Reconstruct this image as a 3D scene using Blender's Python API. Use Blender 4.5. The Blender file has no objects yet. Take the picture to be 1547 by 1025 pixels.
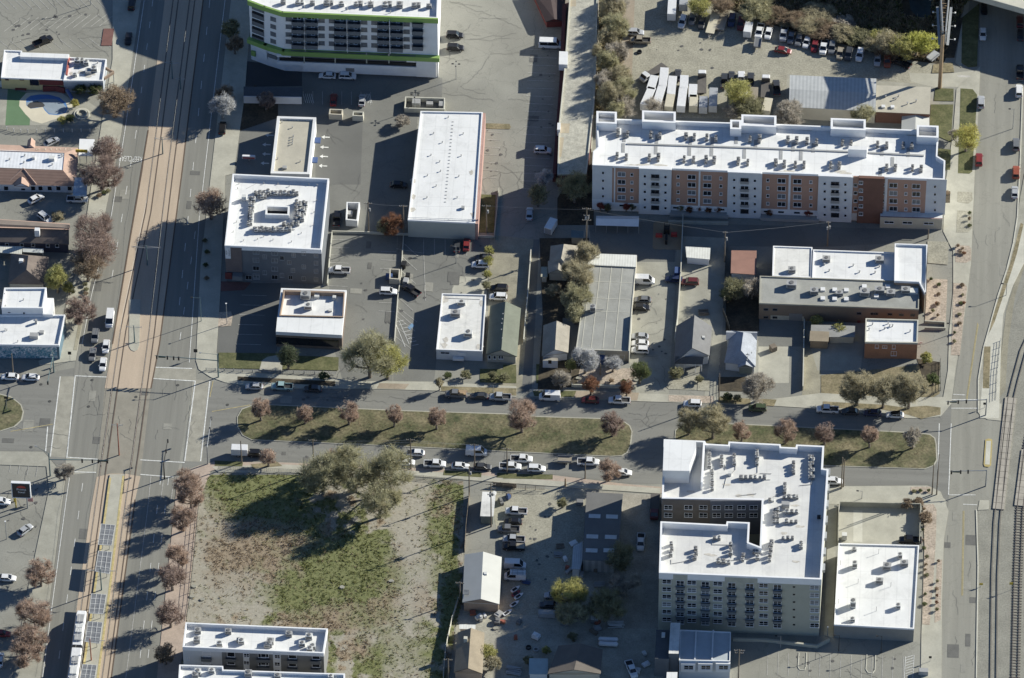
import bpy, math, random
from mathutils import Vector, Matrix, noise as mnoise
random.seed(7)
rad = math.radians
S = bpy.context.scene
C = S.collection
# ------------------------------------------------------------------ camera
TILT, YAW, ROLL, FPX = rad(43.6), rad(3.35), rad(-0.2), 10552.0
IW, IH = 1547.0, 1025.0
PPM = 5.75                                   # pixels per metre at the middle of the photograph
hf = Vector((-math.sin(YAW), math.cos(YAW), 0)); hr = Vector((math.cos(YAW), math.sin(YAW), 0)); up = Vector((0, 0, 1))
CF = math.sin(TILT)*hf - math.cos(TILT)*up
U0 = math.cos(TILT)*hf + math.sin(TILT)*up
CR = math.cos(ROLL)*hr + math.sin(ROLL)*U0
CU = -math.sin(ROLL)*hr + math.cos(ROLL)*U0
CAM = -CF*(FPX/PPM)
cam = bpy.data.cameras.new('camera'); co = bpy.data.objects.new('camera', cam); C.objects.link(co)
co.matrix_world = Matrix(((CR.x, CU.x, -CF.x, CAM.x), (CR.y, CU.y, -CF.y, CAM.y), (CR.z, CU.z, -CF.z, CAM.z), (0, 0, 0, 1)))
cam.sensor_width = 36; cam.lens = 36*FPX/IW; cam.clip_start = 10; cam.clip_end = 8000
S.camera = co
# survey of the photograph: a pixel and a known height give the true place in metres
def ray(p): return (CF*FPX + CR*(p[0]-IW/2) + CU*(IH/2-p[1])).normalized()
def gp(p, h=0.0):
    d = ray(p); t = (h-CAM.z)/d.z
    return CAM + d*t
def T(ox, oy, *xy, s=400/1519):              # points read in an enlarged tile of the survey
    return [(ox+xy[i]*s, oy+xy[i+1]*s) for i in range(0, len(xy), 2)]
def Q(ox, oy, *xy): return T(ox, oy, *xy, s=200/1519)
# ------------------------------------------------------------------ light
SUN = Vector((1.863, 1.03, 1.0)).normalized()
elev = math.asin(SUN.z); az = math.atan2(SUN.x, SUN.y)
w = bpy.data.worlds.new('World'); S.world = w; w.use_nodes = True
nt = w.node_tree; bg = nt.nodes['Background']
sky = nt.nodes.new('ShaderNodeTexSky'); sky.sky_type = 'NISHITA'; sky.sun_disc = False
sky.sun_elevation = elev; sky.sun_rotation = az; sky.altitude = 1300; sky.air_density = 0.75; sky.dust_density = 0.1; sky.ozone_density = 4.0
nt.links.new(sky.outputs[0], bg.inputs[0]); bg.inputs[1].default_value = 0.076
sl = bpy.data.lights.new('sun', 'SUN'); sl.energy = 4.7; sl.angle = rad(0.5); sl.color = (1, 0.97, 0.87)
so = bpy.data.objects.new('sun', sl); C.objects.link(so); so.rotation_euler = (-SUN).to_track_quat('-Z', 'Y').to_euler(); so.location = (0, 0, 200)
vs = S.view_settings; vs.view_transform = 'Standard'; vs.look = 'None'; vs.gamma = 1; vs.use_curve_mapping = False; vs.exposure = 0.70
S.render.resolution_x = 1024; S.render.resolution_y = 678
try:
    S.cycles.max_bounces = 5; S.cycles.diffuse_bounces = 2; S.cycles.glossy_bounces = 2; S.cycles.transmission_bounces = 2
    S.cycles.use_adaptive_sampling = True
except Exception: pass
# ------------------------------------------------------------------ materials
MATS = {}
def mat(name, col, rough=0.85, var=0.12, scale=0.6, fine=0.08, fscale=6.0, stretch=None, metal=0.0, col2=None, spec=None, crack=0.0, hue=None, bump=0.0, transl=0.0, seam=0.0, dirt=0.0):
    """procedural: base colour broken up by a broad and a fine noise in world metres"""
    if name in MATS: return MATS[name]
    if any(w_ in name for w_ in ('asphalt', 'concrete', 'gravel', 'dirt')): col = (col[0], col[1], col[2]*0.965)
    m = bpy.data.materials.new(name); m.use_nodes = True; n = m.node_tree.nodes; l = m.node_tree.links
    b = n['Principled BSDF']; b.inputs['Roughness'].default_value = rough; b.inputs['Metallic'].default_value = metal
    if spec is not None: b.inputs['Specular IOR Level'].default_value = spec
    g = n.new('ShaderNodeNewGeometry'); src = g.outputs['Position']
    if stretch:
        mp = n.new('ShaderNodeMapping'); mp.inputs['Scale'].default_value = stretch; l.new(src, mp.inputs['Vector']); bsrc = mp.outputs[0]
    else: bsrc = src
    a = n.new('ShaderNodeTexNoise'); a.inputs['Scale'].default_value = scale; a.inputs['Detail'].default_value = 5; a.inputs['Roughness'].default_value = 0.62
    l.new(bsrc, a.inputs['Vector'])
    r = n.new('ShaderNodeValToRGB'); r.color_ramp.elements[0].position = 0.32; r.color_ramp.elements[1].position = 0.68
    c1 = tuple(max(0, c*(1-var)) for c in col)+(1,)
    c2 = (tuple(col2) if col2 else tuple(c*(1+var) for c in col))+(1,)
    r.color_ramp.elements[0].color = c1; r.color_ramp.elements[1].color = c2
    l.new(a.outputs[0], r.inputs[0]); out = r.outputs[0]
    if fine > 0:
        f = n.new('ShaderNodeTexNoise'); f.inputs['Scale'].default_value = fscale; f.inputs['Detail'].default_value = 3
        l.new(src, f.inputs['Vector'])
        mr = n.new('ShaderNodeMapRange'); mr.inputs['From Min'].default_value = 0.25; mr.inputs['From Max'].default_value = 0.75
        mr.inputs['To Min'].default_value = 1-fine; mr.inputs['To Max'].default_value = 1+fine; l.new(f.outputs[0], mr.inputs[0])
        mx = n.new('ShaderNodeVectorMath'); mx.operation = 'SCALE'; l.new(out, mx.inputs[0]); l.new(mr.outputs[0], mx.inputs['Scale']); out = mx.outputs[0]
    if crack > 0:
        v = n.new('ShaderNodeTexVoronoi'); v.feature = 'DISTANCE_TO_EDGE'; v.inputs['Scale'].default_value = 0.16
        nz = n.new('ShaderNodeTexNoise'); nz.inputs['Scale'].default_value = 0.5; nz.inputs['Detail'].default_value = 4; l.new(src, nz.inputs['Vector'])
        ad = n.new('ShaderNodeMixRGB'); ad.blend_type = 'ADD'; ad.inputs[0].default_value = 1.0
        sc = n.new('ShaderNodeVectorMath'); sc.operation = 'SCALE'; sc.inputs['Scale'].default_value = 3.0; l.new(nz.outputs['Color'], sc.inputs[0])
        va = n.new('ShaderNodeVectorMath'); va.operation = 'ADD'; l.new(src, va.inputs[0]); l.new(sc.outputs[0], va.inputs[1]); l.new(va.outputs[0], v.inputs['Vector'])
        m2 = n.new('ShaderNodeMapRange'); m2.inputs['From Min'].default_value = 0.004; m2.inputs['From Max'].default_value = 0.02
        m2.inputs['To Min'].default_value = 1-crack; m2.inputs['To Max'].default_value = 1.0; l.new(v.outputs['Distance'], m2.inputs[0])
        mx = n.new('ShaderNodeVectorMath'); mx.operation = 'SCALE'; l.new(out, mx.inputs[0]); l.new(m2.outputs[0], mx.inputs['Scale']); out = mx.outputs[0]
        n.remove(ad)
    if dirt > 0:
        def mul(o, fac_socket):
            mx = n.new('ShaderNodeVectorMath'); mx.operation = 'SCALE'; l.new(o, mx.inputs[0]); l.new(fac_socket, mx.inputs['Scale']); return mx.outputs[0]
        d1 = n.new('ShaderNodeTexNoise'); d1.inputs['Scale'].default_value = 0.22; d1.inputs['Detail'].default_value = 7; d1.inputs['Roughness'].default_value = 0.7; d1.inputs['Distortion'].default_value = 0.6; l.new(src, d1.inputs['Vector'])
        r1 = n.new('ShaderNodeMapRange'); r1.inputs['From Min'].default_value = 0.50; r1.inputs['From Max'].default_value = 0.72; r1.inputs['To Min'].default_value = 1.0; r1.inputs['To Max'].default_value = 1.0-dirt; l.new(d1.outputs[0], r1.inputs[0]); out = mul(out, r1.outputs[0])
        sp_ = n.new('ShaderNodeSeparateXYZ'); l.new(src, sp_.inputs[0])
        for ax, per in ((0, 3.1), (1, 9.0)):
            dv = n.new('ShaderNodeMath'); dv.operation = 'DIVIDE'; dv.inputs[1].default_value = per; l.new(sp_.outputs[ax], dv.inputs[0])
            fr = n.new('ShaderNodeMath'); fr.operation = 'FRACT'; l.new(dv.outputs[0], fr.inputs[0])
            r2 = n.new('ShaderNodeMapRange'); r2.inputs['From Min'].default_value = 0.0; r2.inputs['From Max'].default_value = 0.35/per; r2.inputs['To Min'].default_value = 1.0-seam; r2.inputs['To Max'].default_value = 1.0; l.new(fr.outputs[0], r2.inputs[0]); out = mul(out, r2.outputs[0])
    l.new(out, b.inputs['Base Color'])
    if bump > 0:
        bp = n.new('ShaderNodeBump'); bp.inputs['Strength'].default_value = bump; bp.inputs['Distance'].default_value = 0.1
        l.new(a.outputs[0], bp.inputs['Height']); l.new(bp.outputs[0], b.inputs['Normal'])
    if transl > 0:
        tl = n.new('ShaderNodeBsdfTranslucent'); l.new(out, tl.inputs['Color']); ms = n.new('ShaderNodeMixShader'); ms.inputs[0].default_value = transl
        l.new(b.outputs[0], ms.inputs[1]); l.new(tl.outputs[0], ms.inputs[2]); l.new(ms.outputs[0], n['Material Output'].inputs['Surface']); b.inputs['Specular IOR Level'].default_value = 0.1
    MATS[name] = m
    return m
def stripe_mat(name, c1, c2, axis=0, period=0.6, duty=0.5, rough=0.5):
    """ribbed or boarded surface: two tones in bands along a world axis"""
    if name in MATS: return MATS[name]
    m = bpy.data.materials.new(name); m.use_nodes = True; n = m.node_tree.nodes; l = m.node_tree.links
    b = n['Principled BSDF']; b.inputs['Roughness'].default_value = rough
    g = n.new('ShaderNodeNewGeometry'); sp = n.new('ShaderNodeSeparateXYZ'); l.new(g.outputs['Position'], sp.inputs[0])
    dv = n.new('ShaderNodeMath'); dv.operation = 'DIVIDE'; dv.inputs[1].default_value = period; l.new(sp.outputs[axis], dv.inputs[0])
    fr = n.new('ShaderNodeMath'); fr.operation = 'FRACT'; l.new(dv.outputs[0], fr.inputs[0])
    lt = n.new('ShaderNodeMath'); lt.operation = 'LESS_THAN'; lt.inputs[1].default_value = duty; l.new(fr.outputs[0], lt.inputs[0])
    a = n.new('ShaderNodeTexNoise'); a.inputs['Scale'].default_value = 0.7; a.inputs['Detail'].default_value = 5; l.new(g.outputs['Position'], a.inputs['Vector'])
    mr = n.new('ShaderNodeMapRange'); mr.inputs['To Min'].default_value = 0.8; mr.inputs['To Max'].default_value = 1.2; l.new(a.outputs[0], mr.inputs[0])
    mx = n.new('ShaderNodeMixRGB'); mx.inputs[1].default_value = tuple(c1)+(1,); mx.inputs[2].default_value = tuple(c2)+(1,); l.new(lt.outputs[0], mx.inputs[0])
    sc = n.new('ShaderNodeVectorMath'); sc.operation = 'SCALE'; l.new(mx.outputs[0], sc.inputs[0]); l.new(mr.outputs[0], sc.inputs['Scale'])
    l.new(sc.outputs[0], b.inputs['Base Color']); MATS[name] = m
    return m
asphalt   = mat('old asphalt', (0.255,0.250,0.222), 0.9, 0.16, 0.05, 0.10, 3.0, crack=0.16)
asph_mid  = mat('mid asphalt', (0.185,0.184,0.170), 0.9, 0.14, 0.06, 0.08, 3.0, crack=0.10)
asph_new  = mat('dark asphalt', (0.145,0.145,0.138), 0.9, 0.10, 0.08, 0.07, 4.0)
asph_jet  = mat('shade black asphalt', (0.055,0.055,0.058), 0.85, 0.12, 0.1, 0.06, 4.0)
ave_mat   = mat('avenue asphalt', (0.215,0.210,0.188), 0.9, 0.13, 0.35, 0.07, 4.0, stretch=(1.6,0.05,1))
street_mat= mat('street asphalt', (0.205,0.202,0.186), 0.9, 0.12, 0.35, 0.07, 4.0, stretch=(0.05,1.2,1), crack=0.10)
side_mat  = mat('side street asphalt', (0.265,0.258,0.226), 0.9, 0.12, 0.35, 0.07, 4.0, stretch=(1.2,0.06,1), crack=0.10)
concrete  = mat('pale concrete', (0.41,0.395,0.335), 0.9, 0.12, 0.25, 0.07, 3.0)
conc_lt   = mat('light concrete', (0.52,0.505,0.44), 0.9, 0.10, 0.25, 0.06, 3.0)
conc_dull = mat('dull concrete', (0.325,0.315,0.27), 0.9, 0.14, 0.25, 0.08, 3.0)
conc_mott = mat('mottled concrete', (0.42,0.405,0.35), 0.95, 0.2, 0.8, 0.18, 3.0)
dirt      = mat('packed dirt', (0.285,0.265,0.205), 0.95, 0.22, 0.2, 0.15, 2.5)
dirt_pink = mat('pinkish dirt', (0.33,0.275,0.215), 0.95, 0.15, 0.2, 0.12, 2.5)
gravel    = mat('grey gravel', (0.325,0.308,0.25), 0.95, 0.14, 0.3, 0.28, 2.2)
ballast   = mat('ballast gravel', (0.255,0.248,0.215), 0.95, 0.14, 0.2, 0.22, 2.4)
rockbed   = mat('tan rock mulch', (0.40,0.335,0.265), 0.95, 0.16, 0.4, 0.35, 2.0)
tan_conc  = mat('salmon tinted concrete', (0.46,0.37,0.285), 0.9, 0.09, 0.3, 0.06, 3.0, stretch=(1,0.15,1))
tan_pave  = mat('pinkish paving', (0.41,0.33,0.265), 0.9, 0.12, 0.4, 0.10, 3.0)
grass     = mat('lawn', (0.10,0.115,0.04), 0.95, 0.3, 0.35, 0.3, 2.2, col2=(0.155,0.15,0.07))
median_g  = mat('leaf strewn grass', (0.092,0.108,0.043), 0.95, 0.3, 0.22, 0.45, 1.6, col2=(0.20,0.172,0.10))
grass_dry = mat('dry grass', (0.21,0.185,0.10), 0.95, 0.3, 0.3, 0.3, 2.0, col2=(0.30,0.25,0.155))
soil      = mat('dark soil and leaves', (0.06,0.05,0.035), 0.95, 0.35, 0.3, 0.35, 1.8, col2=(0.10,0.08,0.05))
whiteroof = mat('white roof membrane', (0.74,0.74,0.715), 0.75, 0.05, 0.12, 0.02, 2.0, col2=(0.78,0.78,0.76), seam=0.10, dirt=0.16)
whiteroof2= mat('weathered white roof', (0.70,0.69,0.64), 0.8, 0.12, 0.12, 0.05, 1.5, col2=(0.76,0.75,0.71), seam=0.10, dirt=0.26)
coping    = mat('white metal coping', (0.80,0.80,0.79), 0.5, 0.04, 0.5, 0.02)
white     = mat('white painted wall', (0.70,0.70,0.69), 0.7, 0.06, 0.3, 0.03)
offwhite  = mat('off white stucco', (0.74,0.74,0.73), 0.85, 0.06, 0.3, 0.03)
greywall  = mat('grey stucco', (0.60,0.61,0.61), 0.85, 0.06, 0.3, 0.03)
dkgrey    = mat('charcoal stucco', (0.135,0.145,0.155), 0.85, 0.08, 0.3, 0.03)
midgrey   = mat('mid grey cladding', (0.19,0.19,0.185), 0.85, 0.08, 0.3, 0.03)
olivewall = mat('olive grey stucco', (0.40,0.395,0.32), 0.85, 0.06, 0.3, 0.03)
orange    = mat('terracotta stucco', (0.41,0.25,0.18), 0.85, 0.06, 0.3, 0.04)
brick_dk  = mat('dark red brick', (0.165,0.085,0.06), 0.9, 0.12, 0.5, 0.15, 5.0)
brick_tan = mat('tan brick', (0.37,0.275,0.20), 0.9, 0.1, 0.4, 0.12, 5.0)
brick_or  = mat('orange brick', (0.40,0.20,0.115), 0.9, 0.1, 0.4, 0.14, 5.0)
maroon    = mat('maroon painted wall', (0.17,0.04,0.035), 0.8, 0.1, 0.4, 0.05)
yellow_w  = mat('cream yellow wall', (0.60,0.50,0.25), 0.8, 0.06, 0.4, 0.04)
beige     = mat('beige wall', (0.50,0.46,0.37), 0.85, 0.07, 0.3, 0.04)
lime      = mat('lime green fascia', (0.24,0.37,0.10), 0.6, 0.04, 0.5, 0.02)
greyroof  = mat('grey gravel roof', (0.32,0.32,0.30), 0.9, 0.15, 0.2, 0.08, 3.0)
tanroof   = mat('tan gravel roof', (0.45,0.42,0.35), 0.9, 0.08, 0.2, 0.06, 3.0)
metalroof = stripe_mat('ribbed metal roof', (0.37,0.38,0.375), (0.44,0.45,0.44), 0, 1.0, 0.5)
shed_metal= mat('light metal roof', (0.50,0.50,0.46), 0.6, 0.06, 0.2, 0.03)
roof_char = mat('charcoal shingles', (0.095,0.10,0.105), 0.9, 0.12, 0.4, 0.14, 4.0)
roof_blue = mat('blue grey shingles', (0.32,0.34,0.37), 0.9, 0.14, 0.4, 0.16, 4.0)
roof_grn  = mat('green shingles', (0.155,0.168,0.13), 0.9, 0.12, 0.3, 0.10, 4.0)
roof_tan  = mat('tan shingles', (0.27,0.225,0.16), 0.9, 0.12, 0.4, 0.12, 4.0)
roof_brn  = mat('brown shingles', (0.165,0.135,0.115), 0.9, 0.14, 0.4, 0.12, 4.0)
roof_gry  = mat('weathered grey shingles', (0.30,0.275,0.225), 0.9, 0.14, 0.4, 0.12, 4.0)
tile_brn  = stripe_mat('brown roof tiles', (0.27,0.175,0.13), (0.32,0.21,0.16), 1, 0.75, 0.6, 0.8)
tile_pink = mat('faded pink roof tiles', (0.42,0.29,0.225), 0.85, 0.1, 0.4, 0.06, 4.0)
roof_rust = mat('rust pink metal roof', (0.30,0.165,0.125), 0.7, 0.12, 0.3, 0.06)
glass     = mat('dark glass', (0.018,0.02,0.024), 0.12, 0.1, 1.0, 0.0, spec=0.6)
glass_lt  = mat('pale glass', (0.16,0.17,0.18), 0.2, 0.3, 0.8, 0.0, spec=0.6)
carglass  = mat('car glass', (0.015,0.017,0.02), 0.08, 0.05, 1.0, 0.0, spec=0.6)
tyre      = mat('tyre rubber', (0.016,0.016,0.016), 0.9, 0.1, 2.0, 0.0)
hub       = mat('alloy wheel', (0.35,0.35,0.36), 0.4, 0.05, 2.0, 0.0, metal=0.6)
unit_w    = mat('painted unit casing', (0.60,0.60,0.57), 0.6, 0.08, 0.6, 0.03)
unit_g    = mat('galvanised unit casing', (0.36,0.36,0.35), 0.55, 0.1, 0.6, 0.03)
fan_dk    = mat('fan grille', (0.14,0.14,0.14), 0.7, 0.1, 1.0, 0.0)
stain     = mat('ponding stain', (0.52,0.49,0.43), 0.9, 0.2, 1.2, 0.1)
paint_w   = mat('worn white road paint', (0.66,0.66,0.62), 0.8, 0.22, 1.5, 0.2, 4.0)
paint_f   = mat('faded stall paint', (0.46,0.45,0.41), 0.85, 0.22, 1.0, 0.2, 4.0)
paint_y   = mat('yellow paint', (0.47,0.39,0.18), 0.8, 0.2, 1.0, 0.12, 4.0)
paint_b   = mat('blue stall paint', (0.16,0.28,0.42), 0.8, 0.15, 1.0, 0.1)
wood      = mat('weathered wood pole', (0.20,0.165,0.125), 0.9, 0.15, 1.0, 0.1)
galv      = mat('galvanised steel', (0.33,0.34,0.34), 0.5, 0.08, 1.0, 0.02, metal=0.3)
teal_st   = mat('blue green painted steel', (0.10,0.16,0.165), 0.6, 0.08, 1.0, 0.02)
rust_st   = mat('red brown painted steel', (0.33,0.11,0.07), 0.6, 0.1, 1.0, 0.04)
tan_st    = mat('tan painted steel', (0.35,0.25,0.15), 0.6, 0.08, 1.0, 0.04)
blackm    = mat('black plastic', (0.014,0.014,0.015), 0.6, 0.05, 1.0, 0.0)
darkfence = mat('dark mesh fence', (0.06,0.06,0.055), 0.8, 0.1, 1.0, 0.0)
steel_rail= mat('steel rail', (0.17,0.15,0.13), 0.5, 0.1, 1.0, 0.0, metal=0.2)
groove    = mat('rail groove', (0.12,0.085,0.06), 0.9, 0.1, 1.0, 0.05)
tie       = mat('timber sleeper', (0.19,0.17,0.145), 0.9, 0.15, 1.0, 0.1)
solar     = stripe_mat('solar glass', (0.185,0.19,0.195), (0.22,0.225,0.23), 1, 1.2, 0.5, 0.3)
bark      = mat('grey bark', (0.16,0.135,0.11), 0.95, 0.2, 2.0, 0.15)
bark_pale = mat('pale bark', (0.30,0.275,0.235), 0.95, 0.15, 2.0, 0.15)
turf      = mat('green artificial turf', (0.12,0.20,0.105), 0.95, 0.08, 0.3, 0.06)
pooldeck  = mat('cream pool deck', (0.62,0.565,0.43), 0.85, 0.06, 0.3, 0.05)
poolblue  = mat('blue pool tile', (0.10,0.22,0.45), 0.3, 0.08, 1.0, 0.02)
poolcover = mat('grey pool cover', (0.27,0.32,0.36), 0.5, 0.1, 0.3, 0.04)
rubber    = mat('tan play surface', (0.30,0.235,0.155), 0.95, 0.08, 0.3, 0.05)
redp      = mat('red plastic', (0.45,0.06,0.05), 0.5, 0.05, 1.0, 0.0)
yellowp   = mat('yellow painted metal', (0.55,0.40,0.05), 0.5, 0.05, 1.0, 0.0)
signblk   = mat('black sign face', (0.02,0.022,0.03), 0.4, 0.05, 1.0, 0.0)
signwht   = mat('white sign face', (0.75,0.75,0.75), 0.5, 0.03, 1.0, 0.0)
bluep     = mat('blue painted metal', (0.06,0.10,0.22), 0.5, 0.05, 1.0, 0.0)
creekwater= mat('creek water', (0.055,0.085,0.095), 0.12, 0.2, 0.3, 0.0)
# ------------------------------------------------------------------ meshes
class MB:
    def __init__(s): s.v = []; s.f = []; s.m = []
    def face(s, pts, m=0):
        i = len(s.v); s.v += [tuple(p) for p in pts]; s.f.append(tuple(range(i, i+len(pts)))); s.m.append(m); return s
    def box(s, c, d, m=0, rz=0.0, top=None):
        """c = centre of base, d = full size, optional top material"""
        x, y, z = d[0]/2, d[1]/2, d[2]; ca, sa = math.cos(rz), math.sin(rz)
        P = [(c[0]+a*ca-b*sa, c[1]+a*sa+b*ca, c[2]+e) for e in (0, z) for a, b in ((-x,-y),(x,-y),(x,y),(-x,y))]
        i = len(s.v); s.v += P
        for k, q in enumerate(((3,2,1,0),(4,5,6,7),(0,1,5,4),(1,2,6,5),(2,3,7,6),(3,0,4,7))):
            s.f.append(tuple(i+j for j in q)); s.m.append(top if (k == 1 and top is not None) else m)
        return s
    def prism(s, pts, z0, z1, m=0, mt=None, bottom=False, cap=True):
        n = len(pts); i = len(s.v)
        if sum(pts[k][0]*pts[(k+1)%n][1]-pts[(k+1)%n][0]*pts[k][1] for k in range(n)) < 0: pts = pts[::-1]
        s.v += [(p[0], p[1], z0) for p in pts]+[(p[0], p[1], z1) for p in pts]
        for k in range(n): s.f.append((i+k, i+(k+1)%n, i+n+(k+1)%n, i+n+k)); s.m.append(m)
        if cap: s.f.append(tuple(i+n+k for k in range(n))); s.m.append(m if mt is None else mt)
        if bottom: s.f.append(tuple(i+n-1-k for k in range(n))); s.m.append(m)
        return s
    def tube(s, a, b, r0, r1=None, n=6, m=0, cap=True):
        r1 = r0 if r1 is None else r1; a, b = Vector(a), Vector(b); d = (b-a)
        if d.length < 1e-6: return s
        d.normalize(); x = d.orthogonal().normalized(); y = d.cross(x); i = len(s.v)
        for c, r in ((a, r0), (b, r1)):
            for k in range(n):
                t = 2*math.pi*k/n; s.v.append(tuple(c+(x*math.cos(t)+y*math.sin(t))*r))
        for k in range(n): s.f.append((i+k, i+(k+1)%n, i+n+(k+1)%n, i+n+k)); s.m.append(m)
        if cap:
            s.f.append(tuple(i+n+k for k in range(n))); s.m.append(m); s.f.append(tuple(i+n-1-k for k in range(n))); s.m.append(m)
        return s
    def ring(s, outer, inner, z0, z1, m=0):
        n = len(outer)
        for k in range(n):
            j = (k+1)%n; o0, o1, i0, i1 = outer[k], outer[j], inner[k], inner[j]
            s.face([(*o0[:2],z0),(*o1[:2],z0),(*o1[:2],z1),(*o0[:2],z1)], m)
            s.face([(*i1[:2],z0),(*i0[:2],z0),(*i0[:2],z1),(*i1[:2],z1)], m)
            s.face([(*o0[:2],z1),(*o1[:2],z1),(*i1[:2],z1),(*i0[:2],z1)], m)
        return s
    def mesh(s, name, mats):
        me = bpy.data.meshes.new(name); me.from_pydata(s.v, [], s.f)
        for m in mats: me.materials.append(m)
        me.polygons.foreach_set('material_index', s.m); me.update(); return me
    def obj(s, name, mats, parent=None, off=None, smooth=False):
        if not isinstance(mats, (list, tuple)): mats = [mats]
        if off is None and parent is not None: off = parent.location
        if off is not None: s.v = [(a-off[0], b-off[1], c-off[2]) for a, b, c in s.v]
        me = s.mesh(name, mats)
        if smooth: me.polygons.foreach_set('use_smooth', [True]*len(me.polygons))
        o = bpy.data.objects.new(name, me); C.objects.link(o)
        if parent is not None: o.parent = parent
        return o
def link(name, me, parent=None, loc=(0,0,0), rz=0.0, mats=None, scale=None):
    o = bpy.data.objects.new(name, me); C.objects.link(o); o.location = loc; o.rotation_euler = (0, 0, rz)
    if scale is not None: o.scale = scale if isinstance(scale, (tuple, list)) else (scale,)*3
    if parent is not None: o.parent = parent
    if mats:
        for i, m in mats.items(): o.material_slots[i].link = 'OBJECT'; o.material_slots[i].material = m
    return o
def tag(o, label, cat, group=None, kind=None):
    if label: o['label'] = label
    if cat: o['category'] = cat
    if group: o['group'] = group
    if kind: o['kind'] = kind
    return o
def empty(name, loc, label, cat, group=None, rz=0.0):
    o = bpy.data.objects.new(name, None); C.objects.link(o); o.location = loc; o.rotation_euler = (0, 0, rz); o.empty_display_size = 0.5
    return tag(o, label, cat, group)
def ccw(P):
    n = len(P)
    return P if sum(P[k][0]*P[(k+1)%n][1]-P[(k+1)%n][0]*P[k][1] for k in range(n)) > 0 else P[::-1]
def inset(P, d):
    """mitred offset of a counter-clockwise polygon (positive = inwards)"""
    n = len(P); R = []
    for k in range(n):
        a, b, c = Vector(P[k-1][:2]), Vector(P[k][:2]), Vector(P[(k+1)%n][:2])
        e1 = (b-a).normalized(); e2 = (c-b).normalized(); n1 = Vector((-e1.y, e1.x)); n2 = Vector((-e2.y, e2.x))
        m = n1+n2; q = m.length_squared
        m = m*(2/q) if q > 0.3 else n1
        p = b+m*d; R.append((p.x, p.y))
    return R
def text_mesh(txt, size, mats, name='lettering', align='CENTER', ext=0.0, space=1.0):
    cu = bpy.data.curves.new(name, 'FONT'); cu.body = txt; cu.size = size; cu.align_x = align; cu.align_y = 'CENTER'; cu.extrude = ext; cu.space_character = space
    o = bpy.data.objects.new(name, cu); C.objects.link(o)
    dg = bpy.context.evaluated_depsgraph_get(); me = bpy.data.meshes.new_from_object(o.evaluated_get(dg))
    bpy.data.objects.remove(o); me.materials.clear(); me.materials.append(mats); return me
# ================================================================== ground, roads, pavements
def struct(o): o['kind'] = 'structure'; return o
NS = [0, 0, 0]
def sheet(name, pts, z, m):
    if z < 0.05: NS[0] += 1; z = 0.003+0.0007*NS[0]
    else: NS[1] += 1; z += 0.0005*NS[1]
    P = [gp(p, z) for p in pts]; P = ccw([(p.x, p.y) for p in P])
    return struct(MB().face([(x, y, z) for x, y in P]).obj(name, m))
def slab(name, pts, z, m):
    NS[1] += 1; z = z+0.0004*NS[1]
    P = [gp(p, z) for p in pts]
    return struct(MB().prism([(p.x, p.y) for p in P], -0.05, z, 0).obj(name, m))
def lines(name, segs, wd, z, m):
    b = MB(); NS[2] += 1; z = (0.064 if z < 0.05 else z)+0.0004*NS[2]
    for a, c in segs:
        a, c = gp(a, z), gp(c, z); d = (c-a); d.z = 0
        if d.length < 0.05: continue
        d.normalize(); n = Vector((-d.y, d.x, 0))*wd/2
        b.face([a-n, c-n, c+n, a+n])
    return struct(b.obj(name, m))
def poly(pts): return list(zip(pts, pts[1:]))
def dashes(a, b, n, duty=0.3):
    return [((a[0]+(b[0]-a[0])*i/n, a[1]+(b[1]-a[1])*i/n), (a[0]+(b[0]-a[0])*(i+duty)/n, a[1]+(b[1]-a[1])*(i+duty)/n)) for i in range(n)]
def kerb(name, pts, z0, wd, ht, m, closed=False):
    b = MB(); P = [gp(p, 0) for p in pts]
    for a, c in zip(P, P[1:]+([P[0]] if closed else [])):
        d = (c-a); L = d.length
        b.box(((a.x+c.x)/2, (a.y+c.y)/2, z0), (L+wd*0.3, wd, ht), 0, math.atan2(d.y, d.x))
    return struct(b.obj(name, m))
struct(MB().face([(-1500,-1500,0),(1500,-1500,0),(1500,1500,0),(-1500,1500,0)]).obj('ground', asphalt))
# lots
Z1, Z2, Z3, Z4, Z5 = 0.006, 0.012, 0.018, 0.024, 0.030
sheet('parking_lot', [(360,92),(460,100),(668,118),(668,165),(632,166),(616,352),(560,352),(497,352),(350,262),(362,200)], Z1, asph_mid)
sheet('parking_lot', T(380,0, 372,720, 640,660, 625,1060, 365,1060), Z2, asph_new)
sheet('parking_lot', [(497,352),(600,354),(592,588),(520,585),(498,500)], Z1, asph_mid)
sheet('parking_lot', [(601,354),(742,360),(738,470),(665,470),(662,520),(655,585),(594,582)], Z1, asph_mid)
sheet('parking_lot', [(330,428),(424,428),(418,540),(326,534)], Z1, asph_new)
sheet('driveway', T(380,0, -40,350, 290,390, 290,495, -40,500), Z2, asph_jet)  # near-black tone has the tower's shade painted into the asphalt
sheet('driveway', [(685,417),(737,420),(735,446),(683,443)], Z2, concrete)
sheet('driveway', [(741,355),(806,362),(798,470),(790,592),(735,590),(738,440)], Z1, dirt)
sheet('alley', [(806,362),(815,362),(803,592),(788,592),(798,470)], Z2, asph_new)
sheet('parking_lot', [(890,340),(1022,342),(1018,420),(960,418),(960,396),(892,384)], Z1, asph_mid)
sheet('parking_lot', [(960,396),(1022,396),(1010,605),(965,604),(950,560),(955,470)], Z2, conc_dull)
sheet('driveway', [(1022,345),(1098,350),(1092,490),(1082,612),(1062,612),(1078,500),(1022,480)], Z2, conc_dull)
sheet('lane', [(900,333),(1402,348),(1402,366),(1225,374),(1100,372),(1100,360),(900,352)], Z3, asph_mid)
sheet('courtyard', T(1147,500, -5,60, 175,65, 170,300, -5,300), Z2, concrete)
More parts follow.
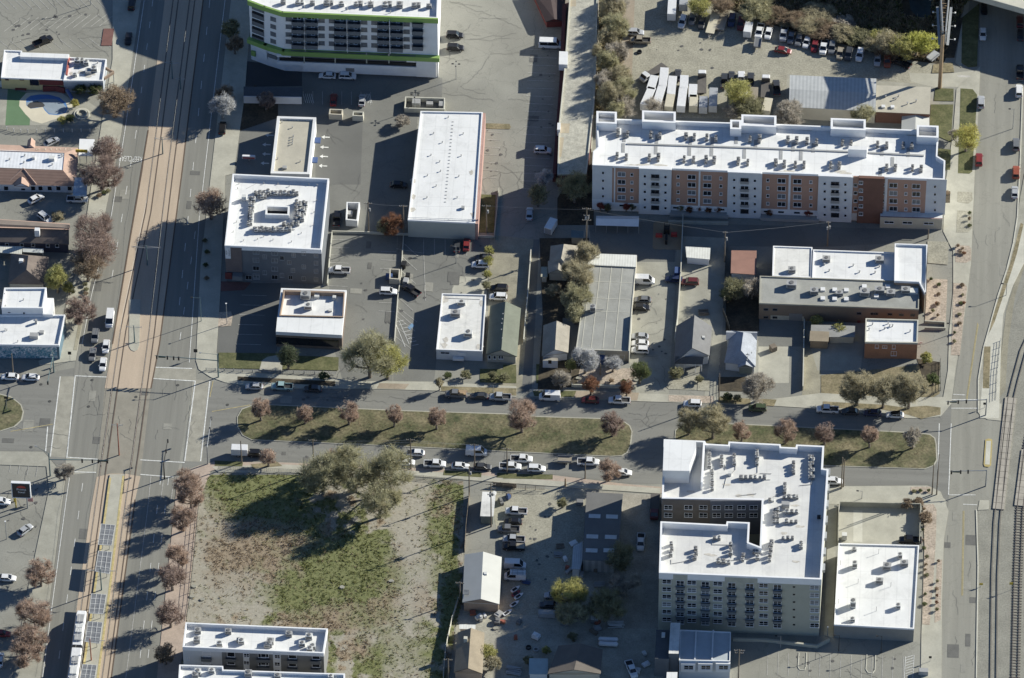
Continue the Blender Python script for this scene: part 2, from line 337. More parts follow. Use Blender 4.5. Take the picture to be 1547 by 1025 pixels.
sheet('courtyard', T(1147,250, 0,870, 255,890, 250,1040, -5,1040), Z1, asph_mid)
sheet('driveway', T(1147,500, 255,100, 360,100, 350,370, 245,370), Z2, dirt)
sheet('courtyard', [(1210,478),(1310,480),(1300,560),(1235,560)], Z3, conc_dull)
sheet('yard', [(953,-20),(1060,-10),(1180,38),(1330,90),(1425,100),(1425,140),(1190,112),(1190,180),(950,178)], Z1, gravel)
sheet('yard', [(1190,112),(1425,130),(1410,200),(1185,185)], Z2, conc_dull)
sheet('driveway', T(1147,0, 860,420, 1050,425, 1110,420, 1265,400, 1262,560, 1150,500, 1000,500, 870,470), Z3, concrete)
sheet('dirt_strip', T(760,0, 655,-60, 758,-60, 735,560, 720,660, 660,660), Z1, dirt_pink)
sheet('planting_bed', T(760,0, 545,-60, 690,-60, 680,660, 500,660), Z1, grass_dry)
sheet('creek_bank', [(1040,-60),(1480,-60),(1440,60),(1425,98),(1345,88),(1250,60),(1160,36),(1060,0)], Z2, soil)
sheet('creek', T(1147,0, 830,-150, 985,-150, 985,80, 960,105, 905,95, 870,60), Z3, creekwater)
sheet('yard', [(735,735),(885,742),(880,850),(905,900),(835,1040),(690,1040),(700,915),(760,915),(757,835),(748,790)], Z1, gravel)
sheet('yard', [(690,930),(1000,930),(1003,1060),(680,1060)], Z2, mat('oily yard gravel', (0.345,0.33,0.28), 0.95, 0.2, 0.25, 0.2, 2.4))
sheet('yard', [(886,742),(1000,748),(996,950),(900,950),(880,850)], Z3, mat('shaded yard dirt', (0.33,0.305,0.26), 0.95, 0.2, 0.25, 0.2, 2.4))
sheet('parking_lot', T(1147,755, -120,860, 900,840, 890,1100, -130,1100), Z1, asphalt)
sheet('courtyard', T(1147,755, 455,30, 925,40, 920,265, 450,255), Z2, concrete)
sheet('path', T(1147,755, 540,60, 592,62, 592,245, 540,240), Z3, conc_lt)
sheet('driveway', T(1147,755, 905,-60, 1085,-40, 1065,40, 940,30, 460,30, 460,-60), Z3, concrete)
sheet('railway_bed', [(1552,420),(1530,470),(1497,600),(1478,760),(1476,1080),(1700,1080),(1700,300)], Z1, ballast)
sheet('forecourt', [(-60,-60),(175,-60),(165,78),(-60,78)], Z2, asphalt)
sheet('patio', Q(0,50, -60,640, 880,700, 1180,900, 1130,1060, -60,1060), Z1, conc_dull)
sheet('lawn', Q(0,50, 90,640, 330,690, 250,860, 345,990, 340,1060, 60,1060), Z2, turf)
def blob(cx, cy, pts): return [(cx+x, cy+y) for x, y in pts]
sheet('pool_deck', Q(0,50, 300,690, 480,680, 700,690, 820,760, 850,850, 740,960, 600,1000, 480,1040, 370,1010, 290,930, 220,840, 225,770), Z3, pooldeck)
pool = Q(0,50, 300,760, 350,722, 450,706, 560,708, 680,740, 755,800, 780,870, 750,920, 660,944, 560,935, 515,890, 490,850, 430,860, 350,870, 300,830)
sheet('swimming_pool', pool, Z4, poolblue)
sheet('swimming_pool', Q(0,50, 300,800, 400,770, 520,756, 640,760, 720,800, 765,860, 742,912, 655,934, 565,925, 522,880, 490,845, 430,853, 350,862, 302,828), Z5, poolcover)
sheet('swimming_pool', Q(0,50, 312,830, 345,800, 430,785, 490,800, 515,830, 500,850, 430,856, 350,868, 318,850), Z5, asph_jet)  # black sheet paints the pool's deep water and shadow
# avenue
AL = [(222,-60),(213,0),(183,202),(133,447),(112,560),(100,720),(60,1025),(52,1085)]
AR = [(358,-60),(349,0),(326,200),(303,400),(295,545),(268,720),(237,1025),(229,1085)]
sheet('avenue', AL+AR[::-1], Z2, ave_mat)
# street (two carriageways round grass medians)
sheet('street', [(292,575),(330,577),(400,588),(554,588),(659,591),(775,601),(965,607),(1155,613),(1234,618),(1371,632),(1421,629),(1440,600),
                 (1434,760),(1402,733),(1273,734),(950,731),(834,717),(749,713),(670,708),(427,698),(324,697),(300,703),(275,712)], Z3, street_mat)
sheet('street', [(-60,560),(58,566),(112,556),(100,722),(75,692),(66,682),(-60,681)], Z3, street_mat)
# side street on the right
sheet('side_street', [(1482,-60),(1481,0),(1478,168),(1473,250),(1467,397),(1454,500),(1437,616),(1434,749),(1426,813),(1423,913),(1422,1085),
                      (1475,1085),(1477,855),(1475,771),(1512,760),(1515,640),(1492,632),(1478,624),(1478,574),(1486,526),(1497,487),(1508,447),(1521,408),(1531,368),(1537,329),(1541,250),(1545,132),(1549,60),(1552,-60)], Z4, side_mat)
# crossing bands and centre of the junction
sheet('crosswalk', [(91,569),(113.5,569),(101,692),(76,690)], Z4, mat('crosswalk concrete', (0.315,0.30,0.255), 0.9, 0.16, 0.4, 0.08, 3.0))
sheet('crosswalk', [(291,573),(317,576),(305,698),(279,697)], Z4, mat('crosswalk concrete', (0.315,0.30,0.255), 0.9, 0.16, 0.4, 0.08, 3.0))
sheet('crosswalk', [(232,554),(296,557),(296,576),(229,572)], Z4, mat('crosswalk concrete', (0.315,0.30,0.255), 0.9, 0.16, 0.4, 0.08, 3.0))
sheet('crosswalk', [(100,692),(147,694),(145,714),(98,718)], Z4, conc_dull)
sheet('crosswalk', [(1437,602),(1478,602),(1478,616),(1437,616)], Z5, side_mat)
# pavements with real kerb steps
slab('sidewalk', [(170,-60),(222,-60),(213,0),(183,202),(133,447),(114,545),(60,552),(58,546),(90,530),(97,476),(104,440),(120,400),(135,300),(153,190),(170,90)], 0.13, concrete)
slab('sidewalk', [(356,-60),(395,-60),(376,60),(369,150),(353,262),(340,266),(333,440),(327,532),(332,560),(420,566),(555,576),(660,577),(780,584),(780,600),(659,590.5),(554,587.5),(400,587),(340,578),(318,570),(300,558),(296,545),(303,400),(326,200),(349,0)], 0.13, concrete)
slab('sidewalk', [(800,588),(1010,596),(1090,600),(1160,604),(1240,594),(1355,601),(1425,600),(1432,560),(1434,500),(1440,440),(1440,380),(1425,350),(1428,280),(1440,200),(1445,135),(1481,100),(1478,168),(1473,250),(1467,397),(1454,500),(1444,553),(1437,610),(1421,629),(1398,632),(1371,632),(1234,617.5),(1155,612.5),(965,606.5),(800,599)], 0.13, concrete)
slab('sidewalk', [(-60,681.5),(66,683),(75,693),(93,716),(98,722),(60,1025),(52,1085),(10,1085),(40,900),(74,740),(70,705),(-60,700)], 0.13, conc_dull)
slab('sidewalk', [(300,704),(324,698),(427,699),(670,709),(749,714),(834,718),(950,732),(1000,736),(1000,745),(880,735),(700,722),(560,712),(330,708),(318,712),(300,760),(276,985),(262,1085),(229,1085),(237,1025),(268,722),(285,710)], 0.13, tan_pave)
slab('sidewalk', [(320,705),(430,702),(670,714),(880,730),(998,738),(998,746),(880,738),(700,725),(560,715),(330,714)], 0.136, concrete)
slab('sidewalk', [(1252,735),(1402,734),(1421,743),(1433,772),(1426,813),(1423,913),(1422,1085),(1390,1085),(1392,960),(1396,840),(1400,764),(1252,762)], 0.13, concrete)
slab('sidewalk', [(1550,330),(1541,360),(1530,400),(1512,470),(1500,540),(1495,600),(1492,618),(1478,618),(1478,574),(1486,526),(1497,487),(1508,447),(1521,408),(1531,368),(1541,300),(1548,262)], 0.13, conc_dull)
slab('path', T(1147,250, 1519,330, 1519,560, 1450,700, 1400,850, 1388,1025, 1375,1450, 1265,1450, 1275,1300, 1300,1000, 1350,900, 1400,750, 1450,600, 1480,500), 0.145, conc_lt)
slab('sidewalk', [(1477,620),(1478,624),(1482,629),(1492,634),(1512,636),(1513,610),(1493,608)], 0.13, concrete)
slab('sidewalk', [(1480,756),(1494,756),(1494,770),(1477,771)], 0.13, concrete)
sheet('verge', T(1147,500, 1290,90, 1327,90, 1320,330, 1282,330), 0.155, grass_dry)
sheet('verge', T(1147,250, 1500,330, 1519,340, 1470,560, 1420,720, 1360,900, 1320,960, 1335,880, 1395,700, 1440,560), 0.14, grass_dry)
sheet('verge', [(1550,395),(1533,450),(1523,520),(1519,590),(1510,600),(1512,540),(1520,470),(1535,420)], Z2, dirt)
# tram reservation
TL = [(258,-60),(249,0),(224,197),(215,260),(170,520),(158,587)]
TR_ = [(317,-60),(307,0),(282,200),(275,260),(241,520),(228,587)]
slab('tram_reservation', TL+TR_[::-1], 0.075, tan_conc)
slab('tram_reservation', [(146,721),(166,716),(189,716),(212,720),(204,755),(186,880),(168,1025),(158,1085),(92,1085),(100,1025),(116,918),(137,770)], 0.075, tan_conc)
sheet('junction', [(158,587),(228,587),(212,720),(146,721)], Z4, mat('tan stained asphalt', (0.265,0.245,0.205), 0.9, 0.12, 0.3, 0.06, 4.0))
LC = [(273,-60),(265.5,0),(233.5,250),(224,320),(186,500),(159.5,684),(149.5,755),(125,933),(112.5,1025),(104,1085)]
RC = [(299,-60),(290.5,0),(258.5,250),(250,320),(229.5,500),(205,684),(194.5,755),(171,933),(158.5,1025),(150,1085)]
for tr in (LC, RC):
    b = MB()
    for a, c in zip(tr, tr[1:]):
        A_, B_ = gp(a, 0.095), gp(c, 0.095); d = (B_-A_).normalized(); n = Vector((-d.y, d.x, 0))
        for s in (-0.72, 0.72):
            e = n*s; q = n*0.16; r = n*0.04; h = Vector((0,0,0.012))
            b.face([A_+e-q, B_+e-q, B_+e+q, A_+e+q], 0); b.face([A_+e-r+h, B_+e-r+h, B_+e+r+h, A_+e+r+h], 1)
    struct(b.obj('tram_track', [groove, steel_rail]))
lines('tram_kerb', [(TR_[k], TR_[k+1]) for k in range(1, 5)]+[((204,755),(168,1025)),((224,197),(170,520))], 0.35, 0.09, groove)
# medians: concrete kerb with grass inside
med1 = [(378,613),(404,611),(606,620),(764,625),(813,629),(907,632),(942,636),(952,643),(955.5,652),(953,674),(948,684),(940,689),(923,690),(775,683),(609,675),(380,665),(366,658),(358,644),(358,630),(365,618)]
med2 = [(1034,637),(1102,640),(1160,642.5),(1384,653.5),(1405,656),(1413,662),(1415,672),(1416,695),(1411,704),(1397,709),(1244,704),(1060,696),(1030,690),(1018,676),(1020,650)]
med3 = [(-60,590),(0,595),(18,600),(32,611),(36,622),(33,635),(22,645),(0,652),(-60,652)]
for md in (med1, med2, med3):
    slab('median', md, 0.15, concrete)
    P = ccw([(p.x, p.y) for p in (gp(q, 0.19) for q in md)]); I = inset(P, 0.28)
    struct(MB().face([(x, y, 0.195) for x, y in I]).obj('median_grass', median_g))
# lawns, planting beds
LW = [('lawn', T(0,500, 1255,125, 1620,130, 1620,220, 1255,215), grass), ('lawn', T(380,500, 0,132, 500,152, 498,228, 0,216), grass), ('path', T(380,500, 90,150, 145,140, 180,160, 175,230, 45,225, 60,170), concrete),
 ('planting_bed', T(380,500, -80,262, 480,290, 480,318, -80,285), soil), ('planting_bed', T(380,500, 735,300, 905,305, 880,335, 720,330), dirt_pink),
 ('verge', T(380,500, 1085,318, 1519,330, 1519,372, 1090,345), grass_dry), ('verge', T(760,500, 170,345, 420,345, 405,380, 180,375), grass), ('verge', T(760,500, 420,345, 780,355, 770,400, 405,385), dirt_pink),
 ('verge', T(760,500, 950,368, 1210,375, 1210,415, 950,405), rockbed), ('verge', T(760,500, 1240,380, 1420,390, 1420,422, 1240,415), grass_dry),
 ('verge', T(1147,500, 0,390, 100,395, 85,432, 0,425), grass_dry), ('verge', T(1147,500, 365,405, 720,425, 830,440, 960,430, 1040,440, 1040,480, 930,505, 850,480, 700,450, 365,440), grass_dry),
 ('verge', T(0,500, 1232,745, 1395,752, 1390,778, 1232,775), grass), ('verge', T(0,500, 1440,765, 1590,752, 1620,775, 1450,790), grass_dry),
 ('verge', T(380,500, 1105,800, 1320,812, 1318,840, 1098,828), grass), ('verge', T(760,500, 0,820, 285,825, 285,852, 0,848), grass), ('verge', T(380,500, 1410,815, 1520,820, 1520,846, 1405,842), grass)]
for nm, pp, mm in LW:
    sheet(nm, pp, 0.15, mm)
YD = [('front_yard', T(380,500, 1310,218, 1519,222, 1519,300, 1310,295), grass), ('front_yard', T(760,500, 0,195, 75,195, 75,290, 0,290), grass), ('front_yard', T(760,500, 190,190, 400,200, 395,300, 190,300), grass),
 ('front_yard', T(760,500, 420,215, 760,215, 760,310, 395,300), rockbed), ('front_yard', T(760,500, 1010,255, 1110,260, 1110,340, 950,335, 935,320), gravel), ('front_yard', T(760,500, 1118,270, 1185,275, 1185,345, 1115,342), gravel),
 ('front_yard', T(760,500, 1235,265, 1500,265, 1500,350, 1235,345), soil), ('front_yard', T(1147,500, 355,255, 960,190, 1030,190, 1035,360, 960,400, 355,370), grass_dry),
 ('lawn', T(1147,0, 1010,505, 1115,510, 1115,580, 1003,578), grass), ('lawn', T(1147,0, 985,600, 1113,600, 1100,815, 975,760), grass), ('lawn', T(1147,0, 1012,850, 1100,860, 1095,975, 1070,975), grass),
 ('verge', T(1147,0, 1155,508, 1225,513, 1250,545, 1242,690, 1222,985, 1205,998, 1140,995, 1150,700), grass), ('rock_bed', T(1147,250, 965,435, 1085,440, 1080,570, 965,560), gravel),
 ('rock_bed', T(1147,250, 1125,458, 1205,462, 1216,480, 1215,545, 1185,560, 1125,555), rockbed), ('rock_bed', T(1147,250, 965,650, 1080,655, 1070,905, 950,900), rockbed), ('rock_bed', T(1147,250, 1115,675, 1180,680, 1193,700, 1150,1090, 1100,1090), rockbed),
 ('rock_bed', T(1147,250, 1138,150, 1222,155, 1225,200, 1200,220, 1135,210), gravel), ('rock_bed', T(1147,250, 1135,258, 1222,262, 1222,360, 1200,385, 1130,385), gravel), ('rock_bed', T(1147,250, 1060,148, 1096,148, 1094,215, 1060,215), soil),
 ('rock_bed', T(1147,755, 940,30, 1000,25, 1018,60, 1012,250, 1000,450, 978,720, 935,715, 948,260), rockbed), ('rock_bed', T(1147,755, 1020,345, 1050,345, 1040,690, 1005,708), rockbed), ('rock_bed', T(1147,500, 868,895, 985,895, 985,935, 868,930), rockbed),
 ('verge', T(1147,0, 1000,370, 1110,360, 1118,415, 990,420), grass_dry), ('verge', T(1147,0, 1165,100, 1262,20, 1250,380, 1200,385, 1160,360), grass), ('verge', T(1147,0, 1060,120, 1170,100, 1120,330, 1060,330), soil), ('path', T(1147,0, 1190,-60, 1215,-60, 1160,390, 1125,360), concrete), ('planting_bed', [(385,128),(420,158),(420,178),(355,200),(362,160)], soil),
 ('planting_bed', T(380,250, 1275,165, 1400,170, 1390,385, 1275,385), grass), ('planting_bed', T(380,0, 1345,708, 1480,712, 1488,730, 1480,742, 1345,738), grass_dry), ('planting_bed', T(0,250, 1255,665, 1440,672, 1400,715, 1255,722), mat('red mulch', (0.18,0.09,0.075), 0.95, 0.15, 0.4, 0.2)),
 ('planting_bed', T(0,250, 1240,845, 1325,838, 1335,860, 1325,920, 1240,928), rockbed), ('verge', T(0,0, 595,165, 655,165, 640,262, 580,262), mat('red mulch', (0.18,0.09,0.075))), ('tree_pit', T(0,250, 455,890, 475,890, 440,1060, 420,1060), dirt),
 ('dirt_strip', [(820,480),(850,480),(845,592),(812,590)], soil), ('dirt_strip', [(815,360),(890,360),(880,480),(820,480)], soil), ('dirt_strip', [(1098,430),(1147,430),(1147,500),(1096,500)], soil), ('planting_bed', [(845,545),(880,540),(870,585),(835,585)], soil),
 ('play_surface', T(760,250, 872,322, 1020,325, 1030,335, 1025,475, 1015,484, 868,480, 858,470, 862,335), rubber), ('planting_bed', T(1147,500, 905,160, 1040,180, 1030,300, 940,280), soil),
 ('service_strip', [(1252,755),(1265,760),(1258,965),(1245,960)], conc_dull), ('yard_edge', [(885,230),(897,230),(897,340),(842,340),(842,300)], soil)]
for k, (nm, pp, mm) in enumerate(YD):
    P = [gp(p, 0) for p in pp]; z = 0.142 if any(s in nm for s in ('lawn','verge','rock','tree')) else 0.072
    slab(nm, pp, z, mm)
# markings
lines('road_marking', poly([(218,0),(188,202),(168.5,324),(138,447),(124,520)])+poly([(340,0),(317,193),(301,329),(291,476),(286,548)])+poly([(106,715),(100,755),(64,1025)]), 0.16, Z3, paint_w)
lines('road_marking', dashes((231,0),(206,197),6)+dashes((206,197),(164,450),6)+dashes((317,0),(268,490),12)+dashes((295,350),(268,540),5)+dashes((125,730),(85,1025),7)+dashes((255,720),(220,1025),7)+dashes((243,720),(208,1025),7), 0.15, Z3, paint_w)
lines('road_marking', poly([(228,720),(223,770),(190,1025)])+poly([(247,724),(243,755)])+poly([(262,730),(258,760)]), 0.14, Z3, paint_f)
lines('road_marking', [((113.5,569),(101,692)),((91,569),(76,690)),((295,576),(279,697)),((317,576),(303,697)),((113,568),(163,570)),((228,572),(296,576)),((230,555),(290,557)),((100,691),(148,694)),((106,713),(145,714)),((212,695),(279,699)),((212,717),(262,721)),((72,645),(69,682))], 0.28, Z5, paint_w)
lines('road_marking', [((320,622),(378,612)),((317,600),(322,576)),((16,652),(80,641))], 0.16, Z5, paint_y)
lines('road_marking', poly([(1437,640),(1433,748)])+poly([(1419,640),(1416,745)])+[((1433,748),(1474,748)),((1437,604),(1478,604)),((1437,617),(1478,617)),((1455,762),(1476,763)),((1440,596),(1458,597))], 0.22, 0.036, paint_w)
lines('road_marking', poly([(1478,490),(1461,605)])+poly([(1477,488),(1460,603)])+poly([(1455,772),(1453,900)])+poly([(1456.5,772),(1454.5,900)]), 0.12, 0.036, paint_y)
def stalls(a, b, n, vec): return [((a[0]+(b[0]-a[0])*i/n, a[1]+(b[1]-a[1])*i/n), (a[0]+(b[0]-a[0])*i/n+vec[0], a[1]+(b[1]-a[1])*i/n+vec[1])) for i in range(n+1)]
ST = stalls((0,14),(160,14),13,(-16,-16))+stalls((6,48),(150,40),11,(26,-20))+stalls((0,62),(150,58),10,(18,14))
ST += stalls((735,188),(727,268),7,(24,1.5))+stalls((800,75),(785,285),18,(42,1.5))
ST += stalls((498,362),(495,432),6,(30,1))+stalls((610,368),(600,470),5,(22,20))+stalls((640,361),(705,363),4,(0,24))+stalls((602,465),(592,520),4,(28,22))+stalls((575,380),(572,470),7,(24,1))
ST += stalls((458,138),(560,139),7,(0,20))+stalls((1160,986),(1365,992),13,(-1,34))+stalls((365,446),(356,520),5,(38,1))+stalls((20,683),(60,690),3,(-6,30))
ST += [((599,376),(640,383)),((640,383),(643,455))]
lines('parking_line', ST, 0.11, Z4, paint_f)
HA = [(((600+i*3.2),486+i*5.2),(610+i*3.2,484+i*5.2)) for i in range(8)]+[((603,485),(618,520)),((597,487),(612,524))]
HA += [((458+i*3,142),(462+i*3,156)) for i in range(5)]+[((551+i*2.3,142),(555+i*2.3,156)) for i in range(4)]
HA += [((1368,994+i*4),(1380,990+i*4)) for i in range(8)]+[((1368,992),(1366,1026)),((1381,990),(1379,1026))]
lines('parking_line', HA, 0.13, Z5, paint_w)
sheet('parking_line', T(380,250, 895,930, 920,905, 935,920, 910,945), Z5, paint_b)
arr = MB()
for px in T(380,0, 400,787, 393,845, 390,898, 385,952, 62,830, 60,884, 52,937, 78,776):
    p = gp(px, 0.07)
    for q in ([(0,0),(0.9,0.75),(0.9,-0.75)], [(0.9,0.2),(0.9,-0.2),(2.3,-0.2),(2.3,0.2)]):
        arr.face([(p.x+x, p.y+y, 0.07) for x, y in q][::1] if q[0][0] else [(p.x+x, p.y+y, 0.07) for x, y in q[::-1]])
struct(arr.obj('road_marking', paint_w))
for txt, px in (('CLEAR', (189.5,239.5)), ('KEEP', (207.5,240.5))):
    me = text_mesh(txt, 2.9, paint_w); p = gp(px, 0.08)
    o = link('road_marking', me, None, (p.x, p.y, 0.08), math.pi, scale=(0.42, 1.0, 1.0)); struct(o)
# manholes and patches
for px in T(0,500, 235,308, 285,405, 178,668, 528,283, 1020,312, 508,435, 1305,425, 780,380):
    p = gp(px, 0.034); b = MB(); b.prism([(p.x+0.42*math.cos(k*math.pi/6), p.y+0.42*math.sin(k*math.pi/6)) for k in range(12)], 0.0, 0.075); struct(b.obj('manhole_cover', darkfence))
# wear: sealed cracks, patches and oil spots on the paving
rw = random.Random(23)
def seals(area, count, ln, m, wd, nm='crack_seal', along=None):
    b = MB(); NS[2] += 1; z = 0.064+0.0004*NS[2]; x0, y0, x1, y1 = area
    for _ in range(count):
        p = gp((rw.uniform(x0, x1), rw.uniform(y0, y1)), 0); a = (along if along is not None and rw.random() < .8 else rw.uniform(0, 6.283)); L = rw.uniform(.4, 1)*ln; k = 0
        while k < L:
            st = rw.uniform(.5, 1.4); a2 = a+rw.gauss(0, .35); q = p+Vector((math.cos(a2), math.sin(a2), 0))*st; n_ = Vector((-math.sin(a2), math.cos(a2), 0))*wd/2
            b.face([(*(p-n_)[:2], z), (*(q-n_)[:2], z), (*(q+n_)[:2], z), (*(p+n_)[:2], z)]); p = q; k += st
    return struct(b.obj(nm, m))
tar = mat('tar seal', (0.125,0.122,0.114), 0.8, 0.2, 1.0, 0.1)
for ar, n_, L_, al in (((5,5,150,70),16,14,None),((670,5,840,340),46,16,None),((505,180,615,340),14,9,None),((610,365,720,470),12,9,None),((505,365,595,580),12,8,None),((960,410,1015,600),8,8,None),((2,700,70,900),14,9,None),((1165,990,1370,1020),8,9,None),((5,575,80,680),9,8,0.0)): seals(ar, n_, L_, tar, 0.07, along=al)
seals((345,592,950,606), 26, 10, tar, 0.07, along=0.0); seals((420,672,950,700), 22, 10, tar, 0.07, along=1.57); seals((1100,620,1400,636), 14, 8, tar, 0.07, along=0.0); seals((1425,150,1530,480), 9, 9, tar, 0.06, along=1.6); seals((1428,780,1472,1020), 5, 9, tar, 0.06, along=1.6); seals((115,580,290,690), 20, 8, tar, 0.06, along=1.6); seals((965,615,1010,700), 9, 7, tar, 0.07)
patch_d = mat('dark asphalt patch', (0.135,0.133,0.125), 0.9, 0.14, 0.4, 0.1); patch_l = mat('light asphalt patch', (0.27,0.262,0.232), 0.9, 0.14, 0.4, 0.1)
for k in range(52):
    ar = rw.choice(((350,592,950,606),(420,675,950,698),(1440,150,1525,420),(1430,780,1470,1020),(115,590,290,690),(140,260,205,440),(255,260,300,440),(95,740,135,1010),(680,10,830,300),(505,370,595,560),(610,380,725,440),(5,580,80,680),(1425,625,1500,740)))
    c_ = gp((rw.uniform(ar[0], ar[2]), rw.uniform(ar[1], ar[3])), 0); w_, h_ = rw.uniform(.8, 3.2), rw.uniform(.8, 4.5); z = 0.0625+0.00025*k*.1; o_ = [(c_.x-w_/2, c_.y-h_/2), (c_.x+w_/2, c_.y-h_/2), (c_.x+w_/2, c_.y+h_/2), (c_.x-w_/2, c_.y+h_/2)]
    struct(MB().face([(x, y, z) for x, y in o_]).obj('asphalt_patch', rw.choice((patch_d, patch_d, patch_l))))
oil = mat('oil stain', (0.10,0.097,0.09), 0.7, 0.3, 2.0, 0.2)
bo_ = MB(); NS[2] += 1
for k in range(150):
    ar = rw.choice(((600,360,735,470),(500,360,595,560),(960,420,1012,590),(735,190,760,270),(800,80,835,280),(350,600,950,606),(460,690,900,705),(1170,990,1360,1015),(10,700,60,850),(955,60,1180,110),(20,20,150,60),(770,760,840,900)))
    c_ = gp((rw.uniform(ar[0], ar[2]), rw.uniform(ar[1], ar[3])), 0); R_ = rw.uniform(.15, .6); bo_.face([(c_.x+R_*rw.uniform(.6,1.1)*math.cos(i*.785), c_.y+R_*rw.uniform(.6,1.1)*math.sin(i*.785), 0.0665+0.0004*NS[2]) for i in range(8)])
struct(bo_.obj('oil_stains', oil))
# railway on the right
def track(cl, ties, nm):
    b = MB()
    P = [gp(p, 0.1) for p in cl]
    for A_, B_ in zip(P, P[1:]):
        d = (B_-A_); L = d.length; d.normalize(); n = Vector((-d.y, d.x, 0)); a = math.atan2(d.y, d.x)
        for s in (-0.75, 0.75):
            c = (A_+B_)/2+n*s; b.box((c.x, c.y, 0.16), (L+0.05, 0.16, 0.15), 0, a)
        if ties:
            k = 0.0
            while k < L:
                c = A_+d*k; b.box((c.x, c.y, 0.02), (0.24, 2.6, 0.14), 1, a); k += 0.95
    return struct(b.obj(nm, [steel_rail, tie]))
TA = [(1560,500),(1546,530),(1534,574),(1527.5,601),(1518,658),(1509,763),(1506.4,790),(1503,870),(1500.5,1085)]
TB = [(1580,560),(1565,610),(1549,690),(1541,771),(1537,870),(1532,1085)]
track(TA, False, 'railway_track'); track(TB, True, 'railway_track')
def crossing(cl, a, b_):
    m = MB(); P = [gp(p, 0.2) for p in cl]
    for A_, B_ in zip(P, P[1:]):
        d = (B_-A_); L = d.length; d.normalize(); n = Vector((-d.y, d.x, 0)); an = math.atan2(d.y, d.x)
        for s, wd in ((0, 1.3), (1.15, 0.6), (-1.15, 0.6)):
            k = 0.0
            while k < L-0.3:
                c = A_+d*(k+1.1)+n*s; m.box((c.x, c.y, 0.0), (2.1, wd, 0.30), 0, an); k += 2.2
    return struct(m.obj('level_crossing', mat('crossing panel', (0.37,0.34,0.285), 0.9, 0.15, 0.4)))
crossing([(1527,601),(1509,763)], 0, 0); crossing([(1552,680),(1541,765)], 0, 0)
slab('traffic_island', T(1147,500, 1297,625, 1315,618, 1335,622, 1337,640, 1330,770, 1315,782, 1292,778, 1287,765), 0.15, mat('yellow kerb', (0.42,0.34,0.14)))
sheet('traffic_island', T(1147,500, 1303,632, 1330,632, 1322,768, 1295,766), 0.156, conc_lt)
slab('traffic_island', T(0,500, 742,-180, 805,-180, 800,80, 790,108, 772,118, 752,110, 740,90), 0.14, concrete)
kerb('traffic_island_kerb', T(1147,755, 228,880, 222,960, 232,978, 260,978, 268,960, 272,880), 0, 0.2, 0.14, conc_lt)
kerb('traffic_island_kerb', T(1147,755, 618,890, 612,975, 625,995, 650,998, 664,980, 668,895), 0, 0.2, 0.14, conc_lt)
kerb('side_kerb', [(1545,132),(1541,250),(1537,329),(1531,368),(1521,408),(1508,447),(1497,487),(1486,526),(1478,574),(1478,624)], 0, 0.3, 0.2, conc_lt)
kerb('side_kerb', [(1475,771),(1477.5,855),(1475,1025),(1475,1085)], 0, 0.3, 0.2, conc_lt)
# vacant field: soil, weeds and grass mixed by patches
def blobs(p, L):
    return sum(math.exp(-(((p[0]-x)/rx)**2+((p[1]-y)/ry)**2)) for x, y, rx, ry in L)
GREEN = [(400,728,60,12),(335,735,22,22),(365,745,55,35),(345,765,35,22),(420,735,40,18),(480,880,75,45),(540,850,55,40),(500,835,60,25),(590,870,45,30),(640,985,30,40),(565,1000,26,40),(690,748,22,18),(655,800,18,60),(680,880,16,90),(440,905,50,25),(560,935,45,18),(600,980,25,40),(430,780,60,30)]
BROWN = [(365,835,45,35),(420,840,40,40),(470,815,40,25),(520,935,60,22),(575,925,30,22),(590,890,20,30),(355,875,40,22),(550,980,30,18),(600,850,22,20),(400,800,40,30),(670,760,20,30),(480,935,60,18),(640,905,24,26),(330,800,30,60)]
GRAV = [(645,735,12,16),(628,765,15,24),(618,800,17,26),(620,840,16,26),(626,880,16,26),(618,920,17,26),(606,960,16,24),(595,1000,16,30),(350,880,34,20),(318,770,14,30),(335,895,45,28),(385,905,35,22),(620,820,24,55),(605,750,18,40),(620,930,24,40),(560,960,28,16),(300,830,14,90),(330,800,30,26),(620,1000,30,40),(640,870,26,30),(305,930,20,40)]
fpx = [(297,745),(318,716),(440,718),(470,716),(560,717),(700,727),(702,790),(698,915),(688,950),(672,1085),(262,1085),(276,985)]
def inpoly(p, P):
    c = False
    for (x1, y1), (x2, y2) in zip(P, P[1:]+P[:1]):
        if (y1 > p[1]) != (y2 > p[1]) and p[0] < (x2-x1)*(p[1]-y1)/(y2-y1)+x1: c = not c
    return c
def field_w(p):
    n1 = mnoise.fractal(Vector((p[0]*0.045, p[1]*0.06, 3)), 1, 2, 5); n2 = mnoise.fractal(Vector((p[0]*0.05, p[1]*0.065, 9)), 1, 2, 5); n3 = mnoise.fractal(Vector((p[0]*0.06, p[1]*0.08, 21)), 1, 2, 5)
    g = max(0, blobs(p, GREEN)*0.95+n1*0.75-0.15); b = max(0, blobs(p, BROWN)*0.8+n2*0.75-0.12); r = max(0.05, blobs(p, GRAV)*1.25+n3*0.5)
    s = g+b+r; return g/s, b/s, r/s
fm = bpy.data.meshes.new('field'); V = []; F = []; COL = []; idx = {}
X0, Y0, ST_ = 262, 712, 2.0
for j in range(0, 188):
    for i in range(0, 222):
        p = (X0+i*ST_, Y0+j*ST_)
        if inpoly(p, fpx):
            w3 = gp(p, 0); idx[(i, j)] = len(V); hgt = 0.07+0.10*max(0, mnoise.noise(Vector((w3.x*0.15, w3.y*0.15, 0)))); V.append((w3.x, w3.y, hgt)); COL.append(field_w(p))
for (i, j), a in idx.items():
    q = [idx.get((i, j+1)), idx.get((i+1, j+1)), idx.get((i+1, j))]
    if None not in q: F.append((a, q[0], q[1], q[2]))
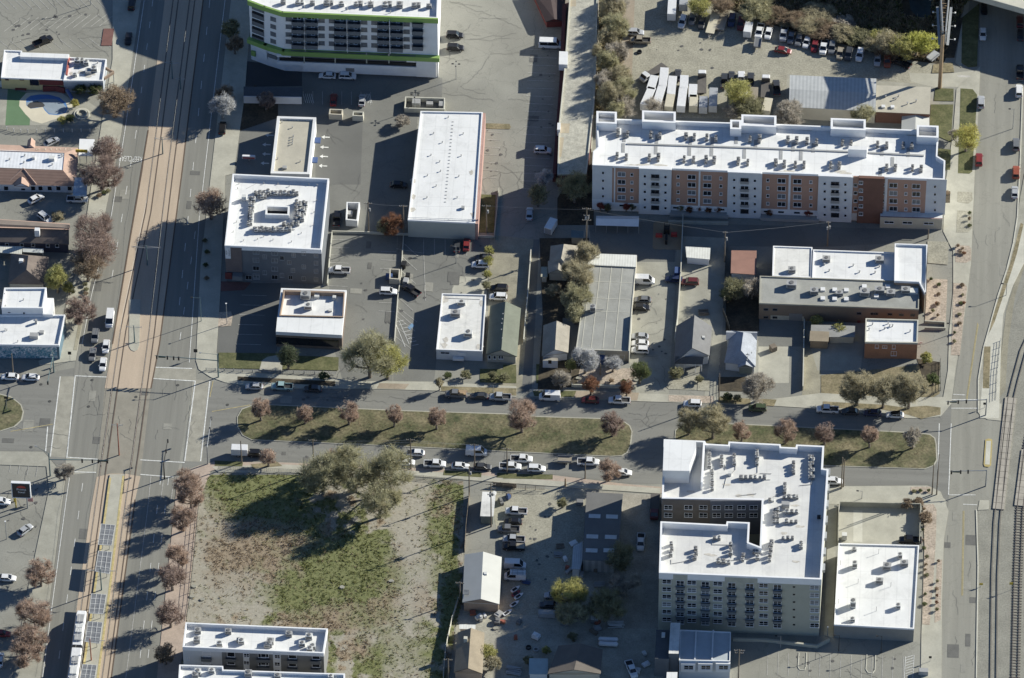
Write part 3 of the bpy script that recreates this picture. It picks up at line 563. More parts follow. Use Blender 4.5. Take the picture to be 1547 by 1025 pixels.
fm.from_pydata(V, [], F); at = fm.color_attributes.new('cover', 'FLOAT_COLOR', 'POINT')
for k, c in enumerate(COL): at.data[k].color = (*c, 1)
m = bpy.data.materials.new('field cover'); m.use_nodes = True; n = m.node_tree.nodes; l = m.node_tree.links
bs = n['Principled BSDF']; bs.inputs['Roughness'].default_value = 0.95
ca = n.new('ShaderNodeVertexColor'); ca.layer_name = 'cover'; sp = n.new('ShaderNodeSeparateColor'); l.new(ca.outputs[0], sp.inputs[0])
ge = n.new('ShaderNodeNewGeometry')
def tone(c1, c2, sc):
    t = n.new('ShaderNodeTexNoise'); t.inputs['Scale'].default_value = sc; t.inputs['Detail'].default_value = 6; t.inputs['Roughness'].default_value = 0.7; l.new(ge.outputs['Position'], t.inputs['Vector'])
    r = n.new('ShaderNodeValToRGB'); r.color_ramp.elements[0].position = 0.3; r.color_ramp.elements[1].position = 0.7; r.color_ramp.elements[0].color = (*c1, 1); r.color_ramp.elements[1].color = (*c2, 1); l.new(t.outputs[0], r.inputs[0]); return r.outputs[0], t.outputs[0]
gcol, gn = tone((0.105,0.125,0.04), (0.225,0.225,0.10), 1.1); bcol, bn = tone((0.20,0.155,0.105), (0.36,0.29,0.20), 1.3); rcol, rn = tone((0.25,0.23,0.18), (0.42,0.39,0.315), 1.6)
def sharpen(src, nz):
    a = n.new('ShaderNodeMath'); a.operation = 'MULTIPLY_ADD'; a.inputs[1].default_value = 0.7; l.new(nz, a.inputs[0]); l.new(src, a.inputs[2])
    r = n.new('ShaderNodeMapRange'); r.inputs['From Min'].default_value = 0.40; r.inputs['From Max'].default_value = 1.08; l.new(a.outputs[0], r.inputs[0]); return r.outputs[0]
m1 = n.new('ShaderNodeMixRGB'); l.new(sharpen(sp.outputs[1], rn), m1.inputs[0]); l.new(rcol, m1.inputs[1]); l.new(bcol, m1.inputs[2])
m2 = n.new('ShaderNodeMixRGB'); l.new(sharpen(sp.outputs[0], bn), m2.inputs[0]); l.new(m1.outputs[0], m2.inputs[1]); l.new(gcol, m2.inputs[2]); l.new(m2.outputs[0], bs.inputs['Base Color'])
fm.materials.append(m); fo = bpy.data.objects.new('field', fm); C.objects.link(fo); struct(fo)
# loose weeds and grass tufts over the field, beds and creek bank
def weeds(name, label, sampler, count, mats, hmin, hmax, wd, zf=0.05):
    b = MB(); rr = random.Random(len(name)*7+count); made = 0; tries = 0
    while made < count and tries < count*6:
        tries += 1
        r = sampler(rr)
        if r is None: continue
        p, mi = r; w3 = gp(p, 0); made += 1
        h = rr.uniform(hmin, hmax); cl = rr.randint(4, 7)
        for k in range(cl):
            a = rr.uniform(0, 6.283); ox, oy = rr.gauss(0, wd*0.8), rr.gauss(0, wd*0.8); ww = rr.uniform(0.4, 1.0)*wd*0.55; ln = rr.uniform(0.2, 1.0)*h
            x, y = w3.x+ox, w3.y+oy; dx, dy = math.cos(a)*ww, math.sin(a)*ww; lx, ly = rr.gauss(0, .4)*h, rr.gauss(0, .4)*h
            b.face([(x-dx, y-dy, zf), (x+dx, y+dy, zf), (x+dx*.5+lx, y+dy*.5+ly, zf+ln), (x-dx*.5+lx, y-dy*.5+ly, zf+ln*0.9)], mi)
    o = b.obj(name, mats); return tag(o, label, None, None, 'stuff')
wg = mat('weed green', (0.13,0.155,0.05), 0.9, 0.3, 0.5, 0.2, col2=(0.23,0.225,0.085), transl=0.4); wb = mat('weed brown', (0.26,0.195,0.13), 0.9, 0.3, 0.5, 0.2, col2=(0.42,0.33,0.225), transl=0.4); wt = mat('weed straw', (0.38,0.33,0.22), 0.9, 0.25, 0.5, 0.2, transl=0.4)
def samp_field(r):
    p = (r.uniform(262, 705), r.uniform(714, 1070))
    if not inpoly(p, fpx): return None
    g, b_, v = field_w(p); u = r.random()
    if u < b_*0.9: return p, 1
    if u < b_*0.9+g*0.7: return p, 0
    return (p, 2) if r.random() < 0.12 else None
weeds('weeds', 'brown and green weeds growing over the vacant field', samp_field, 11000, [wg, wb, wt], 0.08, 0.42, 0.26)
bank = [(1050,-30),(1480,-40),(1440,40),(1420,92),(1345,86),(1250,56),(1160,32),(1065,-2)]
def samp_bank(r):
    p = (r.uniform(1045, 1480), r.uniform(-40, 95)); 
    return (p, r.choice((1,1,2,2,0))) if inpoly(p, bank) and not (1360 < p[0] < 1410 and p[1] < 28) else None
weeds('undergrowth', 'dry undergrowth covering the shaded creek bank', samp_bank, 9000, [wg, wb, wt], 0.3, 1.3, 0.45)
strip = T(760,0, 545,-60, 690,-60, 680,660, 505,660)
def samp_strip(r):
    p = (r.uniform(890, 945), r.uniform(-10, 175)); return (p, r.choice((0,2,2,1))) if inpoly(p, strip) else None
weeds('undergrowth', 'pale dry undergrowth below the bare trees along the wall', samp_strip, 1400, [wg, wb, wt], 0.2, 0.8, 0.35)

litter_at = [(394,636),(461,641),(527,642),(595,646),(660,649),(788,654),(925,660),(1040,657),(1077,663),(1186,671),(1245,672),(1313,677),(1378,678),(840,655),(560,645),(720,652)]
def samp_litter(r):
    x, y = r.choice(litter_at); p = (x+r.gauss(0, 26), y+r.gauss(2, 12)); return (p, r.choice((0,1,1,2))) if (inpoly(p, med1) or inpoly(p, med2)) else None
weeds('leaf_litter', 'fallen brown leaves scattered over the grass medians', samp_litter, 3600, [wb, wt, mat('russet litter', (0.26,0.16,0.10), 0.9, 0.25, 0.5, 0.2)], 0.03, 0.08, 0.20, 0.21)
# ================================================================== buildings
def xy(pts, h): return ccw([(p.x, p.y) for p in (gp(q, h) for q in pts)])
def cen(P): return (sum(p[0] for p in P)/len(P), sum(p[1] for p in P)/len(P))
def building(name, label, pts, h, wall, roof, par=0.6, pt=0.35, cop=None, cat='building', base=0.0, group=None, parent=None, wname='wall'):
    """flat-roofed block: pts = outer top edge of the roof seen in the survey at height h"""
    P = xy(pts, h); c = cen(P)
    root = parent or empty(name, (c[0], c[1], 0), label, cat, group)
    MB().prism(P, base, h-par-0.12, 0, cap=False).obj(wname, wall, root)
    I = inset(P, pt)
    MB().face([(x, y, h-par) for x, y in inset(P, 0.02)]).obj('roof', roof, root)
    if par > 0: MB().ring(inset(P, -0.04), I, h-par-0.125, h).obj('parapet', cop or coping, root)
    return root
def wring(root, pts, h, z0, wd, m, name='parapet'):
    P = xy(pts, h); MB().ring(P, inset(P, wd), z0, h).obj(name, m, root)
WINM = {}
def win_mesh(w, h, style):
    k = (round(w, 2), round(h, 2), style)
    if k in WINM: return WINM[k]
    b = MB(); fr = 0.09; 
    if style in ('win', 'pane2', 'dark', 'door'):
        b.box((0, -0.035, -h/2), (w, 0.07, fr), 0); b.box((0, -0.035, h/2-fr), (w, 0.07, fr), 0)
        for s in (-1, 1): b.box((s*(w/2-fr/2), -0.035, -h/2+fr), (fr, 0.07, h-2*fr), 0)
        if style == 'pane2':
            b.box((0, -0.035, -h/2+fr), (0.08, 0.07, h-2*fr), 0); b.box((0, -0.033, -h*0.12), (w-2*fr, 0.05, 0.07), 0)
        if style == 'win' and w > 1.0: b.box((0, -0.035, -h/2+fr), (0.07, 0.07, h-2*fr), 0)
        b.face([(-w/2+fr, -0.02, -h/2+fr), (w/2-fr, -0.02, -h/2+fr), (w/2-fr, -0.02, h/2-fr), (-w/2+fr, -0.02, h/2-fr)], 1)
        if style != 'dark': b.box((0, -0.07, -h/2-0.06), (w+0.1, 0.14, 0.06), 0)
    WINM[k] = b.mesh('window', [coping, glass]); return WINM[k]
class Fac:
    def __init__(s, a, b, h, off=0.0):
        A_, B_ = gp(a, h), gp(b, h); s.d = (B_-A_); s.d.z = 0; s.d.normalize(); s.n = Vector((s.d.y, -s.d.x, 0)); s.a = A_+s.n*off; s.rz = math.atan2(s.d.y, s.d.x)
    def hit(s, px):
        r = ray(px); t = (s.a-CAM).dot(s.n)/r.dot(s.n); return CAM+r*t
    def win(s, root, px, w, h, style='win', mats=None, name='window', off=0.0):
        p = s.hit(px)+s.n*off; return link(name, win_mesh(w, h, style), root, p-root.location, s.rz, mats)
    def panel(s, root, p0, p1, m, depth=0.12, name='panel'):
        a, b = s.hit(p0), s.hit(p1); u0, u1 = (a-s.a).dot(s.d), (b-s.a).dot(s.d); z0, z1 = min(a.z, b.z), max(a.z, b.z)
        c = s.a+s.d*(u0+u1)/2+s.n*depth/2; return MB().box((c.x, c.y, max(0.0, z0)), (abs(u1-u0), depth, z1-max(0.0, z0)), 0, s.rz).obj(name, m, root)
balc = {}
def balcony(root, f, px, w, m, dep=1.1, hh=1.05, name='balcony'):
    k = (round(w, 1), dep, m.name)
    if k not in balc:
        b = MB(); b.box((0, -dep/2, -0.18), (w, dep, 0.18), 0)
        b.box((0, -dep+0.03, 0), (w, 0.06, hh), 0)
        for s in (-1, 1): b.box((s*(w/2-0.03), -dep/2+0.03, 0), (0.06, dep-0.06, hh), 0)
        balc[k] = b.mesh('balcony', [m])
    p = f.hit(px); return link(name, balc[k], root, p-root.location, f.rz)
# roof plant
def unit_mesh(w, d, h, fan=True, legs=0.25):
    b = MB(); b.box((0,0,legs), (w,d,h), 0)
    for sx in (-1,1): b.box((sx*(w/2-0.08), 0, 0), (0.1, d*0.9, legs), 1)
    b.box((0, -d/2-0.012, legs+h*0.2), (w*0.8, 0.02, h*0.6), 1)
    return b.mesh('air_conditioner', [unit_w, fan_dk])
def fan_mesh(r, z):
    b = MB(); n = 10; b.prism([(r*math.cos(k*2*math.pi/n), r*math.sin(k*2*math.pi/n)) for k in range(n)], z, z+0.1); return b.mesh('fan', [fan_dk])
ACM = {'small': (unit_mesh(0.85, 0.85, 0.8), fan_mesh(0.32, 1.05)), 'mid': (unit_mesh(1.5, 1.1, 1.0), fan_mesh(0.42, 1.25)), 'big': (unit_mesh(2.2, 1.5, 1.2), fan_mesh(0.5, 1.45)), 'tall': (unit_mesh(1.3, 1.3, 1.7), fan_mesh(0.45, 1.95))}
def acs(root, pxs, z, kind='small', mats=None, rz=0.0):
    for px in pxs:
        p = gp(px, z+0.5)-root.location; p.z = z
        sc_u = random.uniform(.82, 1.22); o = link('air_conditioner', ACM[kind][0], root, p, rz+random.uniform(-.06,.06), mats if mats or random.random() < .62 else {0: unit_g}, (sc_u, sc_u*random.uniform(.85,1.15), sc_u*random.uniform(.85,1.2)))
        if kind != 'small' or True: link('fan', ACM[kind][1], o)
def rbox(root, px, z, w, d, h, m, name, rz=0.0, mtop=None):
    p = gp(px, z+h/2); b = MB().box((p.x, p.y, z), (w, d, h), 0, rz, top=1 if mtop else None)
    return b.obj(name, [m]+([mtop] if mtop else []), root)
def vents(root, pxs, z, r=0.12, h=0.7):
    for px in pxs:
        p = gp(px, z); MB().tube((p.x,p.y,z-0.02), (p.x,p.y,z+h), r, n=6).tube((p.x,p.y,z+h), (p.x,p.y,z+h+0.12), r*1.7, n=6).obj('vent_pipe', unit_g, root)
def stains(root, pxs, z, w=2.2, d=0.8):
    r = random.Random(len(pxs))
    for k, px in enumerate(pxs):
        b = MB()
        p = gp(px, z+0.01); pts = []
        for a in range(11):
            q = r.uniform(0.55, 1.1); pts.append((p.x+math.cos(a*0.571)*w*q*0.5, p.y+math.sin(a*0.571)*d*q*0.5, z+0.010+0.001*k))
        b.face(pts); b.obj('roof_stain', stain, root)
# pitched roofs ---------------------------------------------------------
def gable(root, E, he, hrg, roof, wall, axis='long', over=0.35, wz=0.0, hip=0.0, wname='wall'):
    """E = the four eave corners (survey px at eave height) in order nw, ne, se, sw; ridge north-south when axis = 'ns'"""
    P = [gp(p, he) for p in E]; nw, ne, se, sw = P
    if axis == 'ns': r0, r1 = (nw+ne)/2, (sw+se)/2
    else: r0, r1 = (nw+sw)/2, (ne+se)/2
    d = (r1-r0); r0 = r0+d*hip; r1 = r1-d*hip; r0.z = r1.z = hrg
    b = MB(); th = Vector((0,0,-0.18))
    if axis == 'ns': fs = [[nw, sw, r1, r0], [se, ne, r0, r1]]; ends = [[ne, nw, r0], [sw, se, r1]]
    else: fs = [[sw, se, r1, r0], [ne, nw, r0, r1]]; ends = [[nw, sw, r0], [se, ne, r1]]
    for f in fs: b.face(f, 0); b.face([q+th for q in f[::-1]], 0)
    for k in range(4):
        a, c = P[k], P[(k+1)%4]; b.face([a+th, a, c, c+th][::-1], 0)
    if hip > 0:
        for f in ends: b.face(f, 0); b.face([q+th for q in f[::-1]], 0)
    b.obj('roof', roof, root)
    W = ccw([(p.x, p.y) for p in P]); W = inset(W, over)
    wb = MB().prism(W, wz, he-0.1, 0)
    if hip == 0:
        for f in ends:
            c = sum((Vector((q.x, q.y, 0)) for q in f), Vector())/3; f2 = []
            n = (f[1]-f[0]).cross(up).normalized()
            q3 = [f[0]-n*over*(-1 if False else 1)*0, f[1], f[2]]
            mid = (W[0][0]+W[1][0]+W[2][0]+W[3][0])/4, (W[0][1]+W[1][1]+W[2][1]+W[3][1])/4
            ctr = Vector((mid[0], mid[1], 0)); e = (f[0]+f[1])/2; inw = (ctr-Vector((e.x, e.y, 0))); inw.normalize()
            a, c_, r = f[0]+inw*over, f[1]+inw*over, f[2]+inw*over
            dd = (c_-a).normalized()*over
            wb.face([a+dd+Vector((0,0,-0.12)), c_-dd+Vector((0,0,-0.12)), r+Vector((0,0,-0.2))], 0)
    wb.obj(wname, wall, root)
    return root
def house(name, label, E, he, hrg, roof, wall, axis='ns', cat='house', **k):
    P = [gp(p, he) for p in E]; c = cen(P); root = empty(name, (c[0], c[1], 0), label, cat); gable(root, E, he, hrg, roof, wall, axis, **k); return root
# ---------------------------------------------------------------- green-trimmed apartment block, top of the picture
G = building('apartment_building', 'tall white apartment block with lime green bands and dark balconies', [(376,0),(400,9),(427,17.5),(661,27.6),(668,-170),(385,-170),(417,-96),(483,-74),(441,-59)], 22.4, offwhite, whiteroof, 1.0, 0.35)
def band(root, pts, h, zt, zb, out, m, name):
    """a projecting band along a facade line"""
    P = [gp(p, h) for p in pts]; b = MB()
    for a, c in zip(P, P[1:]):
        d = (c-a); L = d.length; d.normalize(); n = Vector((d.y, -d.x, 0)); q = (a+c)/2+n*(out/2-0.02)
        b.box((q.x, q.y, zb), (L+out*0.7, out, zt-zb), 0, math.atan2(d.y, d.x))
    return b.obj(name, m, root)
gl = [(376,0),(400,9),(427,17.5),(661,27.6)]
band(G, gl, 22.4, 22.45, 20.8, 0.55, lime, 'fascia'); band(G, gl, 22.4, 8.4, 6.9, 1.2, lime, 'fascia')
fG = Fac((427,17.5), (661,27.6), 22.4); fG2 = Fac((400,9), (427,17.5), 22.4); fG0 = Fac((376,0), (400,9), 22.4)
s5 = 290/1547
def t5(x, y): return (380+x*s5, y*s5)
for cx, ys in ((300,(155,215,278,335)),(565,(165,228,288,348)),(648,(170,230,290,352)),(908,(180,240,302,362)),(990,(183,243,303,366)),(1250,(195,256,316,376))):
    for y in ys: fG.win(G, t5(cx, y), 1.7, 1.5, 'win', {0: midgrey, 1: glass_lt})
for y in (95,155,215,275,333): fG2.win(G, t5(175, y), 1.7, 1.5, 'win', {0: midgrey, 1: glass_lt})
for k, (cx, y0) in enumerate(((375,150),(487,152),(718,160),(830,164),(1065,173),(1172,176))):
    x0 = cx-50; fG.panel(G, t5(cx-47, y0-38), t5(cx+47, y0+218), dkgrey, 0.04, 'recess')
    for j in range(4):
        fG.win(G, t5(cx+8, y0-14+j*62), 1.0, 2.0, 'door', off=0.06); fG.win(G, t5(cx-22, y0-12+j*62), 1.5, 1.6, 'dark', off=0.06)
        balcony(G, fG, t5(cx, y0+30+j*62), 3.35, dkgrey, 1.4, 1.2)
for cx in (432,773,1117): fG.panel(G, t5(cx-5, 115+cx*0.03), t5(cx+5, 375+cx*0.03), white, 1.5, 'divider_wall')
fG.panel(G, t5(1298,150), t5(1380,388), dkgrey, 0.04, 'recess')
for j in range(4): balcony(G, fG, t5(1340,197+j*62), 3.0, dkgrey, 1.2, 1.2)
for j in range(5):
    fG0.panel(G, t5(2,36+j*62), t5(103,112+j*62), dkgrey, 0.05, 'recess'); fG0.panel(G, t5(8,22+j*62), t5(100,74+j*62), glass, 0.3, 'window')
# parking podium
POD = [(427,17.5),(661,27.6)]
fP = Fac((427,17.5), (661,27.6), 22.4, 0.5)
fP.panel(G, t5(205,485), t5(1330,558), offwhite, 0.5, 'podium_ledge'); fP.panel(G, t5(205,428), t5(318,455), offwhite, 0.5, 'podium_ledge'); fP.panel(G, t5(1250,470), t5(1325,496), offwhite, 0.5, 'podium_ledge')
fP.panel(G, t5(412,512), t5(1330,606), white, 0.45, 'podium_wall'); fP.panel(G, t5(1328,455), t5(1490,615), white, 0.6, 'podium_wall')
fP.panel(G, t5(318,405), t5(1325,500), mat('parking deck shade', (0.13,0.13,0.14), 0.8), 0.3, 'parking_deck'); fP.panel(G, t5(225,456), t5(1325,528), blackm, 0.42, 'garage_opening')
for cx in (425,675,928,1108): fP.panel(G, t5(cx-6,424), t5(cx+6,500), olivewall, 0.62, 'column')
fP.panel(G, t5(760,540), t5(830,572), midgrey, 0.5, 'vent_grille')
fP2 = Fac((376,0), (427,17.5), 22.4, 0.2); fP2.panel(G, t5(40,335), t5(128,480), offwhite, 0.3, 'podium_wall'); fP2.panel(G, t5(0,405), t5(35,455), lime, 0.32, 'panel'); fP2.panel(G, t5(132,372), t5(205,395), glass, 0.3, 'garage_opening'); fP2.panel(G, t5(132,430), t5(205,480), midgrey, 0.3, 'garage_door')
for k in range(11): 
    p = (428+k*22.0, 4+k*0.6); acs(G, [p, (p[0]+6, p[1]-1)] if k%2 else [p], 21.4, 'mid')
vents(G, [(460,12),(525,15),(590,20),(560,3),(650,12)], 21.4)
# carport with white fascia in its shade
CP = empty('carport', tuple(gp((415,150), 0))[:2]+(0,), 'low dark roofed carport with white front wall beside the shaded driveway', 'carport')
pc = xy([(368,131),(457,132.5),(456,146.5),(368,145)], 2.9); MB().prism(pc, 2.5, 2.9, 0, bottom=True).obj('roof', roof_char, CP)
fC = Fac((368,145),(456,146.5), 2.9, 0.02); fC.panel(CP, (368,145.2), (456,157), white, 0.2, 'wall')
# ---------------------------------------------------------------- bank by the hotel
K = building('bank_building', 'small tan roofed flat building with white rim north of the hotel', T(380,0, 148,668, 370,675, 333,1000, 110,995), 5.4, offwhite, tanroof, 0.55, 0.75, white)
vents(K, T(380,0, 240,785, 238,800, 236,815, 234,830, 175,705, 235,735, 280,930, 150,915), 4.85, 0.12, 0.5); rbox(K, T(380,0, 190,962)[0], 4.85, 1.2, 0.9, 0.6, unit_g, 'air_conditioner')
for px in T(380,0, 375,805, 358,918):
    p = gp(px, 2.8); MB().box((p.x+0.2, p.y, 2.5), (1.6, 2.0, 0.35), 0).obj('awning', bluep, K)
# ---------------------------------------------------------------- hotel with light well
A = building('hotel', 'charcoal mid-rise hotel with square white roof and central light well', [(351.5,262.8),(497,270),(485.5,377.5),(339.5,371)], 13.4, dkgrey, whiteroof, 1.4, 0.4)
s6 = 160/1367
def t6(*v): return [(340+v[i]*s6, 260+v[i+1]*s6) for i in range(0, len(v), 2)]
wl = t6(525,430, 832,440, 825,560, 518,550); zr = 12.0
Pw = xy(wl, 13.6); MB().ring(Pw, inset(Pw, 0.45), zr, 13.6).obj('light_well_curb', whiteroof, A)
MB().face([(x, y, zr+0.03) for x, y in inset(Pw, 0.3)]).obj('light_well', blackm, A)
rA = random.Random(3); pts = []
for i in range(11): pts += [(395+i*52+rA.uniform(-6,6), 262+i*2+rA.uniform(-8,8)), (400+i*50, 290+rA.uniform(-6,10))] if i < 3 else [(395+i*54, 258+i*2+rA.uniform(-6,6)), (385+i*54, 285+rA.uniform(-5,5))]
pts += [(440+i*38, 322+rA.uniform(-5,5)) for i in range(3)]
for i in range(8): pts += [(330-i*4+rA.uniform(-5,5), 350+i*46), (362-i*4+rA.uniform(-6,6), 366+i*42)]
for i in range(9): pts += [(925-i*3, 400+i*34+rA.uniform(-5,5)), (965-i*3, 410+i*34+rA.uniform(-5,5)), (1015-i*3, 400+i*36), (1050-i*4, 410+i*20)] if i < 7 else [(960-i*3, 420+i*32)]
for i in range(10): pts += [(380+i*48, 730+i*1.5+rA.uniform(-5,5)), (400+i*48, 752+rA.uniform(-5,5))]
pts += [(760,675),(812,678),(862,682),(700,700),(740,640),(235,310),(265,310)]
acs(A, t6(*[v for q in pts[:94] for v in q]), zr, 'small')
rbox(A, t6(245,335)[0], zr, 1.2, 1.0, 1.6, unit_w, 'air_conditioner'); rbox(A, t6(910,640)[0], zr, 1.6, 1.2, 0.8, unit_g, 'air_conditioner')
vents(A, t6(180,157, 500,155, 685,160, 830,190, 1080,170, 1190,180, 160,220, 1180,375, 1150,525, 1140,690, 985,795, 860,905, 620,880, 420,872, 240,890, 150,650, 105,778, 500,838), zr, 0.09, 0.35)
MB().tube(tuple(gp(t6(410,148)[0], zr)), tuple(gp(t6(275,218)[0], zr)+Vector((0,0,0.05))), 0.05).obj('conduit', unit_g, A)
for ru in (t6(370,265,520,240,930,265), t6(900,390,890,600), t6(1000,380,960,700), t6(330,740,900,750), t6(320,350,300,700), t6(440,300,640,300)):
    bq_ = MB()
    for a_, c_ in zip(ru, ru[1:]): bq_.tube(gp(a_, zr)+Vector((0,0,.15)), gp(c_, zr)+Vector((0,0,.15)), 0.1, n=5)
    bq_.obj('pipe_run', unit_g, A)
fA = Fac((339.5,371), (485.5,377.5), 13.4)
for cx, st, ys in ((386.8,0,(381,393,405.5,417)),(375.6,0,(419.5,)),(387.5,0,(419,)),(415,0,(382.5,394,406.5,419)),(443.5,1,(385.5,)),(437,1,(396.5,)),(442.5,1,(408.5,)),(439,1,(419.5,)),(477.5,1,(386,397.5,409.5,422)),(400,1,(388,412)),(426,1,(390,416)),(459,1,(383,403,421))):
    for y in ys: fA.win(A, (cx, y), 1.1 if st else 1.7, 1.6, 'win', {0: unit_g, 1: glass_lt if int(cx+y)%3 else glass})
fA.panel(A, (339.9,373.5), (366.5,411), mat('brown brick panel', (0.16,0.125,0.115), 0.9, 0.1, 0.4, 0.1, 4), 0.15, 'brick_panel')
fAb = Fac((339.5,371), (485.5,377.5), 13.4, 0.16)
bn = fAb.panel(A, (340,373.5), (348.7,391), signwht, 0.06, 'banner')
pb = fAb.hit((344.2,382)) + fAb.n*0.075
for k, (tx, sz) in enumerate((('NOW', 0.62), ('LEASING', 0.62))):
    me = text_mesh(tx, sz, blackm); o = bpy.data.objects.new('lettering', me); C.objects.link(o); o.parent = bn
    o.location = pb + fAb.d*(-0.38+0.76*k) - A.location; o.rotation_euler = (Matrix.Rotation(fAb.rz, 3, 'Z') @ Matrix.Rotation(rad(90), 3, 'X') @ Matrix.Rotation(rad(-90), 3, 'Z')).to_euler()
fAb.panel(A, (351.8,411.5), (367,418), midgrey, 1.6, 'entrance_canopy'); fAb.panel(A, (340,411.5), (351,421), maroon, 0.3, 'entrance_wall')
# ---------------------------------------------------------------- fast food restaurant
L = building('restaurant', 'low white roofed restaurant with sunken roof well south of the hotel', T(380,250, 170,705, 545,717, 518,975, 140,955), 5.6, mat('brown stucco', (0.16,0.125,0.10), 0.85, 0.08, 0.4, 0.05), whiteroof, 1.0, 0.5, offwhite)
Pl = xy(T(380,250, 148,868, 527,880, 518,975, 140,955), 5.6); MB().prism(Pl, 4.5, 5.66, 0).obj('canopy_roof', whiteroof, L)
wring(L, T(380,250, 185,718, 535,728, 527,870, 160,862), 6.0, 4.6, 0.28, brick_tan)
acs(L, T(380,250, 310,755, 325,812), 4.6, 'big'); rbox(L, T(380,250, 375,750)[0], 4.6, 1.3, 1.3, 0.9, unit_w, 'air_conditioner'); rbox(L, T(380,250, 475,760)[0], 4.6, 0.9, 0.9, 1.0, unit_w, 'exhaust_fan'); rbox(L, T(380,250, 452,832)[0], 4.6, 1.0, 0.8, 0.5, unit_w, 'roof_hatch')
fL = Fac(*T(380,250, 140,955, 518,975), 5.6); fL.panel(L, T(380,250,140,985)[0], T(380,250,500,1042)[0], glass, 0.12, 'window')
# ---------------------------------------------------------------- long white warehouse
H = building('warehouse', 'long white roofed warehouse with pale panel front and pink brick side', T(380,0, 970,638, 1326,645, 1283,1280, 897,1263), 6.4, mat('pale green panel wall', (0.42,0.43,0.38), 0.85, 0.05, 0.3, 0.03), whiteroof, 0.35, 0.3)
Hs = [gp(p, 6.4) for p in T(380,0, 1326,645, 1283,1280)]; d = (Hs[1]-Hs[0]); c = (Hs[0]+Hs[1])/2
MB().box((c.x+0.42, c.y, 0), (0.7, d.length, 6.1), 0, math.atan2(d.y, d.x)-rad(90)).obj('brick_wall', mat('pink brick', (0.40,0.25,0.21), 0.9, 0.1, 0.4, 0.1, 4), H)
fH = Fac(*T(380,250, 897,298, 1275,310), 6.4)
for x in (937,1030,1135,1250): fH.panel(H, T(380,250, x-1.5, 300+(x-897)*0.03)[0], T(380,250, x+1.5, 402+(x-897)*0.02)[0], white, 0.06, 'pilaster')
fH.panel(H, T(380,250, 897,297)[0], T(380,250, 1275,312)[0], white, 0.08, 'coping')
vents(H, T(380,0, 1130,675, 1045,768, 1215,770, 1095,820, 1030,893, 1203,897, 1080,930, 1085,985)+T(380,250, 1010,60, 1190,65, 1060,120, 1007,187, 1180,187), 6.05, 0.12, 0.4)
bq = MB()
for i in range(24):
    p = gp(T(380,0, 1155-i*1.9, 700+i*20)[0], 6.09); bq.box((p.x, p.y, 6.05), (0.5, 0.18, 0.1), 0)
bq.obj('roof_anchor_row', unit_g, H)
rbox(H, T(380,250, 1213,243)[0], 6.05, 0.9, 0.8, 0.7, unit_g, 'air_conditioner')
stains(H, T(380,250, 925,90, 930,180, 1270,280, 925,255, 1262,40), 6.06, 1.6, 2.2)
# ---------------------------------------------------------------- small white office and green house
M_ = building('office_building', 'small white flat roofed office beside the green roofed house', T(380,250, 1093,735, 1345,742, 1325,1066, 1060,1056), 3.8, white, whiteroof2, 0.3, 0.25)
acs(M_, T(380,250, 1205,790, 1170,855, 1243,970), 3.5, 'big'); stains(M_, T(380,250, 1110,770, 1320,790, 1105,1030, 1310,1040, 1115,1000), 3.52, 2.0, 2.4)
fM = Fac(*T(380,500, 1060,108, 1325,118), 3.8); fM.win(M_, T(380,500,1110,127)[0], 2.4, 0.8, 'win'); fM.panel(M_, T(380,500,1155,146)[0], T(380,500,1218,160)[0], coping, 0.9, 'awning'); fM.panel(M_, T(380,500,1170,155)[0], T(380,500,1215,178)[0], glass_lt, 0.1, 'door'); fM.panel(M_, T(380,500,1180,122)[0], T(380,500,1230,142)[0], signwht, 0.1, 'sign_panel')
MB().tube(tuple(gp(T(380,250,1108,762)[0], 3.55)), tuple(gp(T(380,250,1310,770)[0], 3.55)), 0.06).obj('conduit', unit_g, M_)
N = house('house', 'long house with faded green shingle roof and cream gable front', [(740.5,462.5),(787,466),(781,539),(734,536)], 3.0, 5.2, roof_grn, mat('cream siding', (0.46,0.43,0.36), 0.8, 0.06, 0.3, 0.03))
fN = Fac((734,536), (781,539), 3.0, -0.3)
for x in (1365,1395,1425,1437): fN.win(N, T(380,500, x, 152)[0], 0.7, 1.3, 'win')
vents(N, T(380,250, 1443,860, 1440,890, 1436,915, 1434,950, 1438,1000), 4.6, 0.1, 0.5)
# ---------------------------------------------------------------- long orange and white apartment block
HC = 16.9
Cb = building('apartment_building', 'long five storey apartment block in terracotta and white stucco bays', [(900.5,179),(1030,183),(1180,188),(1418,198),(1416,236),(1428,243),(1427,271.5),(895,249.5),(896,229),(904,222)], HC, offwhite, whiteroof, 1.5, 0.4)
zr = HC-1.5
def towr(a, b, top, m=coping):
    x0, y0 = a; x1, y1 = b; P = xy([(x0,y0),(x1,y0+(x1-x0)*.04),(x1,y1+(x1-x0)*.04),(x0,y1)], top); MB().ring(P, inset(P, 0.6), zr+0.05, top).obj('stair_tower', m, Cb)
for a, b in (((901,168),(932,186)),((970,167),(1021,184)),((1120,173),(1173,190)),((1255,178.5),(1308,195)),((1385,189),(1418,207)),((1103,181),(1120,195))): towr(a, b, HC+1.4)
upr = T(760,0, 660,768, 715,772, 848,776, 900,778, 1050,786, 1098,788, 1170,792, 1222,796, 1418,800, 1472,804)+T(1147,0, 165,806, 215,810, 275,812, 330,816, 478,820, 528,824, 680,830, 732,834, 828,836, 876,838)
low = T(760,0, 655,898, 708,902, 840,906, 892,908, 1040,914, 1094,916, 1165,920, 1212,922, 1350,928, 1405,932)+T(1147,0, 95,938, 145,942, 208,944, 258,946, 410,950, 460,952, 732,962, 782,964, 880,966, 930,970)
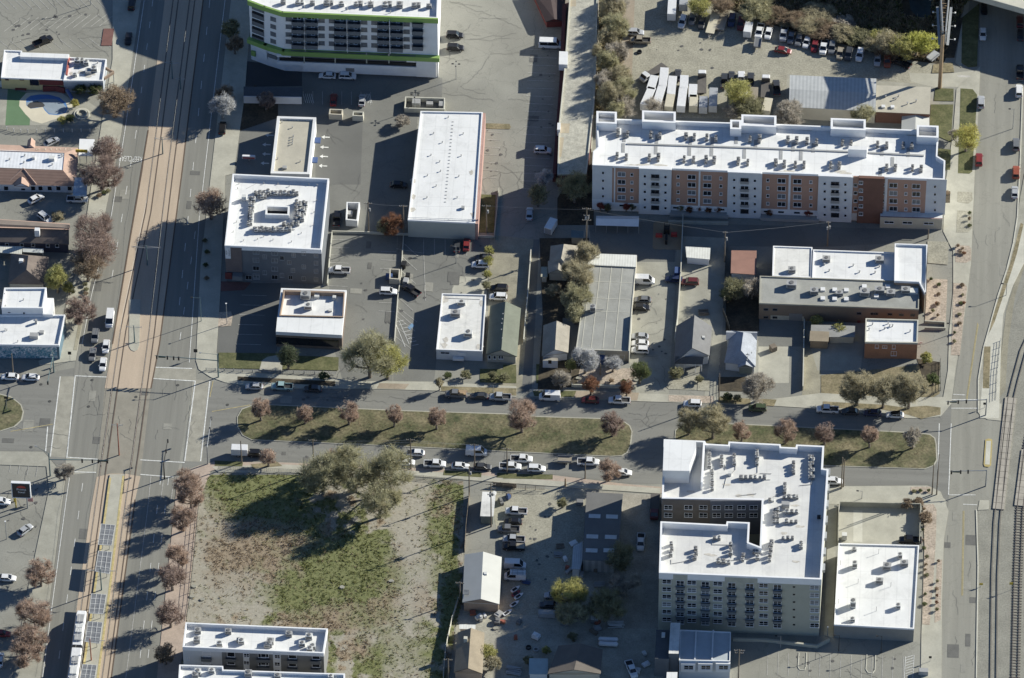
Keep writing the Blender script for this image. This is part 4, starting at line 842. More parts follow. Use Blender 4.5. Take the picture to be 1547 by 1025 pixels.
for q in upr+low: acs(Cb, [(q[0], q[1]-2.5), (q[0]-0.5, q[1]+2.5)], zr, 'small', {0: unit_g})
zz = zr
def wbar(pts, wd, m, name, ht=0.06):
    b = MB()
    for k, (p, q) in enumerate(zip(pts, pts[1:])):
        a, c = gp(p, zz), gp(q, zz); d = c-a; b.box(((a.x+c.x)/2, (a.y+c.y)/2, zz), (d.length+wd*0.5, wd, ht+0.004*k), 0, math.atan2(d.y, d.x))
    b.obj(name, m, Cb)
walkm = mat('roof walk pad', (0.33,0.335,0.33), 0.8, 0.1, 0.5, 0.05)
wbar([(948,218),(1130,224),(1280,230),(1395,236)], 0.5, walkm, 'roof_walkway', 0.25)
for x in T(760,0, 695,790, 690,850, 882,800, 877,860, 1075,808, 1070,868, 1200,815, 1197,872, 1338,800, 1385,885, 1450,830)+T(1147,0, 195,845, 310,850, 125,890, 240,895, 555,865, 705,870, 855,875, 765,930, 695,990):
    wbar([(x[0], x[1]-6), (x[0]-0.3, x[1]+6)], 0.9, walkm, 'roof_walkway')
Pp = xy(T(1147,0, 515,838, 622,842, 618,862, 510,858), zr+3.0); MB().prism(Pp, zr+0.02, zr+3.0, 0, 1).obj('lift_overrun', [offwhite, whiteroof], Cb)
stains(Cb, T(760,0, 700,708, 860,722, 1140,718, 800,945, 900,948, 740,950)+T(1147,0, 265,746, 880,776, 700,762, 170,985, 110,988, 465,985, 490,995, 560,738, 1180,440), zr+0.01, 4.2, 1.0)
fB = Fac((895,249.5), (1427,271.5), HC)
def col(a, b): return (a, b)
def onfac(x, z):                     # survey pixel of the point on the long facade at picture column x and height z
    best = None; y = 249.5+(x-895)*22/532+(HC-z)*3.98
    return (x, y)
for x0, x1 in ((925,966),(1013,1100),(1149,1237),(1332,1400)):
    fB.panel(Cb, onfac(x0, HC-0.7), onfac(x1, 3.1), orange, 0.06, 'terracotta_panel')
for x0, x1 in ((966,1013.5),(1100,1149.5),(1237,1286)):
    fB.panel(Cb, onfac(x0, HC+0.25), onfac(x1, 0), greywall, 0.9, 'bay')
    fB.panel(Cb, onfac(x0-0.7, HC+0.45), onfac(x1+0.7, HC+0.2), coping, 1.0, 'coping')
    fq = Fac((895,249.5), (1427,271.5), HC, 0.92); xm = (x0+x1)/2
    for k in range(5):
        z = HC-3.3-2.95*k
        fq.win(Cb, (xm, onfac(xm, z)[1]+0.6), 2.2, 1.7, 'win' if k < 4 else 'dark', mats={0: white if k%2 else dkgrey})
        for s in (-15.6, 15.6): fq.win(Cb, (xm+s, onfac(xm+s, z)[1]+0.6), 0.8, 1.1, 'dark' if k%2 else 'win')
        if k < 4: balcony(Cb, fq, (xm, onfac(xm, z-1.0)[1]+0.6), 2.3, galv, 0.35, 0.8)
fB.panel(Cb, onfac(1400, HC), onfac(1427.3, 3.5), greywall, 0.08, 'bay'); fB.panel(Cb, onfac(895, HC), onfac(925, 4.0), greywall, 0.05, 'bay')
fB.panel(Cb, onfac(1285.5, HC), onfac(1297.5, 3.0), orange, 0.3, 'terracotta_panel')
fB.panel(Cb, onfac(1297.5, HC+0.2), onfac(1332.5, 0), brick_dk, 0.9, 'brick_tower')
fw = Fac((895,249.5), (1427,271.5), HC, 0.07)
for x, w_ in ((939,2.1),(1045,2.2),(1068.5,2.2),(1180.7,2.2),(1204.5,2.2),(1349.5,2.2),(1384,2.2)):
    for k in range(4): fw.win(Cb, (x, onfac(x, HC-2.9-2.95*k)[1]+0.5), w_, 1.7, 'win', mats=None if (k+int(x))%3 else {1: glass_lt})
for x in (954.5,1024.5,1089,1160,1225,1334.5,1368.5):
    for k in range(4): fw.win(Cb, (x, onfac(x, HC-2.9-2.95*k)[1]+0.5), 0.8, 1.15, 'win', mats={1: glass_lt} if (k+int(x))%2 else None)
for x in (911,1412.5):
    for k in range(4): fw.win(Cb, (x, onfac(x, HC-2.7-2.95*k)[1]+0.5), 0.7, 1.1, 'dark', off=0.03)
ft = Fac((895,249.5), (1427,271.5), HC, 0.93)
for k in range(5): ft.win(Cb, (1300.6, onfac(1300.6, HC-2.5-2.95*k)[1]), 1.1, 1.3, 'win')
for k in range(4): fw.win(Cb, (1292.5, onfac(1292.5, HC-3.3-2.95*k)[1]), 1.0, 1.2, 'win', off=0.26)
for x in (940,953,1021,1042,1071,1090,1158,1180,1204,1224): fB.win(Cb, (x, onfac(x, 2.0)[1]), 1.7, 0.9, 'dark', off=0.02)
for x in (928.5,1056.5,1192.5,1338): fB.panel(Cb, onfac(x-0.7, HC-0.5), onfac(x+0.7, 3.2), white, 0.14, 'downpipe')
fB.panel(Cb, onfac(1012,1.0), onfac(1100,0), mat('podium wall', (0.34,0.335,0.315), 0.85, 0.06, 0.3), 1.6, 'podium_wall'); fB.panel(Cb, onfac(1149,1.0), onfac(1237,0), MATS['podium wall'], 1.6, 'podium_wall')
An = xy(T(1147,250, 700,283, 1052,292, 1050,320, 695,312), 4.3)
Pa = [gp(p, 4.3) for p in T(1147,250, 697,284, 1053,294, 1051,303, 695,293)]
Q4 = ccw([(p.x, p.y) for p in Pa]+[]); 
fan_ = Fac(*T(1147,250, 695,293, 1051,304), 4.3)
b0, b1 = fan_.hit(T(1147,250,695,293)[0]), fan_.hit(T(1147,250,1051,304)[0]); cc = (b0+b1)/2-fan_.n*1.6
MB().box((cc.x, cc.y, 0), ((b1-b0).length, 3.2, 4.0), 0, fan_.rz, top=1).obj('annex', [beige, whiteroof], Cb)
fan_.panel(Cb, T(1147,250,695,293)[0], T(1147,250,1052,304.5)[0], maroon, 0.2, 'cornice')
for x in (745,850,972): fan_.win(Cb, T(1147,250,x,326+(x-745)*0.03)[0], 2.6, 0.9, 'win', off=0.02)
# ---------------------------------------------------------------- things behind the long block
tn = empty('event_tent', tuple(gp((933,345),0))[:2]+(0,), 'white frame tent with open front in the shaded courtyard', 'tent')
te = [gp(p, 2.7) for p in T(760,250, 535,290, 780,292, 778,352, 532,345)]
b = MB(); r0, r1 = (te[0]+te[3])/2+Vector((0,0,0.8)), (te[1]+te[2])/2+Vector((0,0,0.8)); b.face([te[3], te[2], r1, r0]); b.face([te[1], te[0], r0, r1]); b.face([te[0], te[3], r0]); b.face([te[2], te[1], r1]); b.obj('tent_roof', coping, tn)
for k in range(5):
    for e in (te[0].lerp(te[1], k/4), te[3].lerp(te[2], k/4)): MB().tube((e.x, e.y, 0), (e.x, e.y, 2.7), 0.06).obj('leg', galv, tn)
pg = empty('playground_climber', tuple(gp((1007,357),0))[:2]+(0,), 'dark and red playground climber standing on tan play surface', 'play equipment'); p0 = gp((1007,357),0)
for dx, dy, w_, d_, h_, mm, nmm in ((0,1.2,1.4,1.4,2.0,blackm,'platform'),(-2.0,-0.4,1.8,0.7,1.0,redp,'slide'),(2.0,0,1.6,0.7,1.2,redp,'slide'),(0,-2.0,0.6,2.6,1.6,blackm,'climbing_frame')):
    MB().box((p0.x+dx, p0.y+dy, 0.1), (w_, d_, h_), 0).obj(nmm, mm, pg)
for sx in (-.7,.7):
    for sy in (.5,1.9): MB().tube((p0.x+sx, p0.y+sy, 0.1), (p0.x+sx, p0.y+sy, 3.0), 0.07).obj('post', blackm, pg)
# ---------------------------------------------------------------- grey flat workshop with white strip
O = building('workshop', 'long low grey roofed workshop with white metal strip at its far end', T(760,250, 487,570, 762,583, 718,1065, 418,1055), 3.7, beige, greyroof, 0.12, 0.2, conc_lt)
Po = xy(T(760,250, 502,505, 768,515, 763,584, 486,571), 3.95); MB().prism(Po, 0, 3.95, 0, 1).obj('metal_roof_bay', [beige, stripe_mat('white ribbed metal', (0.66,0.66,0.60), (0.74,0.74,0.68), 0, 0.7)], O)
b = MB(); zz3 = 3.60
for x0, x1 in ((505,450),(560,505),(623,572),(685,640)):
    a, c = gp(T(760,250,x0,578)[0], zz3), gp(T(760,250,x1,1050)[0], zz3); d = c-a; b.box(((a.x+c.x)/2,(a.y+c.y)/2,zz3-0.02), (d.length,0.18,0.05), 0, math.atan2(d.y,d.x))
for y in (665,760,835):
    a, c = gp(T(760,250,478-(y-570)*0.15,y)[0], zz3), gp(T(760,250,750-(y-570)*0.09,y+10)[0], zz3); d = c-a; b.box(((a.x+c.x)/2,(a.y+c.y)/2,zz3-0.025), (d.length,0.14,0.05), 0, math.atan2(d.y,d.x))
b.obj('roof_seam', conc_lt, O)
acs(O, T(760,250, 515,830), 3.58, 'tall', {0: unit_g}); MB().tube(tuple(gp(T(760,250,525,828)[0], 3.9)), tuple(gp(T(760,250,575,828)[0], 3.9)), 0.1).obj('duct', unit_g, O)
pr = [gp(p, 4.6) for p in T(760,250, 737,850, 722,1065)]; d = pr[1]-pr[0]; c = (pr[0]+pr[1])/2; MB().box((c.x, c.y, 0), (0.3, d.length, 4.6), 0, math.atan2(d.y,d.x)+rad(90)).obj('side_wall', conc_lt, O)
fO = Fac(*T(760,500, 418,105, 718,115), 3.7); fO.panel(O, T(760,500,530,118)[0], T(760,500,586,134)[0], conc_lt, 0.3, 'sign_panel'); fO.panel(O, T(760,500,532,134)[0], T(760,500,588,170)[0], bluep, 1.8, 'awning')
for x in (615,650,680): fO.win(O, T(760,500,x,150)[0], 1.6, 1.6, 'dark')
# sheds of the middle lots
def shed(name, label, pts, h, roof, wall, cat='shed', ov=0.25, slope=None):
    P = [gp(p, h) for p in pts]; W = ccw([(p.x, p.y) for p in P]); c = cen(W); root = empty(name, (c[0], c[1], 0), label, cat)
    MB().prism(inset(W, ov), 0, h-0.14, 0).obj('wall', wall, root); MB().prism(W, h-0.14, h, 0, bottom=True).obj('roof', roof, root); return root
shed('shed', 'white metal shed standing against the white wall of the dark lot', T(760,250, 1047,465, 1190,474, 1186,540, 1052,528), 2.6, stripe_mat('white ribbed metal', (0.66,0.66,0.60), (0.74,0.74,0.68), 0, 0.7), offwhite)
sr = shed('shed', 'shed with rust pink roof on the dark fenced strip', T(760,250, 1310,488, 1455,490, 1452,628, 1306,618), 3.2, roof_rust, greywall)
shed('shed', 'pale teal roofed shed half hidden in shadow behind the bare trees', T(760,250, 392,372, 462,378, 460,418, 388,415), 2.6, mat('teal metal', (0.12,0.16,0.165), 0.6), midgrey)
shed('shed', 'brown cube shed below the grey trellis roof', T(1147,500, 292,0, 402,5, 398,62, 288,58), 3.0, roof_tan, mat('brown boards', (0.25,0.19,0.13), 0.9, 0.1, 0.5, 0.1))
shed('shed', 'long low grey shed beside the small orange brick building', T(1147,250, 298,915, 550,918, 548,985, 400,985, 400,955, 296,952), 2.6, mat('grey felt roof', (0.28,0.28,0.265), 0.9), beige)
shed('shed', 'small pale cream shed between the two tan houses', T(760,250, 218,582, 256,582, 254,640, 216,640), 2.4, mat('pale felt', (0.38,0.36,0.27)), beige)
# ---------------------------------------------------------------- houses
h1 = house('house', 'house with grey brown hip roof at the head of the dark alley', Q(790,350, 318,165, 640,165, 560,470, 300,370), 3.2, 5.4, roof_gry, beige, 'ns', hip=0.18)
gable(h1, Q(790,350, 285,340, 560,340, 510,490, 290,480), 3.0, 4.6, roof_gry, beige, 'ns')
h2 = house('house', 'narrow tan roofed house with white porch beside the dark alley', Q(790,470, 235,165, 540,175, 520,480, 215,520), 3.1, 5.0, roof_gry, offwhite, 'ns')
MB().prism(xy(Q(790,470, 228,535, 400,540, 400,575, 228,570), 2.8), 0, 2.8, 0, 1).obj('porch', [white, roof_gry], h2); fh2 = Fac(*Q(790,470, 228,570, 400,575), 2.8); fh2.panel(h2, Q(790,470,290,565)[0], Q(790,470,328,605)[0], glass, 0.08, 'door')
h3 = house('house', 'charcoal roofed house with steep gable and open front porch', Q(990,470, 240,172, 652,182, 622,512, 215,598), 3.3, 7.6, mat('slate grey shingles', (0.155,0.155,0.155), 0.9, 0.1, 0.4, 0.1, 4), greywall, 'ns')
gable(h3, Q(990,470, 232,540, 556,545, 545,610, 222,602), 3.0, 4.6, roof_char, greywall, 'ew', wz=1.9)
for x in (262,330,460,530): p = gp(Q(990,470,x,700)[0], 0); MB().tube((p.x,p.y,0),(p.x,p.y,2.9),0.09).obj('porch_post', white, h3)
rbox(h3, Q(990,470,552,312)[0], 4.6, 0.7, 0.7, 1.1, unit_w, 'chimney')
h4 = house('house', 'blue grey roofed house with hipped front and grey gabled porch', Q(990,470, 870,222, 1168,270, 1150,640, 790,592), 3.1, 5.8, roof_blue, greywall, 'ns', hip=0.22)
gable(h4, Q(990,470, 955,600, 1130,605, 1128,650, 945,648), 2.9, 4.0, roof_blue, mat('sage siding', (0.20,0.23,0.21), 0.8), 'ns')
gable(h4, Q(990,470, 815,228, 1170,240, 1165,330, 810,330), 3.3, 4.4, roof_blue, greywall, 'ew')
vents(h4, Q(990,470, 1058,505, 1056,540, 1054,570, 1105,488), 4.6, 0.1, 0.4)
# ---------------------------------------------------------------- brown commercial block right of centre
HU = 6.1
Ub = building('commercial_building', 'brown walled commercial block with grey roof and stepped white roof sections', [(1148,417),(1226,420),(1352,424.5),(1389,426.5),(1388,467.3),(1147,458)], HU, mat('brown stucco wall', (0.20,0.155,0.115), 0.9, 0.07, 0.3, 0.05), greyroof, 0.3, 0.25, conc_dull)
for pp, hh, pr_ in ((T(1147,250, 80,462, 305,470, 300,644, 75,634), 5.7, 0.25), (T(1147,250, 310,483, 775,500, 775,661, 303,646), 5.9, 0.35), (T(1147,250, 778,448, 965,455, 951,735, 916,668, 775,662), 7.4, 0.6)):
    P = xy(pp, hh); MB().prism(P, 0, hh-pr_-0.1, 0, cap=False).obj('wall', brick_tan, Ub); MB().face([(x,y,hh-pr_) for x,y in P]).obj('roof', whiteroof2 if hh < 5.8 else whiteroof, Ub); MB().ring(inset(P,-0.03), inset(P,0.3), hh-pr_-0.12, hh).obj('parapet', coping, Ub)
acs(Ub, T(1147,250, 185,690, 315,725, 460,735, 605,735, 690,720, 755,735, 840,720), HU-0.3, 'big', {0: unit_g}); acs(Ub, T(1147,250, 385,540, 690,545, 187,602), 5.5, 'big', {0: unit_g})
for px in T(1147,250, 365,712, 433,714, 500,716, 365,764, 433,766, 500,768, 603,695, 672,750, 738,697): rbox(Ub, px, HU-0.3, 1.2, 1.2, 0.45, white, 'skylight')
rbox(Ub, T(1147,250,882,722)[0], HU-0.3, 2.6, 1.7, 0.7, unit_w, 'skylight'); vents(Ub, T(1147,250, 375,573, 540,577, 402,607, 575,615, 690,583, 665,618), 5.55, 0.16, 0.5)
fU = Fac((1147,458), (1388,467.3), HU)
for x, y in ((38,827),(90,828),(38,872),(90,873),(573,850),(652,852),(668,852),(750,855),(815,858),(880,860)): fU.win(Ub, T(1147,250,x,y)[0], 1.3, 0.9, 'dark', {0: dkgrey})
fU.panel(Ub, T(1147,250,172,850)[0], T(1147,250,245,920)[0], midgrey, 0.1, 'roller_door'); fU.panel(Ub, T(1147,250,563,890)[0], T(1147,250,580,915)[0], maroon, 0.06, 'door')
# ---------------------------------------------------------------- orange brick building
V_ = building('brick_building', 'small two storey orange brick building with white roof near the corner', T(1147,250, 611,878, 913,886, 908,1018, 607,1014), 6.2, brick_or, whiteroof, 0.5, 0.3, conc_lt)
fV = Fac(*T(1147,500, 607,64, 908,68), 6.2)
for x, y, w_, h_ in ((675,89,1.0,1.3),(720,92,1.3,1.0),(772,92,0.9,1.5),(772,130,1.5,1.7)): fV.win(V_, T(1147,500,x,y)[0], w_, h_, 'win')
vents(V_, T(1147,250, 650,915, 740,910, 748,925, 765,925, 720,940, 866,955, 630,945), 5.7, 0.14, 0.6)
# ---------------------------------------------------------------- big U-shaped apartment block
HD = 21.7
Db = building('apartment_building', 'large U shaped six storey apartment block in grey and olive stucco', [(1003,664),(1065,666.5),(1067,670.5),(1100,672.5),(1101,667.5),(1179,671.5),(1180,675.5),(1202,676.5),(1203,672),(1245,674),(1243,708),(1251.5,709.5),(1241,875.6),(995.7,865.5),(998,788),(1097,793),(1098,788),(1132.5,789.5),(1131,819.5),(1148,826),(1151,755.5),(1000,753)], HD, olivewall, mat('off white roof membrane', (0.63,0.625,0.60), 0.8, 0.05, 0.15, 0.03, 2.0, col2=(0.69,0.685,0.65), seam=0.08, dirt=0.15), 2.1, 0.45)
zd = HD-2.1; s3 = 270/1538
def t3(*v): return [(990+v[i]*s3, 650+v[i+1]*s3) for i in range(0, len(v), 2)]
Pp = xy(t3(75,85, 350,92, 352,150, 295,300, 295,352, 65,348), HD+2.6); MB().prism(Pp, zd+0.02, HD+2.6, 0, 1).obj('penthouse', [greywall, whiteroof], Db)
wz_ = [gp(p, HD+0.8) for p in t3(420,100, 400,450)]; d = wz_[1]-wz_[0]; c = (wz_[0]+wz_[1])/2; MB().box((c.x,c.y,zd), (0.5, d.length, 2.9), 0, math.atan2(d.y,d.x)+rad(90)).obj('parapet', coping, Db)
un = []
for x, ys in ((465,(190,220,250,280,305)),(572,(240,270,300)),(680,(215,245,270,290)),(875,(190,215,240,265,290)),(490,(350,380,410,440,470,505)),(1190,(285,315,345,365)),(1330,(235,265,295,325,355,385,410)),(1355,(235,265,295,325,355,385,410)),(1115,(470,500,530)),(1025,(695,725,755,785)),(1050,(695,725,755,785)),(1000,(965,995)),(1255,(975,1005)),(985,(600,))): un += [(x, y) for y in ys]
for y, xs in ((410,(738,778,820,860,900,938)),(580,(1108,1150,1195,1220)),(705,(1135,1175,1215)),(788,(1130,1170,1210)),(930,(1100,1140,1180)),(930,(510,550,590,628,668,708))): un += [(x, y) for x in xs]
acs(Db, t3(*[v for q in un[:78] for v in q]), zd, 'small', None)
un2 = T(760,755, 965,255, 968,285, 962,315, 1105,285, 1108,310, 1100,335, 1305,260, 1305,285, 1305,310, 1235,355, 1265,357, 1295,360, 1378,320, 1375,345, 1455,305, 1460,335, 1440,300)+T(1147,755, 62,260, 66,290, 62,320, 60,345, 232,262, 235,290)
acs(Db, un2[:21], zd, 'small')
rbox(Db, t3(1120,645)[0], zd, 2.0, 1.2, 1.6, unit_g, 'air_conditioner'); rbox(Db, t3(640,375)[0], zd, 0.9, 0.9, 1.1, unit_w, 'roof_hatch'); rbox(Db, t3(1408,748)[0], zd+0.2, 0.9, 0.6, 0.9, blackm, 'vent_hood'); rbox(Db, t3(1000,600)[0], zd, 1.4, 1.0, 0.6, unit_w, 'roof_hatch')
stains(Db, t3(620,470, 1240,830, 1105,890, 1205,650, 300,530, 720,565, 820,560)+T(760,755, 1180,315, 1205,320)+T(1147,755, 205,355), zd+0.012, 2.6, 1.0)
def pipes(root, runs, z, rd=0.07):
    for ru in runs:
        bq_ = MB()
        for a_, c_ in zip(ru, ru[1:]): bq_.tube(gp(a_, z)+Vector((0,0,.12)), gp(c_, z)+Vector((0,0,.12)), rd, n=5)
        bq_.obj('pipe_run', unit_g, root)
pipes(Db, [t3(475,190,475,310,500,500), t3(600,300,600,345), t3(690,300,690,345,610,420,590,500), t3(730,425,950,430,990,430), t3(880,300,880,370,830,395), t3(1100,560,1230,560), t3(1060,700,1240,720), t3(1010,610,1010,580,1100,540), t3(1345,420,1345,470,1240,480), t3(900,375,1000,378), t3(700,570,870,550), t3(270,260,200,310,230,330)], zd)
pipes(Db, [T(760,755, 1200,235,1200,260,1310,262,1310,335), T(760,755, 1240,350,1320,350,1380,345,1460,340), T(760,755, 965,345,965,370,1110,345)], zd)
fD = Fac((995.7,865.5), (1241,875.6), HD)
for xw in (1007.2,1045,1084.3,1153.5,1230.5):
    for k in range(6):
        y = 865.5+(xw-995.7)*0.0412+12.5+11.4*k; fD.win(Db, (xw, y), 2.3, 1.6, 'pane2', mats={1: glass_lt} if (xw > 1200 and k < 5) or (k*5+int(xw))%7 == 0 else None, off=0.06)
for xw in (1027.6,1065.6,1105.6,1132.7,1174.5):
    for k in range(6):
        y = 865.5+(xw-995.7)*0.0412+14.5+11.4*k; fD.win(Db, (xw, y), 2.0, 2.1, 'pane2', mats={1: glass_lt} if (k*3+int(xw))%6 == 0 else None, off=0.06)
        if k < 5: balcony(Db, fD, (xw, y+6.2), 2.3, mat('blue grey balcony', (0.15,0.165,0.175), 0.7), 0.8, 0.75)
for k in range(6): fD.win(Db, (1199.5, 887+11.4*k), 0.6, 0.5, 'dark', {0: blackm})
fD.panel(Db, (1017,868), (1037,943), mat('lighter olive', (0.41,0.40,0.33), 0.85), 0.05, 'stucco_panel'); fD.panel(Db, (1095,872), (1142,947), MATS['lighter olive'], 0.05, 'stucco_panel')
fE = Fac((1000,753), (1073,756), HD); fE.panel(Db, (1000,753.8), (1072.5,806), mat('brown grey stucco', (0.15,0.13,0.115), 0.85), 0.06, 'stucco_panel'); fE2 = Fac((1073,756), (1150,755.5), HD)
fE2.panel(Db, (1073,756), (1149.5,806), mat('slate stucco', (0.135,0.14,0.155), 0.85), 0.3, 'stucco_panel')
for xs, f_, o_ in (((1009.5,1040,1062.5), fE, 0.08), ((1082.5,1101,1120,1138.5), fE2, 0.32)):
    for x in xs:
        for k in range(2): f_.win(Db, (x, 766.5-(1 if f_ is fE2 else 0)+11.5*k), 2.1, 1.6, 'pane2', off=o_)
for k in range(6):
    for j in range(7):
        y0 = 715+j*24; p = gp((1247.5-(y0-715)*0.055, y0), 19.0-2.9*k); MB().box((p.x+0.6, p.y, 18.7-2.9*k), (1.1, 2.2, 1.0), 0).obj('balcony', galv, Db)
# ---------------------------------------------------------------- storage building lower right and its yard walls
Xb = building('storage_building', 'square white roofed storage building beside the grey apartment block', T(1147,755, 455,250, 917,262, 888,741, 430,716), 5.0, mat('dull grey block wall', (0.26,0.25,0.225), 0.9, 0.06, 0.4, 0.04), whiteroof, 0.4, 0.3)
for px, kd in zip(T(1147,755, 545,285, 548,380, 538,605, 535,690, 797,615, 808,325), ('mid','tall','tall','mid','tall','tall')): acs(Xb, [px], 4.6, kd, {0: unit_w})
acs(Xb, T(1147,755, 690,470, 733,388, 832,370), 4.6, 'big', {0: unit_g}); vents(Xb, T(1147,755, 685,310, 567,480, 672,640, 465,375, 455,595, 755,500), 4.6, 0.06, 1.5)
def wallrun(name, label, pts, h, wd, m, cat='wall', posts=0, pm=None, group=None):
    P = [gp(p, 0) for p in pts]; c = cen(P); root = empty(name, (c[0], c[1], 0), label, cat, group); b = MB()
    for k, (a, d_) in enumerate(zip(P, P[1:])):
        d = d_-a; L = d.length; mid = ((a.x+d_.x)/2, (a.y+d_.y)/2)
        if posts and any(s in label for s in ('wire', 'railing', 'mesh', 'post fence')):
            for zr_ in (h*.25, h*.6, h*.95): b.box((*mid, zr_), (L, 0.05, 0.06), 0, math.atan2(d.y, d.x))
            q = 0.0
            while q < L:
                c_ = a+d*(q/L); b.box((c_.x, c_.y, 0.05), (0.025, 0.025, h*.9), 0); q += 0.5
        else: b.box((*mid, 0), (L+wd*0.4, wd, h+0.003*k), 0, math.atan2(d.y, d.x))
    b.obj('panel' if posts else 'wall', m, root)
    if posts:
        for a, d_ in zip(P, P[1:]):
            n = max(1, int((d_-a).length/posts))
            for i in range(n): q = a.lerp(d_, i/n); MB().box((q.x, q.y, 0), (wd*2.2, wd*2.2, h+0.15), 0).obj('post', pm or m, root)
    return root
wallrun('wall', 'concrete wall enclosing the yard north of the square storage building', T(1147,755, 452,262, 455,75, 462,40, 925,52, 918,265), 1.9, 0.22, conc_dull)
# ---------------------------------------------------------------- apartments cut by the bottom edge
Y1 = building('apartment_building', 'grey apartment row with white roof at the bottom edge by the avenue', [(280.5,940.6),(495,950),(489,987),(276,977.5)], 10.6, midgrey, whiteroof, 1.2, 0.35)
fY = Fac((276,977.5), (489,987), 10.6); sc_ = 400/1519
for x in (1185,1325,1519+0): 
    for k in range(3): fY.win(Y1, T(0,755,x,885+44*k+(x-1185)*0.02)[0], 2.0, 1.8, 'door'); balcony(Y1, fY, T(0,755,x,915+44*k+(x-1185)*0.02)[0], 2.6, dkgrey, 0.8, 1.0)
for x in (60,235,370):
    for k in range(3): fY.win(Y1, T(380,755,x,893+46*k+(x-60)*0.03)[0], 2.0, 1.8, 'door'); balcony(Y1, fY, T(380,755,x,922+46*k+(x-60)*0.03)[0], 2.6, dkgrey, 0.8, 1.0)
for xx in (T(0,755,1082,912)[0], T(0,755,1082,960)[0]): fY.win(Y1, xx, 0.6, 1.2, 'win')
for x0 in (1412,): fY.panel(Y1, T(0,755,x0-18,875)[0], T(0,755,x0+22,1010)[0], white, 0.08, 'stucco_panel')
fY.panel(Y1, T(380,755,122,878)[0], T(380,755,172,1010)[0], white, 0.08, 'stucco_panel')
fYw = Fac((276,977.5), (489,987), 10.6, 0.08)
for k in range(3): fYw.win(Y1, T(0,755,1414,893+43*k)[0], 1.4, 1.4, 'pane2'); fYw.win(Y1, T(380,755,148,900+43*k)[0], 1.4, 1.4, 'pane2')
fY.panel(Y1, T(0,755,1048,852)[0], T(0,755,1278,1000)[0], greywall, 0.03, 'stucco_panel')
acs(Y1, T(0,755, 1135,755, 1130,810, 1260,830, 1370,805, 1385,815, 1310,760)+T(380,755, 108,815, 100,835, 90,840, 215,775, 290,830, 350,845, 335,860, 330,790), 9.4, 'mid')
Y2 = building('apartment_building', 'lower white roofed apartment row in front, cut off by the bottom edge', [(271,1004.5),(337,1006.5),(337.5,1012),(481,1017),(521,1018),(519,1085),(266,1085)], 10.6, midgrey, whiteroof, 0.8, 0.35)
acs(Y2, T(0,755, 1135,995, 1215,985, 1425,1005, 1120,1010)+T(380,755, 150,1018, 455,1020), 9.8, 'mid')
# ---------------------------------------------------------------- industrial yard buildings
z1 = house('shed', 'long metal shed with pale grey gable roof on the field edge', [(702,838),(758,842),(754.5,913),(698.6,910)], 3.6, 5.2, shed_metal, brick_tan, 'ns', cat='shed')
rbox(z1, T(380,755,1342,425)[0], 4.7, 0.8, 0.8, 0.6, unit_w, 'chimney'); rbox(z1, T(380,755,1232,532)[0], 4.4, 1.4, 1.6, 0.1, glass_lt, 'skylight')
z2 = house('house', 'tan brown gable house with chimney at the bottom of the yard', [(691,956),(732,956),(729,1018),(685.5,1016)], 3.4, 5.2, roof_tan, brick_tan, 'ns')
rbox(z2, T(380,755,1228,810)[0], 3.6, 0.9, 0.9, 2.4, conc_lt, 'chimney')
shed('awning_shed', 'small white ribbed lean-to roof behind the tan brown house', T(380,755, 1193,716, 1285,718, 1284,745, 1192,742), 2.8, stripe_mat('white ribbed metal', (0.66,0.66,0.60), (0.74,0.74,0.68), 0, 0.7), beige)
z3 = shed('shed', 'white roofed container shed beneath the big transformer pole', [(728.7,743),(749,743.6),(745.5,780.5),(725.4,780)], 3.2, whiteroof2, mat('green grey siding', (0.18,0.2,0.17), 0.85), ov=0.2)
z4 = shed('warehouse', 'dark roofed warehouse with white skylights and ribbed metal front', T(760,500, 480,925, 688,935)+T(760,755, 668,200, 640,355, 455,346), 4.6, mat('grey brown roof', (0.15,0.148,0.14), 0.85, 0.1, 0.3, 0.05), stripe_mat('ribbed grey siding', (0.42,0.42,0.40), (0.30,0.30,0.29), 0, 1.6), cat='warehouse', ov=0.15)
for px in T(760,755, 525,95, 625,98, 512,212, 618,215, 508,292, 610,292): rbox(z4, px, 4.6, 3.0, 1.3, 0.12, mat('translucent panel', (0.55,0.56,0.55), 0.5, 0.1), 'skylight')
shed('lean_to', 'ribbed pale metal lean-to on the side of the dark warehouse', T(760,755, 402,268, 456,240, 456,350, 440,400, 392,400), 3.4, stripe_mat('pale ribbed metal', (0.36,0.38,0.38), (0.45,0.47,0.47), 0, 0.5), greywall)
z5 = house('barn', 'wide brown roofed barn at the bottom edge beside the teal shed', T(760,755, 318,838, 572,860, 560,1000, 255,1000), 4.2, 5.8, mat('brown metal roof', (0.14,0.12,0.10), 0.8, 0.1, 0.4), beige, 'ns', cat='barn')
shed('shed', 'square pale teal roofed shed touching the brown barn', T(760,755, 150,910, 258,912, 258,1003, 148,1002), 3.0, mat('pale teal metal', (0.36,0.42,0.41), 0.6, 0.08), greywall)
t6h = building('townhouse', 'modern townhouse with pale blue roof bays and white stair block', [(1027.5,951.5),(1104,955),(1103,999),(1026,997.5)], 7.0, greywall, mat('pale blue roof', (0.42,0.46,0.48), 0.7, 0.08, 0.3, 0.03), 0.25, 0.2)
s4 = 250/1547
def t4(*v): return [(870+v[i]*s4, 920+v[i+1]*s4) for i in range(0, len(v), 2)]
P = xy(t4(885,130, 977,130, 960,420, 868,418), 8.2); MB().prism(P, 0, 8.2, 0, 1).obj('stair_block', [dkgrey, whiteroof2], t6h)
P = xy(t4(752,195, 886,200, 870,470, 738,466), 6.8); MB().prism(P, 0, 6.8, 0, 1).obj('wing', [dkgrey, roof_char], t6h)
